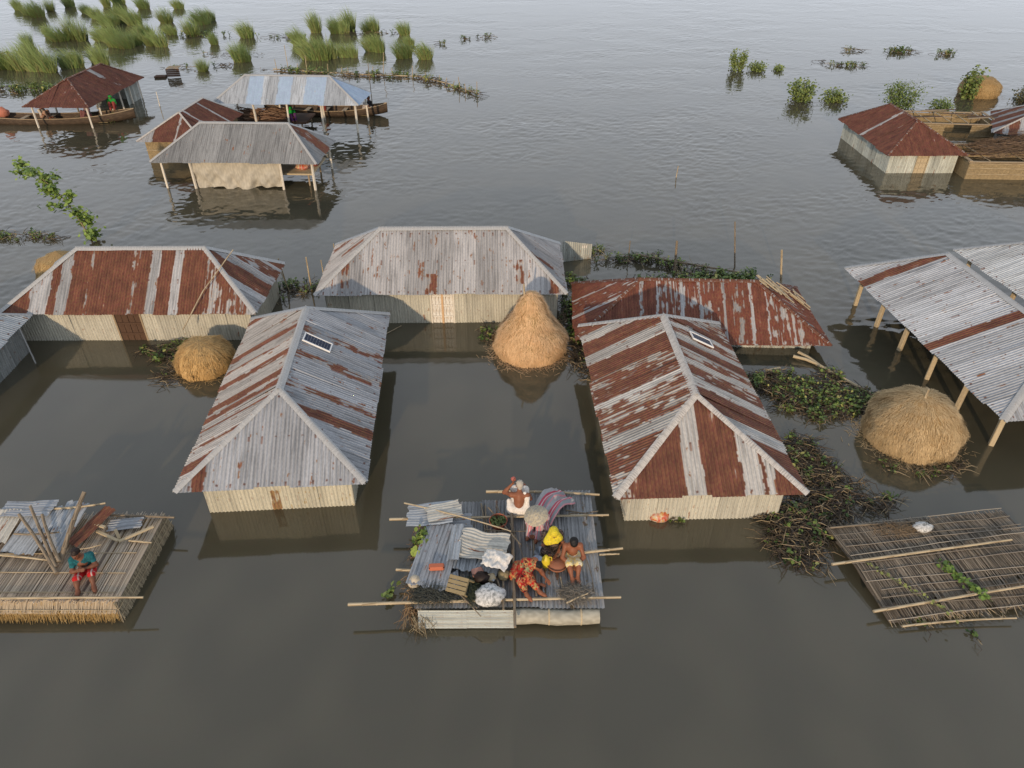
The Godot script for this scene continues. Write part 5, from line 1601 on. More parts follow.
	bundle(Vector3(-0.18, 0.50, -9.86), Vector3(0.13, 0.10, 0.11), M.old_wood, "khaki bundle beside the grey pole and the red sari")
	bundle(Vector3(-0.44, 0.50, -9.80), Vector3(0.10, 0.09, 0.10), M.straw_wood, "small straw-coloured bundle under the white cloth's edge")
	pole(Vector3(-0.36, 0.52, -11.95), Vector3(-0.12, 0.60, -11.05), 0.014, "thin dry stick standing right of the basket of greens", M.grey_bamboo)
	pole(Vector3(-0.62, 0.56, -11.15), Vector3(0.30, 0.62, -11.05), 0.014, "thin dry stick lying below the basket of greens", M.grey_bamboo)
	pole(Vector3(-0.05, 0.60, -11.3), Vector3(0.28, 0.52, -10.2), 0.010, "thin wire-like cane hanging left of the pots", M.grey_bamboo)
	pole(Vector3(-0.98, 0.50, -9.35), Vector3(-0.70, 0.46, -9.12), 0.016, "short forked twig before the stool", M.grey_bamboo)
	# white cloth over the tin
	var mbc := MB.new()
	cloth_patch(mbc, 0.58, 0.46, 0.05, 11)
	single(mbc, "white_cloth", M.white_cloth, Vector3(-0.34, 0.84, -10.10), -0.35, "white cloth thrown over the crumpled pale tin sheet", "cloth")
	# brick and block
	mb = MB.new()
	mb.box(Vector3.ZERO, Vector3(0.16, 0, 0), Vector3(0, 0.05, 0), Vector3(0, 0, 0.075), Color.WHITE, 0.25)
	single(mb, "brick", M.brick, Vector3(-1.58, 0.69, -9.98), 0.05, "orange brick lying on the long blue-grey sheets", "brick")
	mb = MB.new()
	mb.box(Vector3.ZERO, Vector3(0.12, 0, 0), Vector3(0, 0.06, 0), Vector3(0, 0, 0.09), Color.WHITE, 0.2)
	single(mb, "wooden_block", M.pink_wood, Vector3(-0.72, 0.60, -9.92), 0.35, "pinkish block between the stool and the pale tin", "block")
	stool(Vector3(-1.03, 0.47, -9.62), 0.38)
	# sack
	mb = MB.new()
	blob(mb, Vector3(0, 0.14, 0), Vector3(0.30, 0.18, 0.25), 5, 0.22, 30, 18)
	single(mb, "sack", M.sack, Vector3(-0.45, 0.46, -9.33), 0.2, "white crumpled sack at the front of the middle raft", "sack")
	net_heap(Vector3(-1.62, 0.46, -9.45), 0.45, 0.28, 0.16, "dark green net heap at the raft's front left corner", Color(0.085, 0.09, 0.075), 900)
	net_heap(Vector3(-0.80, 0.46, -9.55), 0.22, 0.35, 0.08, "dark leafy litter beside the wooden stool", Color(0.06, 0.075, 0.045), 320)
	net_heap(Vector3(1.30, 0.46, -9.45), 0.34, 0.22, 0.08, "brownish net in front of the boy in yellow shorts", Color(0.24, 0.215, 0.175), 620)
	# plants growing on the side
	var lf := MB.new()
	for k in 110:
		var p := Vector3(clampf(rng.randfn(0, 0.08), -0.16, 0.16), rng.randf_range(0.0, 0.22), clampf(rng.randfn(0, 0.13), -0.26, 0.26))
		lf.tube([Vector3(0, -0.02, p.z * 0.5), p], [0.006, 0.004], 3, Color(0.09, 0.12, 0.04))
		leaf_disc(lf, p, Vector3(rng.randfn(0, 0.5), 1, rng.randfn(0.2, 0.5)).normalized(), Vector3(rng.randfn(0, 1), 0, rng.randfn(0, 1)), rng.randf_range(0.03, 0.065), Color(0.07, 0.12, 0.02).lerp(Color(0.20, 0.26, 0.05), rng.randf()))
	single(lf, "leafy_plant", M.leaf, Vector3(-2.0, 0.45, -10.95), 0.0, "leafy green plant between two tin sheets on the raft", "plant")
	lf = MB.new()
	for k in 12:
		leaf_disc(lf, Vector3(rng.randfn(0, 0.07), rng.randf_range(0.0, 0.10), rng.randfn(0, 0.07)), Vector3(rng.randfn(0, 0.4), 1, rng.randfn(0.2, 0.4)).normalized(), Vector3(rng.randfn(0, 1), 0, rng.randfn(0, 1)), rng.randf_range(0.08, 0.13), Color(0.26, 0.32, 0.06))
	single(lf, "banana_leaf", M.leaf, Vector3(-2.02, 0.48, -10.52), 0.0, "bright yellow-green leaves at the raft's left side", "leaves")
	lf = MB.new()
	for k in 26:
		var p := Vector3(rng.randfn(0, 0.08), rng.randf_range(0.0, 0.22), rng.randfn(0, 0.09))
		lf.tube([Vector3(0, -0.1, 0), p], [0.006, 0.005], 3, Color(0.08, 0.10, 0.03))
		leaf_disc(lf, p, Vector3(rng.randfn(0, 0.5), 1, rng.randfn(0.2, 0.5)).normalized(), Vector3(rng.randfn(0, 1), 0, rng.randfn(0, 1)), rng.randf_range(0.04, 0.07), Color(0.08, 0.13, 0.03).lerp(Color(0.17, 0.22, 0.06), rng.randf()))
	single(lf, "leafy_plant", M.leaf, Vector3(-2.62, 0.02, -9.78), 0.0, "small plant sprouting from the water left of the raft", "plant")
	# pots, baskets, jugs
	pot(Vector3(0.60, 0.47, -10.50), 0.13, 0.16, "steel pot nearest the striped cloth", Color(0.62, 0.66, 0.70))
	pot(Vector3(0.54, 0.47, -10.24), 0.15, 0.16, "steel pot beside the red sari", Color(0.56, 0.60, 0.66))
	basket(Vector3(-0.31, 0.47, -11.36), 0.21, 0.17, "round red-brown basket full of greens", Color(0.62, 0.36, 0.27), Color(0.07, 0.10, 0.03), false)
	basket(Vector3(0.96, 0.47, -10.18), 0.23, 0.10, "flat brown basket with a heaped lid beside the boy", Color(0.58, 0.38, 0.28), Color(0.60, 0.40, 0.31), true)
	var jt := thing("plastic_jug", Vector3(0.72, 0.47, -10.20), 0.1, "yellow plastic jug between basket and pots", "jug")
	mb = MB.new()
	mb.lathe(Vector3.ZERO, [Vector2(0.0, 0.0), Vector2(0.085, 0.0), Vector2(0.095, 0.04), Vector2(0.095, 0.20), Vector2(0.06, 0.26), Vector2(0.035, 0.28), Vector2(0.035, 0.31), Vector2(0.0, 0.31)], 18)
	put(mb, "body", mat(Color(0.80, 0.72, 0.20), 0.4), jt)
	mb = MB.new()
	mb.tube([Vector3(0.05, 0.27, 0), Vector3(0.12, 0.25, 0), Vector3(0.125, 0.16, 0), Vector3(0.09, 0.12, 0)], [0.012, 0.012, 0.012, 0.012], 6)
	put(mb, "handle", mat(Color(0.78, 0.70, 0.20), 0.4), jt)
	mb = MB.new()
	mb.lathe(Vector3.ZERO, [Vector2(0.0, 0.0), Vector2(0.13, 0.01), Vector2(0.16, 0.10), Vector2(0.10, 0.19), Vector2(0.05, 0.21), Vector2(0.06, 0.25), Vector2(0.0, 0.24)], 18)
	single(mb, "water_jar", mat(Color(0.70, 0.66, 0.58), 0.6), Vector3(-2.02, 0.44, -9.72), 0.0, "pale round jar at the raft's left edge", "jar")

func cloth_patch(mb: MB, w: float, l: float, amp: float, seed: int, m := 26) -> void:
	var idx := []
	for j in m + 1:
		for k in m + 1:
			var u := (float(k) / m - 0.5) * w
			var v := (float(j) / m - 0.5) * l
			var e := 1.0 + 0.2 * N1.get_noise_2d(atan2(v, u) + seed, 0.0)
			var h := func(a: float, b: float) -> float: return amp * (N1.get_noise_2d(a * 3.0 + seed, b * 3.0) + 0.35 * N2.get_noise_2d(a * 9.0, b * 5.0 + seed)) - 1.1 * (a * a + b * b) * 0.6
			var hh: float = h.call(u, v)
			var nn := Vector3(-(h.call(u + 0.01, v) - hh) / 0.01, 1.0, -(h.call(u, v + 0.01) - hh) / 0.01).normalized()
			idx.append(mb.vert(Vector3(u * e, hh, v * e), nn, Vector2(float(k) / m, float(j) / m)))
	for j in m:
		for k in m:
			var i := j * (m + 1) + k
			mb.face(idx[i], idx[i + 1], idx[i + m + 2])
			mb.face(idx[i], idx[i + m + 2], idx[i + m + 1])

func stool(at: Vector3, turn: float) -> void:
	# a slatted wooden stool lying on its side, seat towards the camera
	var t := thing("wooden_stool", at, turn, "weathered wooden stool tipped over on the middle raft", "stool")
	t.rotation = Vector3(0.55, -0.32, 0.08)
	var y := 0.34
	for k in 4:
		var mb := MB.new()
		mb.box(Vector3(0, y, -0.135 + k * 0.09), Vector3(0.21, 0, 0), Vector3(0, 0.012, 0), Vector3(0, 0, 0.037))
		put(mb, "slat", M.old_wood, t)
	for s in [-1.0, 1.0]:
		var mb := MB.new()
		mb.box(Vector3(0.19 * s, y - 0.04, 0), Vector3(0.018, 0, 0), Vector3(0, 0.027, 0), Vector3(0, 0, 0.155))
		put(mb, "rail", M.old_wood, t)
		for r in [-1.0, 1.0]:
			mb = MB.new()
			mb.bar(Vector3(0.19 * s, y - 0.07, 0.15 * r), Vector3(0.21 * s, 0.0, 0.17 * r), 0.036, 0.036)
			put(mb, "leg", M.old_wood, t)
		mb = MB.new()
		mb.bar(Vector3(-0.19, 0.12, 0.16 * s), Vector3(0.19, 0.12, 0.16 * s), 0.022, 0.03)
		put(mb, "stretcher", M.old_wood, t)

func build_straw_raft() -> void:
	var c := Vector3(-10.0, 0, -10.5)
	var t := thing("raft", c, 0.0, "thatched raft of jute sticks at the left edge with a boy", "raft", "rafts")
	var mb := MB.new()
	# the bundle below
	mb.box(Vector3(0.0, 0.20, 0.05), Vector3(1.94, 0, 0), Vector3(0, 0.24, 0), Vector3(0, 0, 1.20))
	put(mb, "stick_bundle", M.straw_under, t)
	# sticks of the deck, one beside the other
	mb = MB.new()
	for layer in 2:
		var x := -1.98
		while x < 2.0:
			var zf := 1.22 + rng.randfn(0, 0.03)
			var zb := -1.20 + rng.randfn(0, 0.05)
			var y := 0.462 + layer * 0.014 + rng.randf_range(0, 0.010)
			var cc := Color(0.33, 0.27, 0.205).lerp(Color(0.62, 0.525, 0.405), rng.randf())
			if rng.randf() < 0.15:
				cc = Color(0.18, 0.145, 0.11)
			var r := rng.randf_range(0.007, 0.012)
			var dx := rng.randfn(0, 0.02)
			if layer == 0 or rng.randf() < 0.7:
				mb.tube([Vector3(x, y, zf), Vector3(x + dx * 0.5, y + 0.004, 0.0), Vector3(x + dx, y, zb)], [r, r, r * 0.7], 4, cc)
			x += rng.randf_range(0.016, 0.026)
	var dk := put(mb, "deck_sticks", M.straw, t)
	dk.set_meta("kind", "stuff")
	# front lip sloping to the water, and its golden fringe
	mb = MB.new()
	for k in 800:
		var x := rng.randf_range(-1.98, 1.98)
		var cc := Color(0.34, 0.265, 0.18).lerp(Color(0.52, 0.43, 0.30), rng.randf())
		mb.tube([Vector3(x, 0.47, 1.16), Vector3(x + rng.randfn(0, 0.012), 0.26 + rng.randfn(0, 0.02), 1.36)], [0.010, 0.008], 4, cc)
	for k in 900:
		var x := rng.randf_range(-2.0, 1.98)
		var a := Vector3(x, 0.28 + rng.randfn(0, 0.02), 1.33 + rng.randfn(0, 0.01))
		var b := a + Vector3(rng.randfn(0, 0.03), -rng.randf_range(0.10, 0.28), 0.06 + rng.randfn(0, 0.025))
		mb.tube([a, b], [0.006, 0.003], 3, Color(0.30, 0.19, 0.06).lerp(Color(0.56, 0.40, 0.18), rng.randf()))
	var fr := put(mb, "straw_fringe", M.straw, t)
	fr.set_meta("kind", "stuff")
	# right flank: upright stalks
	mb = MB.new()
	for k in 520:
		var z := rng.randf_range(-1.25, 1.3)
		var cc := Color(0.20, 0.165, 0.11).lerp(Color(0.44, 0.37, 0.25), rng.randf())
		mb.tube([Vector3(1.94 + rng.randfn(0, 0.01), 0.47, z), Vector3(2.02 + rng.randfn(0, 0.015), -0.05, z + rng.randfn(0, 0.06))], [0.009, 0.007], 4, cc)
	var fl := put(mb, "side_stalks", M.straw, t)
	fl.set_meta("kind", "stuff")
	for yy in [0.16, 0.34]:
		mb = MB.new()
		bamboo(mb, Vector3(2.03 - yy * 0.05, yy, -1.3), Vector3(2.03 - yy * 0.05, yy, 1.3), 0.011)
		put(mb, "side_lath", M.bamboo, t)
	for z in [1.02, 0.50, 0.02]:
		mb = MB.new()
		bamboo(mb, Vector3(-2.0, 0.505, z), Vector3(1.85, 0.505, z + rng.randfn(0, 0.02)), 0.012)
		put(mb, "deck_lath", M.bamboo, t)
	mb = MB.new()
	bamboo(mb, Vector3(-2.0, 0.33, 1.33), Vector3(1.95, 0.33, 1.33), 0.010)
	put(mb, "front_lath", M.bamboo, t)
	pole(Vector3(-12.0, 0.53, -9.28), Vector3(-7.50, 0.53, -9.33), 0.030, "bamboo pole along the front edge of the thatched raft")
	pole(Vector3(-9.35, 0.54, -11.62), Vector3(-7.70, 0.56, -11.52), 0.032, "grey pole along the back edge of the thatched raft", M.grey_bamboo)
	pole(Vector3(-8.45, 0.53, -10.85), Vector3(-7.95, 0.50, -10.82), 0.026, "bamboo stub at the thatched raft's right flank")
	pole(Vector3(-9.64, 0.55, -10.20), Vector3(-9.36, 1.50, -11.38), 0.060, "thick bamboo trunk leaning up over the tin pile", M.grey_bamboo, "bamboo poles on the rafts", 0.02)
	pole(Vector3(-9.56, 0.56, -9.92), Vector3(-10.75, 1.15, -11.05), 0.045, "lowest of the three leaning bamboo poles", M.grey_bamboo)
	pole(Vector3(-9.62, 0.60, -10.05), Vector3(-10.50, 1.30, -11.15), 0.042, "middle one of the three leaning bamboo poles", M.grey_bamboo)
	pole(Vector3(-9.58, 0.66, -10.15), Vector3(-10.20, 1.20, -11.0), 0.040, "thin upper one of the three leaning bamboo poles", M.grey_bamboo)
	pole(Vector3(-11.6, 0.70, -10.35), Vector3(-9.72, 0.55, -10.25), 0.028, "pale pole crossing below the tin pile")
	pole(Vector3(-10.6, 0.86, -11.50), Vector3(-9.2, 0.92, -11.62), 0.030, "pale pole lying over the top of the tin pile")
	pole(Vector3(-10.9, 0.75, -10.85), Vector3(-9.9, 0.80, -10.85), 0.026, "grey pole lying across the middle of the tin pile", M.grey_bamboo)
	pole(Vector3(-9.55, 0.57, -10.55), Vector3(-8.98, 0.57, -10.70), 0.016, "thin white lath right of the leaning trunk")
	loose_sheet(Vector3(-10.55, 0.74, -11.0), Vector3(1, 0.0, 0.12), Vector3(0.25, 0.22, -1), 0.75, 1.25, M.old_tin, "grey tin sheet under the leaning poles of the thatched raft", 0.05)
	loose_sheet(Vector3(-9.93, 0.72, -11.10), Vector3(1, -0.05, 0.1), Vector3(0.35, 0.22, -1), 0.52, 1.25, M.old_tin, "weathered tin sheet beside the thick leaning trunk", 0.05)
	loose_sheet(Vector3(-11.35, 0.78, -11.05), Vector3(1, 0.0, 0.0), Vector3(0.15, 0.25, -1), 0.75, 0.85, M.old_tin_pale, "pale tin sheet at the picture's left edge on the raft", 0.05)
	loose_sheet(Vector3(-10.9, 0.86, -11.5), Vector3(0.0, 0.0, 1), Vector3(1, 0.05, -0.2), 0.5, 1.2, M.old_tin_blue, "blue-grey tin sheet at the back of the thatched raft", 0.06, 0.005)
	loose_sheet(Vector3(-9.36, 0.68, -11.15), Vector3(1, 0.0, 0.45), Vector3(0.42, 0.15, -1), 0.34, 1.1, M.rust_tin, "rust-brown tin sheet beside the thick leaning trunk", 0.04)
	loose_sheet(Vector3(-8.72, 0.56, -11.32), Vector3(0.1, 0, 1), Vector3(1, 0.05, 0.1), 0.36, 0.75, M.old_tin_blue, "small blue-grey tin sheet inside the wooden frame", 0.03)
	# broken wooden frame on the deck
	var f := thing("salvaged_timber", Vector3(-8.75, 0.55, -11.1), 0.0, "broken wooden frame round the small tin sheet", "timber")
	for s in [[Vector3(-0.50, 0.03, 0.02), Vector3(0.10, 0.03, 0.30)], [Vector3(0.12, 0.035, 0.32), Vector3(0.72, 0.06, -0.10)], [Vector3(0.08, 0.0, 0.22), Vector3(0.05, 0.26, 0.18)], [Vector3(-0.62, 0.12, -0.12), Vector3(-0.30, 0.14, 0.0)]]:
		mb = MB.new()
		mb.bar(s[0], s[1], 0.065, 0.04)
		put(mb, "board", M.straw_wood, f)

func build_lattice() -> void:
	# a fallen bamboo lattice roof, half afloat
	var c := Vector3(9.3, 0, -10.4)
	var t := thing("bamboo_lattice", c, 0.0, "sunken brown bamboo lattice roof floating at the right corner", "lattice")
	var mb := MB.new()
	var P := func(u: float, v: float) -> Vector3:
		# u 0..1 left to right, v 0..1 back to front
		var a := Vector3(7.25, 0.24, -11.55).lerp(Vector3(11.6, 0.26, -12.05), u)
		var b := Vector3(7.70, 0.14, -9.05).lerp(Vector3(11.9, 0.20, -9.55), u)
		return a.lerp(b, v) + Vector3(0, 0.05 * N1.get_noise_2d(u * 2.0, v * 2.0) + 0.06 * sin(v * PI), 0) - c
	var n := 330
	for k in n:
		var u := (k + rng.randf() * 0.6) / n
		if rng.randf() < 0.05:
			continue
		var v0 := rng.randf_range(-0.02, 0.04)
		var v1 := rng.randf_range(0.93, 1.06)
		if rng.randf() < 0.12:
			v1 = rng.randf_range(0.5, 0.9)
		var cc := Color(0.085, 0.072, 0.056).lerp(Color(0.36, 0.305, 0.235), pow(rng.randf(), 1.9))
		cc = cc.lerp(Color(0.33, 0.27, 0.19), 0.6 * maxf(0.0, N1.get_noise_2d(u * 3.0, 8.0)))
		var pts := []
		for j in 5:
			pts.append(P.call(u + 0.004 * sin(j * 2.0 + k), lerpf(v0, v1, j / 4.0)) + Vector3(0, rng.randf_range(0, 0.012), 0))
		mb.tube(pts, [0.010, 0.010, 0.010, 0.009, 0.007], 4, cc)
	for k in 60:
		var u := rng.randf()
		var a: Vector3 = P.call(u, 0.98)
		mb.tube([a, a + Vector3(rng.randfn(0.05, 0.08), -0.08, rng.randf_range(0.05, 0.25))], [0.012, 0.006], 4, Color(0.34, 0.27, 0.17))
	var s := put(mb, "lattice_slats", M.straw, t)
	s.set_meta("kind", "stuff")
	mb = MB.new()
	for j in 9:
		for k in 9:
			pass
	# dark soaked thatch below
	var grid := []
	for j in 13:
		for k in 17:
			grid.append(mb.vert(P.call(k / 16.0, j / 12.0) + Vector3(0, -0.05, 0), Vector3.UP, Vector2(k / 4.0, j / 4.0), Color(0.17, 0.14, 0.105)))
	for j in 12:
		for k in 16:
			var i := j * 17 + k
			if N2.get_noise_2d(k * 1.7, j * 1.9) > 0.45:
				continue
			mb.face(grid[i], grid[i + 1], grid[i + 18])
			mb.face(grid[i], grid[i + 18], grid[i + 17])
	put(mb, "soaked_thatch", M.straw, t)
	for k in 12:
		mb = MB.new()
		var v := 0.02 + 0.965 * k / 11.0 + rng.randfn(0, 0.018)
		var tilt := rng.randfn(0.0, 0.0035)
		var u0 := rng.randf_range(-0.02, 0.05)
		var pts := []
		var rad := []
		for j in 9:
			pts.append(P.call(lerpf(u0, rng.randf_range(1.0, 1.02) if j == 8 else 1.0, j / 8.0), v + tilt * j) + Vector3(0, 0.024, 0))
			rad.append(0.009)
		mb.tube(pts, rad, 5, Color(0.17, 0.145, 0.115).lerp(Color(0.36, 0.32, 0.26), rng.randf()))
		put(mb, "cross_lath", M.straw, t)
	pole(Vector3(6.95, 0.30, -10.38), Vector3(11.15, 0.42, -10.98), 0.034, "upper long bamboo pole across the sunken lattice", M.bamboo, "bamboo poles on the lattice")
	pole(Vector3(7.40, 0.22, -9.22), Vector3(11.3, 0.36, -9.85), 0.034, "lower long bamboo pole across the sunken lattice", M.bamboo, "bamboo poles on the lattice")
	pole(Vector3(7.9, 0.10, -8.95), Vector3(10.3, 0.14, -9.12), 0.026, "frayed bamboo pole at the lattice's front hem", M.bamboo, "bamboo poles on the lattice")
	pole(Vector3(7.3, 0.30, -11.45), Vector3(9.6, 0.34, -11.62), 0.022, "grey bamboo along the back of the sunken lattice", M.grey_bamboo, "bamboo poles on the lattice")
	mb = MB.new()
	blob(mb, Vector3(0, 0.06, 0), Vector3(0.22, 0.10, 0.14), 9, 0.4)
	single(mb, "sack", M.sack, Vector3(9.40, 0.30, -11.42), 0.1, "whitish crumpled bag on the sunken lattice", "sack")
	net_heap(Vector3(8.75, 0.30, -11.35), 0.55, 0.14, 0.05, "brown litter left of the whitish bag on the lattice", Color(0.24, 0.17, 0.10), 220)
	var lf := MB.new()
	for k in 120:
		var f := rng.randf()
		var p := Vector3(lerpf(-0.30, 0.20, f) + rng.randfn(0, 0.06), rng.randf_range(0.0, 0.10), lerpf(-0.45, 0.45, f) + rng.randfn(0, 0.06))
		leaf_disc(lf, p, Vector3(rng.randfn(0, 0.5), 1, rng.randfn(0.2, 0.5)).normalized(), Vector3(rng.randfn(0, 1), 0, rng.randfn(0, 1)), rng.randf_range(0.03, 0.06), Color(0.07, 0.13, 0.025).lerp(Color(0.17, 0.25, 0.05), rng.randf()))
	lf.tube([Vector3(-0.36, 0.03, -0.55), Vector3(-0.05, 0.06, 0.0), Vector3(0.26, 0.03, 0.55)], [0.012, 0.010, 0.006], 4, Color(0.09, 0.12, 0.04))
	single(lf, "leafy_plant", M.leaf, Vector3(9.65, 0.26, -9.95), 0.0, "bright green creeper on the sunken lattice", "plant")
	lf = MB.new()
	for k in 34:
		var f := k / 34.0
		leaf_disc(lf, Vector3(lerpf(-0.65, 0.65, f) + rng.randfn(0, 0.05), rng.randf_range(0.02, 0.05), lerpf(-0.7, 0.75, f) + rng.randfn(0, 0.05)), Vector3(rng.randfn(0, 0.3), 1, rng.randfn(0.2, 0.3)).normalized(), Vector3(rng.randfn(0, 1), 0, rng.randfn(0, 1)), rng.randf_range(0.025, 0.05), Color(0.22, 0.24, 0.07))
	lf.tube([Vector3(-0.65, 0.02, -0.7), Vector3(0, 0.03, 0.1), Vector3(0.65, 0.02, 0.75)], [0.006, 0.006, 0.004], 3, Color(0.15, 0.16, 0.06))
	single(lf, "vine", M.leaf, Vector3(8.35, 0.28, -9.75), 0.0, "thin yellow-green vine crossing the sunken lattice", "vine")
	drift("water_hyacinth", "few leaves adrift below the sunken lattice", [[8.55, -8.95, 0.35, 0.3, 0.3, 120.0, 0.6], [9.3, -8.75, 0.2, 0.2, 0.0, 60.0, 0.7], [8.3, -9.2, 0.25, 0.15, 0.0, 120.0, 0.4]], 0.1, 0.9)

# ---------------------------------------------------------------- bodies
func sd_cap(p: Vector3, a: Vector3, b: Vector3, ra: float, rb: float) -> float:
	var ab := b - a
	var q := ab.length_squared()
	var h := 0.0
	if q > 1e-9:
		h = clampf((p - a).dot(ab) / q, 0.0, 1.0)
	return (p - a - ab * h).length() - lerpf(ra, rb, h)

# smooth union of tapered capsules [a, b, ra, rb], meshed as surface nets into mb
func sdf_mesh(mb: MB, prims: Array, cell: float, k: float, cut_y := -1000.0) -> void:
	var lo := Vector3.ONE * 1e9
	var hi := Vector3.ONE * -1e9
	for p in prims:
		var r: float = maxf(p[2], p[3]) + cell * 3.0
		lo = lo.min((p[0] as Vector3).min(p[1]) - Vector3.ONE * r)
		hi = hi.max((p[0] as Vector3).max(p[1]) + Vector3.ONE * r)
	var nx := int((hi.x - lo.x) / cell) + 2
	var ny := int((hi.y - lo.y) / cell) + 2
	var nz := int((hi.z - lo.z) / cell) + 2
	var d := PackedFloat32Array()
	d.resize(nx * ny * nz)
	d.fill(1.0)
	for p in prims:
		var a: Vector3 = p[0]
		var b: Vector3 = p[1]
		var ra: float = p[2]
		var rb: float = p[3]
		var r: float = maxf(ra, rb) + k + cell * 2.5
		var l := (a.min(b) - Vector3.ONE * r - lo) / cell
		var h := (a.max(b) + Vector3.ONE * r - lo) / cell
		for z in range(maxi(0, int(l.z)), mini(nz, int(h.z) + 2)):
			for y in range(maxi(0, int(l.y)), mini(ny, int(h.y) + 2)):
				var base := (z * ny + y) * nx
				for x in range(maxi(0, int(l.x)), mini(nx, int(h.x) + 2)):
					var e := sd_cap(lo + Vector3(x, y, z) * cell, a, b, ra, rb)
					var o := d[base + x]
					if o >= 1.0:
						d[base + x] = minf(e, 0.99)
					else:
						var w := maxf(k - absf(o - e), 0.0) / k
						d[base + x] = minf(o, e) - w * w * k * 0.25
	var vid := PackedInt32Array()
	vid.resize(nx * ny * nz)
	vid.fill(-1)
	var sx := 1
	var sy := nx
	var sz := nx * ny
	var offs := [0, sx, sy, sx + sy, sz, sx + sz, sy + sz, sx + sy + sz]
	var edges := [[0, 1], [2, 3], [4, 5], [6, 7], [0, 2], [1, 3], [4, 6], [5, 7], [0, 4], [1, 5], [2, 6], [3, 7]]
	var cp := [Vector3(0, 0, 0), Vector3(1, 0, 0), Vector3(0, 1, 0), Vector3(1, 1, 0), Vector3(0, 0, 1), Vector3(1, 0, 1), Vector3(0, 1, 1), Vector3(1, 1, 1)]
	for z in nz - 1:
		for y in ny - 1:
			var base := (z * ny + y) * nx
			for x in nx - 1:
				var i := base + x
				var v0 := d[i]
				if v0 > cell * 2.5 or v0 < -cell * 2.5:
					continue
				var neg := 0
				for q in 8:
					if d[i + offs[q]] < 0.0:
						neg += 1
				if neg == 0 or neg == 8:
					continue
				var acc := Vector3.ZERO
				var cnt := 0
				for e in edges:
					var da := d[i + offs[e[0]]]
					var db := d[i + offs[e[1]]]
					if (da < 0.0) != (db < 0.0):
						acc += (cp[e[0]] as Vector3).lerp(cp[e[1]], da / (da - db))
						cnt += 1
				var g := Vector3(d[i + sx] + d[i + sx + sy] + d[i + sx + sz] + d[i + offs[7]] - d[i] - d[i + sy] - d[i + sz] - d[i + sy + sz],
					d[i + sy] + d[i + sx + sy] + d[i + sy + sz] + d[i + offs[7]] - d[i] - d[i + sx] - d[i + sz] - d[i + sx + sz],
					d[i + sz] + d[i + sx + sz] + d[i + sy + sz] + d[i + offs[7]] - d[i] - d[i + sx] - d[i + sy] - d[i + sx + sy]).normalized()
				var pos := lo + (Vector3(x, y, z) + acc / cnt) * cell
				vid[i] = mb.vert(Vector3(pos.x, maxf(pos.y, cut_y), pos.z), g)
	for z in range(1, nz - 1):
		for y in range(1, ny - 1):
			var base := (z * ny + y) * nx
			for x in range(1, nx - 1):
				var i := base + x
				var s := d[i] < 0.0
				for ax in 3:
					var st: int = [sx, sy, sz][ax]
					if s == (d[i + st] < 0.0):
						continue
					var u: int = [sy, sz, sx][ax]
					var w: int = [sz, sx, sy][ax]
					var a := vid[i]
					var b := vid[i - u]
					var c := vid[i - u - w]
					var e := vid[i - w]
					if a < 0 or b < 0 or c < 0 or e < 0:
						continue
					mb.face(a, b, c)
					mb.face(a, c, e)

func hand_prims(w: Vector3, dir: Vector3, palm_n: Vector3, thumb_side: float, curl: float, s: float) -> Array:
	# wrist at w, hand along dir, palm facing palm_n
	dir = dir.normalized()
	palm_n = (palm_n - dir * palm_n.dot(dir)).normalized()
	var side := dir.cross(palm_n) * thumb_side
	var out := []
	var knuckle := w + dir * 0.085 * s
	for f in 4:
		var off := side * (0.030 - 0.020 * f) * s
		out.append([w + off * 0.5 + dir * 0.01 * s, knuckle + off, 0.017 * s, 0.012 * s])
		var L: float = [0.070, 0.080, 0.074, 0.058][f] * s
		var p: Vector3 = knuckle + off
		var d := dir
		for j in 3:
			var an := curl * (0.55 + 0.35 * j)
			var dd := (d * cos(an) + palm_n * sin(an)).normalized()
			var q: Vector3 = p + dd * L * [0.45, 0.32, 0.23][j]
			out.append([p, q, (0.0095 - 0.001 * j) * s, (0.009 - 0.001 * j) * s])
			p = q
	var tb := w + dir * 0.025 * s + side * 0.022 * s
	var t1 := tb + (dir * 0.6 + side * 0.75 + palm_n * 0.35).normalized() * 0.042 * s
	var t2 := t1 + (dir * 0.85 + side * 0.25 + palm_n * 0.45).normalized() * 0.035 * s
	out.append([tb, t1, 0.013 * s, 0.011 * s])
	out.append([t1, t2, 0.011 * s, 0.008 * s])
	return out

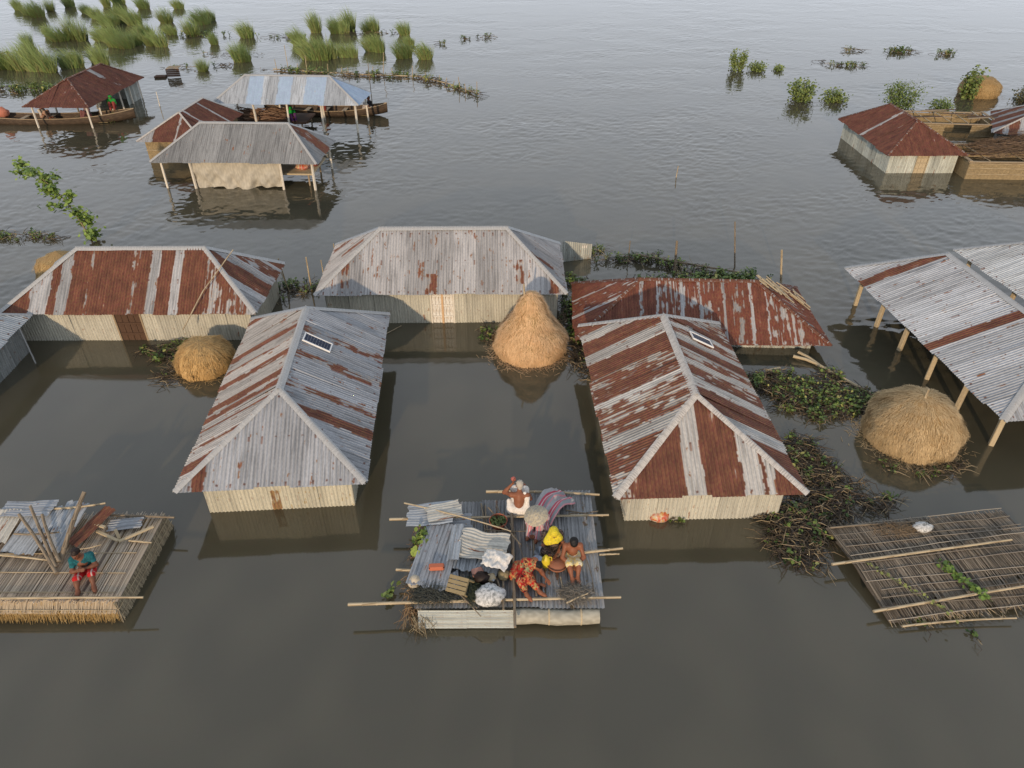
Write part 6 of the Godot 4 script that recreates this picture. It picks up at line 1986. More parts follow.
func head_prims(c: Vector3, f: Vector3, up: Vector3, s: float) -> Array:
	# c middle of the head, f where the face looks
	f = f.normalized()
	up = (up - f * up.dot(f)).normalized()
	var r := f.cross(up)
	var out := []
	out.append([c + up * 0.030 * s - f * 0.022 * s, c + up * 0.026 * s + f * 0.018 * s, 0.082 * s, 0.076 * s])
	out.append([c - up * 0.030 * s + f * 0.025 * s, c - up * 0.082 * s + f * 0.052 * s, 0.060 * s, 0.030 * s])
	out.append([c + up * 0.018 * s + f * 0.092 * s, c - up * 0.018 * s + f * 0.108 * s, 0.008 * s, 0.014 * s])
	out.append([c - up * 0.052 * s + f * 0.085 * s + r * 0.014 * s, c - up * 0.052 * s + f * 0.085 * s - r * 0.014 * s, 0.010 * s, 0.010 * s])
	for q in [-1.0, 1.0]:
		out.append([c + r * 0.078 * s * q + up * 0.012 * s, c + r * 0.078 * s * q - up * 0.024 * s, 0.013 * s, 0.010 * s])
		out.append([c + r * 0.033 * s * q + up * 0.028 * s + f * 0.082 * s, c + r * 0.012 * s * q + up * 0.026 * s + f * 0.090 * s, 0.010 * s, 0.008 * s])
		out.append([c + r * 0.040 * s * q - up * 0.022 * s + f * 0.062 * s, c + r * 0.036 * s * q - up * 0.024 * s + f * 0.066 * s, 0.022 * s, 0.020 * s])
	return out

# J holds the joints in the person's own axes (y up); s the size of head, hands and limbs
func body(t: Node, J: Dictionary, s: float, skin: Material, cell := 0.016) -> void:
	var P := []
	var mid: Vector3 = (J.pelvis + J.chest) * 0.5 + J.get("belly", Vector3.ZERO)
	P.append([J.pelvis, mid, 0.118 * s, 0.112 * s])
	P.append([mid, J.chest, 0.112 * s, 0.125 * s])
	P.append([J.hip_l, J.hip_r, 0.098 * s, 0.098 * s])
	P.append([J.chest, (J.sh_l + J.sh_r) * 0.5, 0.120 * s, 0.090 * s])
	P.append([J.sh_l, J.sh_r, 0.062 * s, 0.062 * s])
	P.append([(J.sh_l + J.sh_r) * 0.5, J.head - (J.head - J.chest).normalized() * 0.05 * s, 0.055 * s, 0.050 * s])
	for q in ["l", "r"]:
		P.append([J["sh_" + q], J["el_" + q], 0.053 * s, 0.041 * s])
		var fm: Vector3 = (J["el_" + q] as Vector3).lerp(J["wr_" + q], 0.28)
		P.append([J["el_" + q], fm, 0.040 * s, 0.041 * s])
		P.append([fm, J["wr_" + q], 0.041 * s, 0.026 * s])
		P.append([J["hip_" + q], J["kn_" + q], 0.085 * s, 0.056 * s])
		var cm: Vector3 = (J["kn_" + q] as Vector3).lerp(J["an_" + q], 0.32)
		P.append([J["kn_" + q], cm, 0.054 * s, 0.055 * s])
		P.append([cm, J["an_" + q], 0.055 * s, 0.033 * s])
		var toe: Vector3 = J["toe_" + q]
		var an: Vector3 = J["an_" + q]
		P.append([an + (an - toe).normalized() * 0.035 * s + Vector3(0, -0.02 * s, 0), an, 0.034 * s, 0.034 * s])
		P.append([an, an.lerp(toe, 0.65), 0.036 * s, 0.036 * s])
		P.append([an.lerp(toe, 0.55), toe, 0.040 * s, 0.020 * s])
	var mb := MB.new()
	sdf_mesh(mb, P, cell, 0.045 * s)
	sdf_mesh(mb, head_prims(J.head, J.face, J.get("head_up", Vector3.UP), s), 0.0075 * s, 0.022 * s)
	for q in ["l", "r"]:
		var w: Vector3 = J["wr_" + q]
		var dir: Vector3 = J.get("hd_" + q, w - J["el_" + q])
		sdf_mesh(mb, hand_prims(w, dir, J.get("pn_" + q, Vector3(0, -1, 0)), -1.0 if q == "l" else 1.0, J.get("curl", 0.45), s), 0.006 * s, 0.010 * s)
	put(mb, "body", skin, t)
	# eyes
	var f: Vector3 = (J.face as Vector3).normalized()
	var up: Vector3 = J.get("head_up", Vector3.UP)
	up = (up - f * up.dot(f)).normalized()
	var r := f.cross(up)
	for q in [-1.0, 1.0]:
		var em := MB.new()
		blob(em, J.head + r * 0.031 * s * q + up * 0.010 * s + f * 0.083 * s, Vector3.ONE * 0.011 * s, 1, 0.0, 8, 6)
		put(em, "eye", M.eye, t)

func hair(t: Node, J: Dictionary, s: float, m: Material, size := 1.0, long := 0.0) -> void:
	var f: Vector3 = (J.face as Vector3).normalized()
	var up: Vector3 = J.get("head_up", Vector3.UP)
	up = (up - f * up.dot(f)).normalized()
	var r := f.cross(up)
	var c: Vector3 = J.head
	var P := []
	P.append([c + up * 0.052 * s - f * 0.030 * s, c + up * 0.054 * s + f * 0.016 * s, 0.082 * s * size, 0.070 * s * size])
	P.append([c + up * 0.020 * s - f * 0.045 * s, c - up * 0.030 * s - f * 0.050 * s, 0.070 * s * size, 0.052 * s * size])
	for k in 26:
		var a := rng.randf() * TAU
		var q := rng.randf_range(0.2, 0.95)
		var p := c + up * (0.055 + 0.075 * sqrt(1 - q * q)) * s + (r * cos(a) + f * sin(a)) * 0.075 * q * s - f * 0.012 * s
		P.append([p, p + (r * cos(a + 0.8) + f * sin(a + 0.8)) * 0.02 * s, 0.013 * s, 0.009 * s])
	var mb := MB.new()
	sdf_mesh(mb, P, 0.008 * s, 0.016 * s)
	put(mb, "hair", m, t)

func garment(t: Node, called: String, P: Array, m: Material, cell := 0.016, k := 0.06, folds := 0.006) -> void:
	var mb := MB.new()
	sdf_mesh(mb, P, cell, k)
	for i in mb.v.size():
		var p := mb.v[i]
		var q := N1.get_noise_3d(p.x * 5.0 + 3.0, p.y * 3.0, p.z * 5.0)
		var q2 := N1.get_noise_3d(p.x * 12.0 + 3.0, p.y * 5.0, p.z * 12.0)
		mb.v[i] = p + mb.n[i] * (q * folds + q2 * folds * 0.6)
		mb.n[i] = (mb.n[i] + Vector3(q2, -q * 0.5, q) * 0.35).normalized()
	put(mb, called, m, t)

func seated(s: float) -> Dictionary:
	# sits on the ground facing +z, knees raised
	return {"pelvis": Vector3(0, 0.11, 0) * s, "chest": Vector3(0, 0.40, 0.05) * s, "head": Vector3(0, 0.70, 0.11) * s, "face": Vector3(0, -0.25, 1),
		"sh_l": Vector3(0.165, 0.49, 0.05) * s, "sh_r": Vector3(-0.165, 0.49, 0.05) * s,
		"el_l": Vector3(0.23, 0.28, 0.17) * s, "el_r": Vector3(-0.23, 0.28, 0.17) * s,
		"wr_l": Vector3(0.08, 0.25, 0.36) * s, "wr_r": Vector3(-0.08, 0.25, 0.36) * s,
		"hip_l": Vector3(0.085, 0.10, 0.03) * s, "hip_r": Vector3(-0.085, 0.10, 0.03) * s,
		"kn_l": Vector3(0.12, 0.40, 0.36) * s, "kn_r": Vector3(-0.12, 0.40, 0.36) * s,
		"an_l": Vector3(0.10, 0.06, 0.48) * s, "an_r": Vector3(-0.10, 0.06, 0.48) * s,
		"toe_l": Vector3(0.11, 0.025, 0.64) * s, "toe_r": Vector3(-0.11, 0.025, 0.64) * s}

func build_people() -> void:
	var t: Node3D
	var J: Dictionary
	var mb: MB
	var dk := 0.445
	# old man, back to the camera, hand raised to his head
	t = thing("person", Vector3(0.16, dk, -11.78), deg_to_rad(176.0), "bare-backed person in a white cloth sitting at the raft's back edge", "person", "people on the middle raft")
	J = seated(1.0)
	J.chest = Vector3(0, 0.38, 0.10)
	J.head = Vector3(0.0, 0.66, 0.22)
	J.sh_l = Vector3(0.18, 0.47, 0.10)
	J.sh_r = Vector3(-0.18, 0.47, 0.10)
	J.el_l = Vector3(0.36, 0.40, 0.24)
	J.wr_l = Vector3(0.16, 0.66, 0.28)
	J.hd_l = Vector3(-0.1, 1, 0)
	J.pn_l = Vector3(-1, 0, 0)
	J.el_r = Vector3(-0.25, 0.26, 0.22)
	J.wr_r = Vector3(-0.13, 0.36, 0.44)
	J.face = Vector3(0.2, -0.15, 1)
	body(t, J, 1.0, M.skin_mid)
	hair(t, J, 1.0, M.hair_grey, 1.0)
	garment(t, "white_wrap", [[Vector3(0.13, 0.10, 0.0), Vector3(-0.13, 0.10, 0.0), 0.150, 0.150], [J.hip_l, J.kn_l, 0.125, 0.085], [J.hip_r, J.kn_r, 0.125, 0.085], [J.kn_l, J.an_l, 0.085, 0.085], [J.kn_r, J.an_r, 0.085, 0.085], [Vector3(-0.16, 0.12, -0.02), Vector3(-0.19, 0.44, 0.08), 0.08, 0.05], [Vector3(-0.18, 0.42, 0.08), Vector3(-0.12, 0.52, 0.12), 0.055, 0.045], [Vector3(0.20, 0.16, 0.0), Vector3(0.24, 0.28, 0.10), 0.075, 0.05]], M.white_cloth)
	mb = MB.new()
	blob(mb, J.wr_l + Vector3(-0.01, 0.10, 0.04), Vector3(0.055, 0.06, 0.05), 4, 0.3)
	put(mb, "rag", M.pink_rag, t)
	# person under the round hat, wrapped in striped cloth
	t = thing("person", Vector3(0.66, dk, -11.42), deg_to_rad(-24.0), "person bent under a wide round hat, wrapped in pink striped cloth", "person", "people on the middle raft")
	J = seated(0.95)
	J.chest = Vector3(0, 0.34, 0.12)
	J.head = Vector3(0.0, 0.52, 0.30)
	J.face = Vector3(0, -0.9, 1)
	J.head_up = Vector3(0, 1, 0.5)
	J.sh_l = Vector3(0.155, 0.42, 0.16)
	J.sh_r = Vector3(-0.155, 0.42, 0.16)
	J.el_l = Vector3(0.22, 0.22, 0.26)
	J.el_r = Vector3(-0.22, 0.22, 0.26)
	J.wr_l = Vector3(0.08, 0.14, 0.44)
	J.wr_r = Vector3(-0.08, 0.14, 0.44)
	body(t, J, 0.95, M.skin_mid)
	hair(t, J, 0.95, M.hair_black)
	garment(t, "striped_wrap", [[J.pelvis, J.chest, 0.16, 0.155], [J.sh_l, J.sh_r, 0.095, 0.095], [J.sh_l, J.el_l, 0.075, 0.07], [J.sh_r, J.el_r, 0.075, 0.07], [J.hip_l, J.kn_l, 0.12, 0.085], [J.hip_r, J.kn_r, 0.12, 0.085], [J.kn_l, J.an_l, 0.08, 0.085], [J.kn_r, J.an_r, 0.08, 0.085]], M.stripe_cloth, 0.018, 0.07, 0.012)
	mb = MB.new()
	mb.lathe(Vector3.ZERO, [Vector2(0.262, -0.072), Vector2(0.268, -0.064), Vector2(0.20, -0.022), Vector2(0.11, 0.030), Vector2(0.05, 0.058), Vector2(0.0, 0.064)], 36, Color.WHITE, N2, 0.012)
	var hat := put(mb, "round_hat", M.hat, t)
	hat.position = J.head + Vector3(0, 0.12, 0.04)
	hat.rotation = Vector3(0.30, 0.0, 0.05)
	# the rest of the striped cloth spread beside her
	mb = MB.new()
	drape(mb)
	single(mb, "striped_cloth", M.stripe_cloth_uv, Vector3(1.02, dk + 0.10, -11.92), 0.0, "pink and grey striped cloth spread over the raft's back corner", "cloth")
	# woman with the yellow scarf, facing the camera
	t = thing("person", Vector3(0.87, dk, -10.74), deg_to_rad(8.0), "person in a yellow headscarf and dark flowered dress, seated", "person", "people on the middle raft")
	J = seated(0.95)
	J.head = Vector3(0.0, 0.62, 0.16)
	J.face = Vector3(0, -0.55, 1)
	J.kn_l = Vector3(0.22, 0.24, 0.30)
	J.kn_r = Vector3(-0.22, 0.24, 0.30)
	J.an_l = Vector3(-0.05, 0.06, 0.34)
	J.an_r = Vector3(0.05, 0.06, 0.40)
	J.toe_l = Vector3(-0.19, 0.03, 0.38)
	J.toe_r = Vector3(0.19, 0.03, 0.44)
	J.wr_l = Vector3(0.03, 0.22, 0.40)
	J.wr_r = Vector3(-0.13, 0.20, 0.42)
	J.pn_l = Vector3(0, 0.6, -0.5)
	body(t, J, 0.95, M.skin_mid)
	garment(t, "dress", [[J.pelvis, J.chest, 0.145, 0.14], [J.sh_l, J.sh_r, 0.078, 0.078], [J.sh_l, (J.sh_l as Vector3).lerp(J.el_l, 0.6), 0.066, 0.06], [J.sh_r, (J.sh_r as Vector3).lerp(J.el_r, 0.6), 0.066, 0.06], [J.hip_l, J.kn_l, 0.115, 0.082], [J.hip_r, J.kn_r, 0.115, 0.082], [J.kn_l, J.an_l, 0.078, 0.065], [J.kn_r, J.an_r, 0.078, 0.065], [Vector3(0.1, 0.08, 0.2), Vector3(-0.1, 0.08, 0.2), 0.09, 0.09]], M.dark_print)
	garment(t, "headscarf", [[J.head + Vector3(0, 0.035, -0.03), J.head + Vector3(0, 0.035, 0.025), 0.105, 0.092], [J.head + Vector3(0.05, -0.05, -0.03), J.head + Vector3(0.12, -0.17, 0.0), 0.07, 0.085], [J.head + Vector3(-0.05, -0.05, -0.03), J.head + Vector3(-0.14, -0.19, 0.04), 0.07, 0.085], [J.head + Vector3(0, -0.06, -0.06), J.head + Vector3(0, -0.22, -0.04), 0.085, 0.13], [J.head + Vector3(-0.08, -0.20, 0.07), J.head + Vector3(0.06, -0.18, 0.08), 0.05, 0.05]], M.yellow_cloth, 0.012, 0.04, 0.010)
	# boy without a shirt
	t = thing("person", Vector3(1.29, dk, -10.42), deg_to_rad(2.0), "shirtless person in yellow and white shorts beside the flat basket", "person", "people on the middle raft")
	J = seated(0.95)
	J.head = Vector3(0.0, 0.66, 0.15)
	J.face = Vector3(0, -0.85, 1)
	J.head_up = Vector3(0, 1, 0.6)
	J.wr_l = Vector3(0.06, 0.20, 0.34)
	J.wr_r = Vector3(-0.05, 0.20, 0.36)
	J.el_l = Vector3(0.23, 0.27, 0.20)
	J.el_r = Vector3(-0.23, 0.27, 0.20)
	J.kn_l = Vector3(0.10, 0.26, 0.40)
	J.kn_r = Vector3(-0.10, 0.26, 0.40)
	J.an_l = Vector3(0.06, 0.06, 0.60)
	J.an_r = Vector3(-0.05, 0.06, 0.62)
	J.toe_l = Vector3(0.10, 0.03, 0.74)
	J.toe_r = Vector3(-0.06, 0.03, 0.77)
	body(t, J, 0.95, M.skin_mid)
	hair(t, J, 0.95, M.hair_black, 1.22)
	garment(t, "shorts", [[J.pelvis, J.pelvis + Vector3(0, 0.10, 0.01), 0.142, 0.125], [J.hip_l, (J.hip_l as Vector3).lerp(J.kn_l, 0.95), 0.108, 0.082], [J.hip_r, (J.hip_r as Vector3).lerp(J.kn_r, 0.95), 0.108, 0.082]], M.yellow_print)
	# woman in red, half lying
	t = thing("person", Vector3(0.20, dk, -10.02), deg_to_rad(52.0), "person in a red patterned sari curled up beside the steel pots", "person", "people on the middle raft")
	J = seated(0.95)
	J.chest = Vector3(0.0, 0.30, 0.14)
	J.head = Vector3(0.08, 0.40, 0.36)
	J.face = Vector3(0.2, -0.6, 1)
	J.sh_l = Vector3(0.16, 0.36, 0.20)
	J.sh_r = Vector3(-0.14, 0.34, 0.24)
	J.el_l = Vector3(0.20, 0.14, 0.36)
	J.el_r = Vector3(-0.14, 0.10, 0.34)
	J.wr_l = Vector3(0.14, 0.10, 0.54)
	J.wr_r = Vector3(-0.05, 0.07, 0.50)
	J.kn_l = Vector3(-0.16, 0.22, 0.34)
	J.kn_r = Vector3(-0.30, 0.20, 0.22)
	J.an_l = Vector3(-0.20, 0.06, 0.64)
	J.an_r = Vector3(-0.42, 0.06, 0.46)
	J.toe_l = Vector3(-0.19, 0.03, 0.80)
	J.toe_r = Vector3(-0.46, 0.03, 0.62)
	body(t, J, 0.95, M.skin_mid)
	hair(t, J, 0.95, M.hair_black)
	garment(t, "sari", [[J.pelvis, J.chest, 0.165, 0.15], [J.sh_l, J.sh_r, 0.085, 0.085], [J.sh_l, (J.sh_l as Vector3).lerp(J.el_l, 0.5), 0.07, 0.065], [J.hip_l, J.kn_l, 0.135, 0.09], [J.hip_r, J.kn_r, 0.135, 0.09], [J.kn_l, (J.kn_l as Vector3).lerp(J.an_l, 0.55), 0.085, 0.075], [J.kn_r, (J.kn_r as Vector3).lerp(J.an_r, 0.55), 0.085, 0.075], [Vector3(0.05, 0.10, -0.12), Vector3(-0.22, 0.07, -0.08), 0.12, 0.10], [J.head + Vector3(-0.01, 0.04, -0.07), J.chest + Vector3(0, 0.1, -0.04), 0.10, 0.11]], M.red_print, 0.016, 0.06, 0.012)
	# boy on the thatched raft
	t = thing("person", Vector3(-8.97, 0.475, -10.05), deg_to_rad(24.0), "person in teal shirt and red shorts sitting on the thatched raft", "person")
	J = seated(0.98)
	J.head = Vector3(-0.03, 0.67, 0.12)
	J.face = Vector3(-0.35, -0.15, 1)
	J.wr_l = Vector3(0.02, 0.33, 0.24)
	J.wr_r = Vector3(-0.10, 0.32, 0.24)
	J.pn_l = Vector3(-1, 0, 0)
	J.pn_r = Vector3(1, 0, 0)
	J.kn_l = Vector3(0.13, 0.24, 0.38)
	J.kn_r = Vector3(-0.15, 0.24, 0.38)
	J.an_l = Vector3(0.13, 0.06, 0.58)
	J.an_r = Vector3(-0.17, 0.06, 0.58)
	J.toe_l = Vector3(0.15, 0.03, 0.71)
	J.toe_r = Vector3(-0.21, 0.03, 0.71)
	body(t, J, 0.98, M.skin_dark)
	hair(t, J, 0.98, M.hair_brown, 1.06)
	garment(t, "shirt", [[J.pelvis + Vector3(0, 0.06, 0), J.chest, 0.122, 0.128], [J.sh_l, J.sh_r, 0.070, 0.070], [J.sh_l, (J.sh_l as Vector3).lerp(J.el_l, 0.55), 0.062, 0.056], [J.sh_r, (J.sh_r as Vector3).lerp(J.el_r, 0.55), 0.062, 0.056]], M.teal_cloth, 0.014)
	garment(t, "shorts", [[J.pelvis, J.pelvis + Vector3(0, 0.03, 0), 0.128, 0.122], [J.hip_l, (J.hip_l as Vector3).lerp(J.kn_l, 0.98), 0.102, 0.080], [J.hip_r, (J.hip_r as Vector3).lerp(J.kn_r, 0.98), 0.102, 0.080]], M.red_shorts, 0.014)

func drape(mb: MB) -> void:
	# long strip of cloth in soft folds, u along the stripes' width
	var nu := 30
	var nv := 40
	var idx := []
	var P := func(u: float, v: float) -> Vector3:
		var x := lerpf(-0.36, 0.26, v) + (u - 0.5) * 0.42
		var z := lerpf(0.42, -0.36, v) + (u - 0.5) * 0.50 - 0.10 * sin(v * PI)
		var y := 0.14 * sin(clampf(v * 1.1, 0, 1) * PI) + 0.05 * N1.get_noise_2d(u * 4.0, v * 2.0) + 0.04 * sin(u * 14.0 + v * 3.0)
		return Vector3(x, maxf(y, -0.06), z)
	for j in nv + 1:
		for k in nu + 1:
			var u := float(k) / nu
			var v := float(j) / nv
			var p: Vector3 = P.call(u, v)
			var nn := ((P.call(u, v + 0.01) - p) as Vector3).cross(P.call(u + 0.01, v) - p).normalized()
			if nn.y < 0:
				nn = -nn
			idx.append(mb.vert(p, nn, Vector2(u * 2.0, v)))
	for j in nv:
		for k in nu:
			var i := j * (nu + 1) + k
			mb.face(idx[i], idx[i + 1], idx[i + nu + 2])
			mb.face(idx[i], idx[i + nu + 2], idx[i + nu + 1])

# people far off: the same bodies at a coarser grain
func far_person(at: Vector3, turn: float, label: String, top: Color, low: Color, skin: Material, group: String, scarf := false) -> void:
	var t := thing("person", at, turn, label, "person", group)
	var J := seated(1.0)
	J.face = Vector3(0, -0.1, 1)
	body(t, J, 1.0, skin, 0.024)
	hair(t, J, 1.0, M.hair_black)
	var up := mat(top, 0.9)
	garment(t, "shirt", [[J.pelvis, J.chest, 0.14, 0.145], [J.sh_l, J.sh_r, 0.08, 0.08], [J.sh_l, J.el_l, 0.07, 0.06], [J.sh_r, J.el_r, 0.07, 0.06]], up, 0.022)
	garment(t, "wrap", [[J.hip_l, J.kn_l, 0.115, 0.08], [J.hip_r, J.kn_r, 0.115, 0.08], [J.kn_l, J.an_l, 0.075, 0.07], [J.kn_r, J.an_r, 0.075, 0.07]], mat(low, 0.9), 0.022)
	if scarf:
		garment(t, "headscarf", [[J.head + Vector3(0, 0.03, -0.03), J.head + Vector3(0, 0.03, 0.02), 0.105, 0.095], [J.head + Vector3(0, -0.06, -0.06), J.chest + Vector3(0, 0.05, -0.05), 0.10, 0.15]], up, 0.016)

# ---------------------------------------------------------------- boats
func boat(at: Vector3, turn: float, L: float, W: float, label: String) -> Node3D:
	var t := thing("wooden_boat", at, turn, label, "boat", "wooden boats under the far sheds")
	var mb := MB.new()
	var n := 28
	var m := 10
	for side_in in 2:
		var rows := []
		for k in n + 1:
			var f := float(k) / n * 2.0 - 1.0
			var w := W / 2 * pow(maxf(0.0, 1.0 - pow(absf(f), 2.6)), 0.75) + 0.02
			var sheer := 0.34 + 0.42 * pow(absf(f), 2.4)
			var keel := -0.16 + 0.36 * pow(absf(f), 3.0)
			var row := []
			for j in m + 1:
				var an := PI * j / m
				var off := 0.035 * side_in
				var p := Vector3(f * L / 2, sheer - (sheer - keel - off) * pow(sin(an), 0.75), -cos(an) * maxf(w - off, 0.005))
				var nn := Vector3(f * 0.2, -sin(an), -cos(an)).normalized() * (1.0 if side_in == 0 else -1.0)
				row.append(mb.vert(p, nn, Vector2(float(j) / m, f * L * 0.25)))
			rows.append(row)
		for k in n:
			for j in m:
				mb.face(rows[k][j], rows[k + 1][j], rows[k + 1][j + 1])
				mb.face(rows[k][j], rows[k + 1][j + 1], rows[k][j + 1])
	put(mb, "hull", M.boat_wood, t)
	for s in [-1.0, 1.0]:
		mb = MB.new()
		var pts := []
		var rad := []
		for k in n + 1:
			var f := float(k) / n * 2.0 - 1.0
			pts.append(Vector3(f * L / 2, 0.35 + 0.42 * pow(absf(f), 2.4), s * (W / 2 * pow(maxf(0.0, 1.0 - pow(absf(f), 2.6)), 0.75) + 0.02)))
			rad.append(0.028)
		mb.tube(pts, rad, 5)
		put(mb, "gunwale", M.timber, t)
	for k in 5:
		mb = MB.new()
		var f := -0.6 + 0.3 * k
		var w := W / 2 * pow(1.0 - pow(absf(f), 2.6), 0.75)
		mb.box(Vector3(f * L / 2, 0.27, 0), Vector3(0.13, 0, 0), Vector3(0, 0.015, 0), Vector3(0, 0, w - 0.03))
		put(mb, "thwart", M.timber, t)
	for k in 9:
		mb = MB.new()
		var f := -0.62 + 0.155 * k
		mb.box(Vector3(f * L / 2, 0.05, 0), Vector3(L * 0.036, 0, 0), Vector3(0, 0.012, 0), Vector3(0, 0, W * 0.30))
		put(mb, "floor_board", M.old_wood, t)
	return t

func bundle(at: Vector3, r: Vector3, m: Material, label: String, category := "bundle", called := "cloth_bundle") -> void:
	var mb := MB.new()
	blob(mb, Vector3(0, r.y * 0.8, 0), r, int(at.x * 10.0) % 17, 0.35)
	single(mb, called, m, at, 0.0, label, category)

func build_far_life() -> void:
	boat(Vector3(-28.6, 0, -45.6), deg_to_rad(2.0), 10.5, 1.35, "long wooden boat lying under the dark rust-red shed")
	far_person(Vector3(-28.95, 0.28, -45.5), deg_to_rad(80.0), "person in white sitting in the boat at far left", Color(0.72, 0.68, 0.62), Color(0.62, 0.50, 0.42), M.skin_mid, "people in the far boats")
	far_person(Vector3(-26.15, 0.28, -45.7), deg_to_rad(-30.0), "person in grey and pink sitting under the rust-red shed", Color(0.50, 0.42, 0.44), Color(0.45, 0.30, 0.30), M.skin_dark, "people in the far boats")
	far_person(Vector3(-24.9, 0.62, -46.4), deg_to_rad(20.0), "person in green scarf under the rust-red shed's corner", Color(0.16, 0.52, 0.20), Color(0.52, 0.22, 0.20), M.skin_mid, "people in the far boats", true)
	bundle(Vector3(-31.4, 0.30, -45.6), Vector3(0.35, 0.32, 0.28), mat(Color(0.66, 0.42, 0.34), 0.9), "reddish bundle in the boat at the picture's left edge")
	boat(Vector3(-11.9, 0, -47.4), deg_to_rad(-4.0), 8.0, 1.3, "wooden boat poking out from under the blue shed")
	far_person(Vector3(-9.0, 0.30, -47.4), deg_to_rad(-60.0), "person in black shirt sitting at the boat's end by the blue shed", Color(0.10, 0.10, 0.12), Color(0.64, 0.62, 0.60), M.skin_dark, "people in the far boats")
	far_person(Vector3(-13.25, 0.47, -44.35), deg_to_rad(30.0), "person in bright green on the blue shed's platform", Color(0.08, 0.55, 0.18), Color(0.32, 0.18, 0.34), M.skin_dark, "people in the far boats", true)
	far_person(Vector3(-12.0, 0.30, -47.3), deg_to_rad(10.0), "person in orange sitting in the boat under the blue shed", Color(0.66, 0.30, 0.16), Color(0.45, 0.20, 0.16), M.skin_dark, "people in the far boats", true)
	# goods under the blue shed: brown sticks in a heap
	var mb := MB.new()
	for k in 260:
		var a := Vector3(rng.randf_range(-1.6, 1.4), rng.randf_range(0.05, 0.45), rng.randf_range(-0.7, 0.7))
		var an := rng.randfn(0.0, 0.5)
		var d := Vector3(cos(an), rng.randfn(0, 0.1), sin(an)) * rng.randf_range(0.5, 1.4)
		mb.tube([a - d * 0.5, a + d * 0.5], [0.020, 0.014], 4, Color(0.12, 0.06, 0.04).lerp(Color(0.30, 0.20, 0.13), rng.randf()))
	single(mb, "firewood", M.straw, Vector3(-15.2, 0.47, -44.8), 0.05, "heap of brown firewood under the blue shed", "firewood", "", "stuff")
	bundle(Vector3(-10.35, 0.66, -35.0), Vector3(0.38, 0.16, 0.30), M.bag, "piled clothes on the grey shed's platform", "clothes", "clothes_heap")
	bundle(Vector3(-9.95, 0.66, -35.5), Vector3(0.30, 0.14, 0.24), mat(Color(0.56, 0.32, 0.26), 0.9), "reddish cloth heap at the grey shed's platform edge", "clothes", "clothes_heap")
	# wires: a slack cable over the rust-striped house
	mb = MB.new()
	mb.tube([Vector3(-9.0, 2.65, -21.3), Vector3(-9.8, 1.75, -20.2), Vector3(-10.35, 0.85, -19.3)], [0.016, 0.02, 0.022], 5)
	var o := put(mb, "bamboo_rod", M.bamboo)
	tag(o, "thin bamboo rod leaning on the rust-striped roof by the dome haystack", "rod")
	mb = MB.new()
	mb.tube([Vector3(-5.4, 0.02, -20.4), Vector3(-4.9, 0.03, -20.15), Vector3(-4.3, 0.03, -20.3), Vector3(-3.75, 0.05, -20.9)], [0.014, 0.014, 0.014, 0.012], 5)
	o = put(mb, "rope", M.bamboo)
	tag(o, "pale rope floating at the grey middle house's wall", "rope")

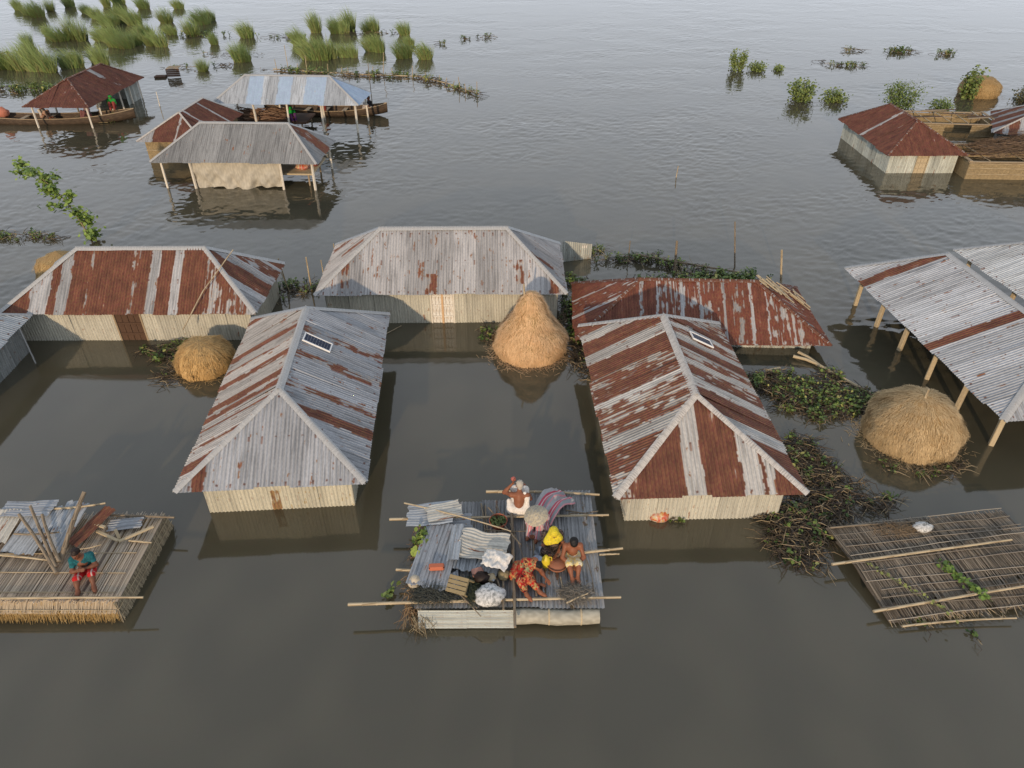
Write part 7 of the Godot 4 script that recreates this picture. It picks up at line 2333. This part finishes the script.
func _ready() -> void:
	rng.seed = 20240611
	N1.noise_type = FastNoiseLite.TYPE_SIMPLEX_SMOOTH
	N1.frequency = 1.0
	N1.seed = 5
	N1.fractal_type = FastNoiseLite.FRACTAL_FBM
	N1.fractal_octaves = 2
	N2.noise_type = FastNoiseLite.TYPE_SIMPLEX
	N2.frequency = 1.0
	N2.seed = 9
	N2.fractal_type = FastNoiseLite.FRACTAL_NONE
	# camera: a drone about twelve metres up
	var cam := Camera3D.new()
	cam.name = "camera"
	add_child(cam)
	cam.position = Vector3(0, 12.5, 0)
	cam.rotation_degrees = Vector3(-35.45, 0, 0)
	cam.fov = 56.48
	cam.near = 0.1
	cam.far = 6000.0
	cam.current = true
	# hazy evening sky and a low warm sun behind the camera
	var env := Environment.new()
	env.background_mode = Environment.BG_SKY
	var sky := Sky.new()
	var sm := ProceduralSkyMaterial.new()
	sm.sky_top_color = Color(0.48, 0.515, 0.575)
	sm.sky_horizon_color = Color(0.865, 0.89, 0.928)
	sm.sky_curve = 1.0
	sm.ground_bottom_color = Color(0.30, 0.29, 0.26)
	sm.ground_horizon_color = Color(0.60, 0.61, 0.62)
	sm.energy_multiplier = 1.62
	sky.sky_material = sm
	env.sky = sky
	env.background_energy_multiplier = 1.0
	env.tonemap_mode = Environment.TONE_MAPPER_LINEAR
	env.tonemap_exposure = 0.88
	env.sdfgi_enabled = true
	env.ssao_enabled = true
	env.ssil_enabled = true
	var we := WorldEnvironment.new()
	we.environment = env
	we.name = "environment"
	add_child(we)
	var sun := DirectionalLight3D.new()
	sun.name = "sun"
	add_child(sun)
	var dir := Vector3(sin(deg_to_rad(11.0)) * cos(deg_to_rad(13.5)), -sin(deg_to_rad(13.5)), -cos(deg_to_rad(11.0)) * cos(deg_to_rad(13.5)))
	sun.look_at_from_position(Vector3.ZERO, dir)
	sun.light_color = Color(1.0, 0.885, 0.75)
	sun.light_energy = 1.12
	sun.light_angular_distance = 1.2
	sun.shadow_enabled = true
	make_materials()
	M.white_wood = mat(Color.WHITE, 0.8, streak_tex(Color(0.78, 0.77, 0.73), Color(0.90, 0.89, 0.86), 20.0, 3.0, 61.0, 0.04, Color(0.6, 0.5, 0.38)))
	M.orange_wood = mat(Color(0.76, 0.63, 0.48), 0.8)
	M.straw_wood = mat(Color.WHITE, 0.8, streak_tex(Color(0.62, 0.56, 0.45), Color(0.75, 0.69, 0.57), 20.0, 3.0, 63.0))
	M.wall_pale = mat(Color.WHITE, 0.7, tin_tex(6.0, 1.6, {"galv": Color(0.66, 0.675, 0.64), "patch": 0.02, "nails": 0.3, "seed": 65.0, "sheet": 0.8, "ppm": 30.0}))
	M.bag = tri_mat(print_tex([Color(0.78, 0.64, 0.34), Color(0.74, 0.70, 0.62), Color(0.72, 0.25, 0.18), Color(0.80, 0.68, 0.42)], 5.0, 3.0), 1.6, 0.5)
	M.banana = mat(Color.WHITE, 0.6, streak_tex(Color(0.56, 0.545, 0.49), Color(0.64, 0.625, 0.565), 3.0, 5.0, 71.0, 0.0, Color(0.50, 0.42, 0.30)))
	M.brick = mat(Color(0.70, 0.40, 0.29), 0.9)
	M.pink_wood = mat(Color(0.68, 0.50, 0.44), 0.85)
	M.old_wood = mat(Color.WHITE, 0.85, streak_tex(Color(0.46, 0.41, 0.30), Color(0.60, 0.54, 0.41), 20.0, 3.0, 73.0))
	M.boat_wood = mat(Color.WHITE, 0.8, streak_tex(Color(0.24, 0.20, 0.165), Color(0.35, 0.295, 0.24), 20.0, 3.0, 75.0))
	M.sack = tri_mat(streak_tex(Color(0.66, 0.66, 0.65), Color(0.84, 0.84, 0.83), 9.0, 9.0, 77.0, 0.12, Color(0.40, 0.41, 0.40)), 1.6, 0.7)
	M.rust_pale = mat(Color.WHITE, 0.8, tin_tex(1.0, 1.0, {"galv": Color(0.68, 0.62, 0.54), "patch": 0.6, "rust": Color(0.55, 0.33, 0.22), "nails": 0.0, "seed": 79.0, "ppm": 64.0}))
	M.skin_mid = mat(Color(0.50, 0.31, 0.215), 0.55, null, false, 0.4)
	M.skin_dark = mat(Color(0.42, 0.265, 0.19), 0.55, null, false, 0.4)
	M.hair_black = mat(Color(0.06, 0.055, 0.055), 0.6)
	M.hair_brown = mat(Color(0.13, 0.085, 0.065), 0.6)
	M.hair_grey = mat(Color(0.66, 0.63, 0.58), 0.8)
	M.eye = mat(Color(0.10, 0.08, 0.07), 0.3)
	M.pink_rag = mat(Color(0.64, 0.37, 0.34), 0.9)
	M.hat = tri_mat(streak_tex(Color(0.58, 0.54, 0.46), Color(0.74, 0.70, 0.60), 6.0, 6.0, 81.0, 0.12, Color(0.50, 0.50, 0.50)), 2.0, 0.85)
	var stripes := [Color(0.64, 0.64, 0.64), Color(0.74, 0.34, 0.40), Color(0.80, 0.76, 0.74), Color(0.76, 0.38, 0.43), Color(0.56, 0.57, 0.58), Color(0.78, 0.55, 0.57)]
	M.stripe_cloth = tri_mat(stripe_tex(stripes, [2.0, 1.0, 0.6, 1.0, 1.6, 0.7]), 6.0, 0.9)
	M.stripe_cloth_uv = mat(Color.WHITE, 0.9, stripe_tex(stripes, [2.0, 1.0, 0.6, 1.0, 2.2, 0.7]))
	M.dark_print = tri_mat(print_tex([Color(0.10, 0.09, 0.10), Color(0.10, 0.09, 0.10), Color(0.13, 0.11, 0.13), Color(0.52, 0.44, 0.38), Color(0.12, 0.10, 0.11), Color(0.44, 0.14, 0.14)], 14.0, 5.0), 2.2, 0.9)
	M.yellow_cloth = tri_mat(streak_tex(Color(0.76, 0.66, 0.10), Color(0.88, 0.80, 0.24), 6.0, 6.0, 83.0, 0.05, Color(0.62, 0.62, 0.30)), 3.0, 0.9)
	M.yellow_print = tri_mat(print_tex([Color(0.84, 0.70, 0.28), Color(0.82, 0.80, 0.72), Color(0.86, 0.74, 0.36), Color(0.78, 0.76, 0.70), Color(0.46, 0.48, 0.52)], 11.0, 8.0), 1.8, 0.9)
	M.red_print = tri_mat(print_tex([Color(0.66, 0.09, 0.09), Color(0.70, 0.12, 0.10), Color(0.60, 0.08, 0.09), Color(0.74, 0.60, 0.36), Color(0.12, 0.06, 0.07), Color(0.70, 0.11, 0.10), Color(0.58, 0.66, 0.46), Color(0.66, 0.10, 0.10)], 9.0, 11.0), 0.95, 0.9)
	M.teal_cloth = tri_mat(print_tex([Color(0.10, 0.34, 0.36), Color(0.08, 0.28, 0.31), Color(0.12, 0.40, 0.42), Color(0.06, 0.16, 0.18)], 9.0, 13.0), 2.5, 0.9)
	M.red_shorts = tri_mat(stripe_tex([Color(0.66, 0.10, 0.11), Color(0.70, 0.66, 0.62), Color(0.64, 0.10, 0.11)], [3.0, 0.6, 2.0]), 4.0, 0.9)
	build_water()
	build_houses()
	build_sheds()
	build_pens()
	build_haystacks()
	build_plants()
	build_middle_raft()
	build_straw_raft()
	build_lattice()
	build_people()
	build_far_life()
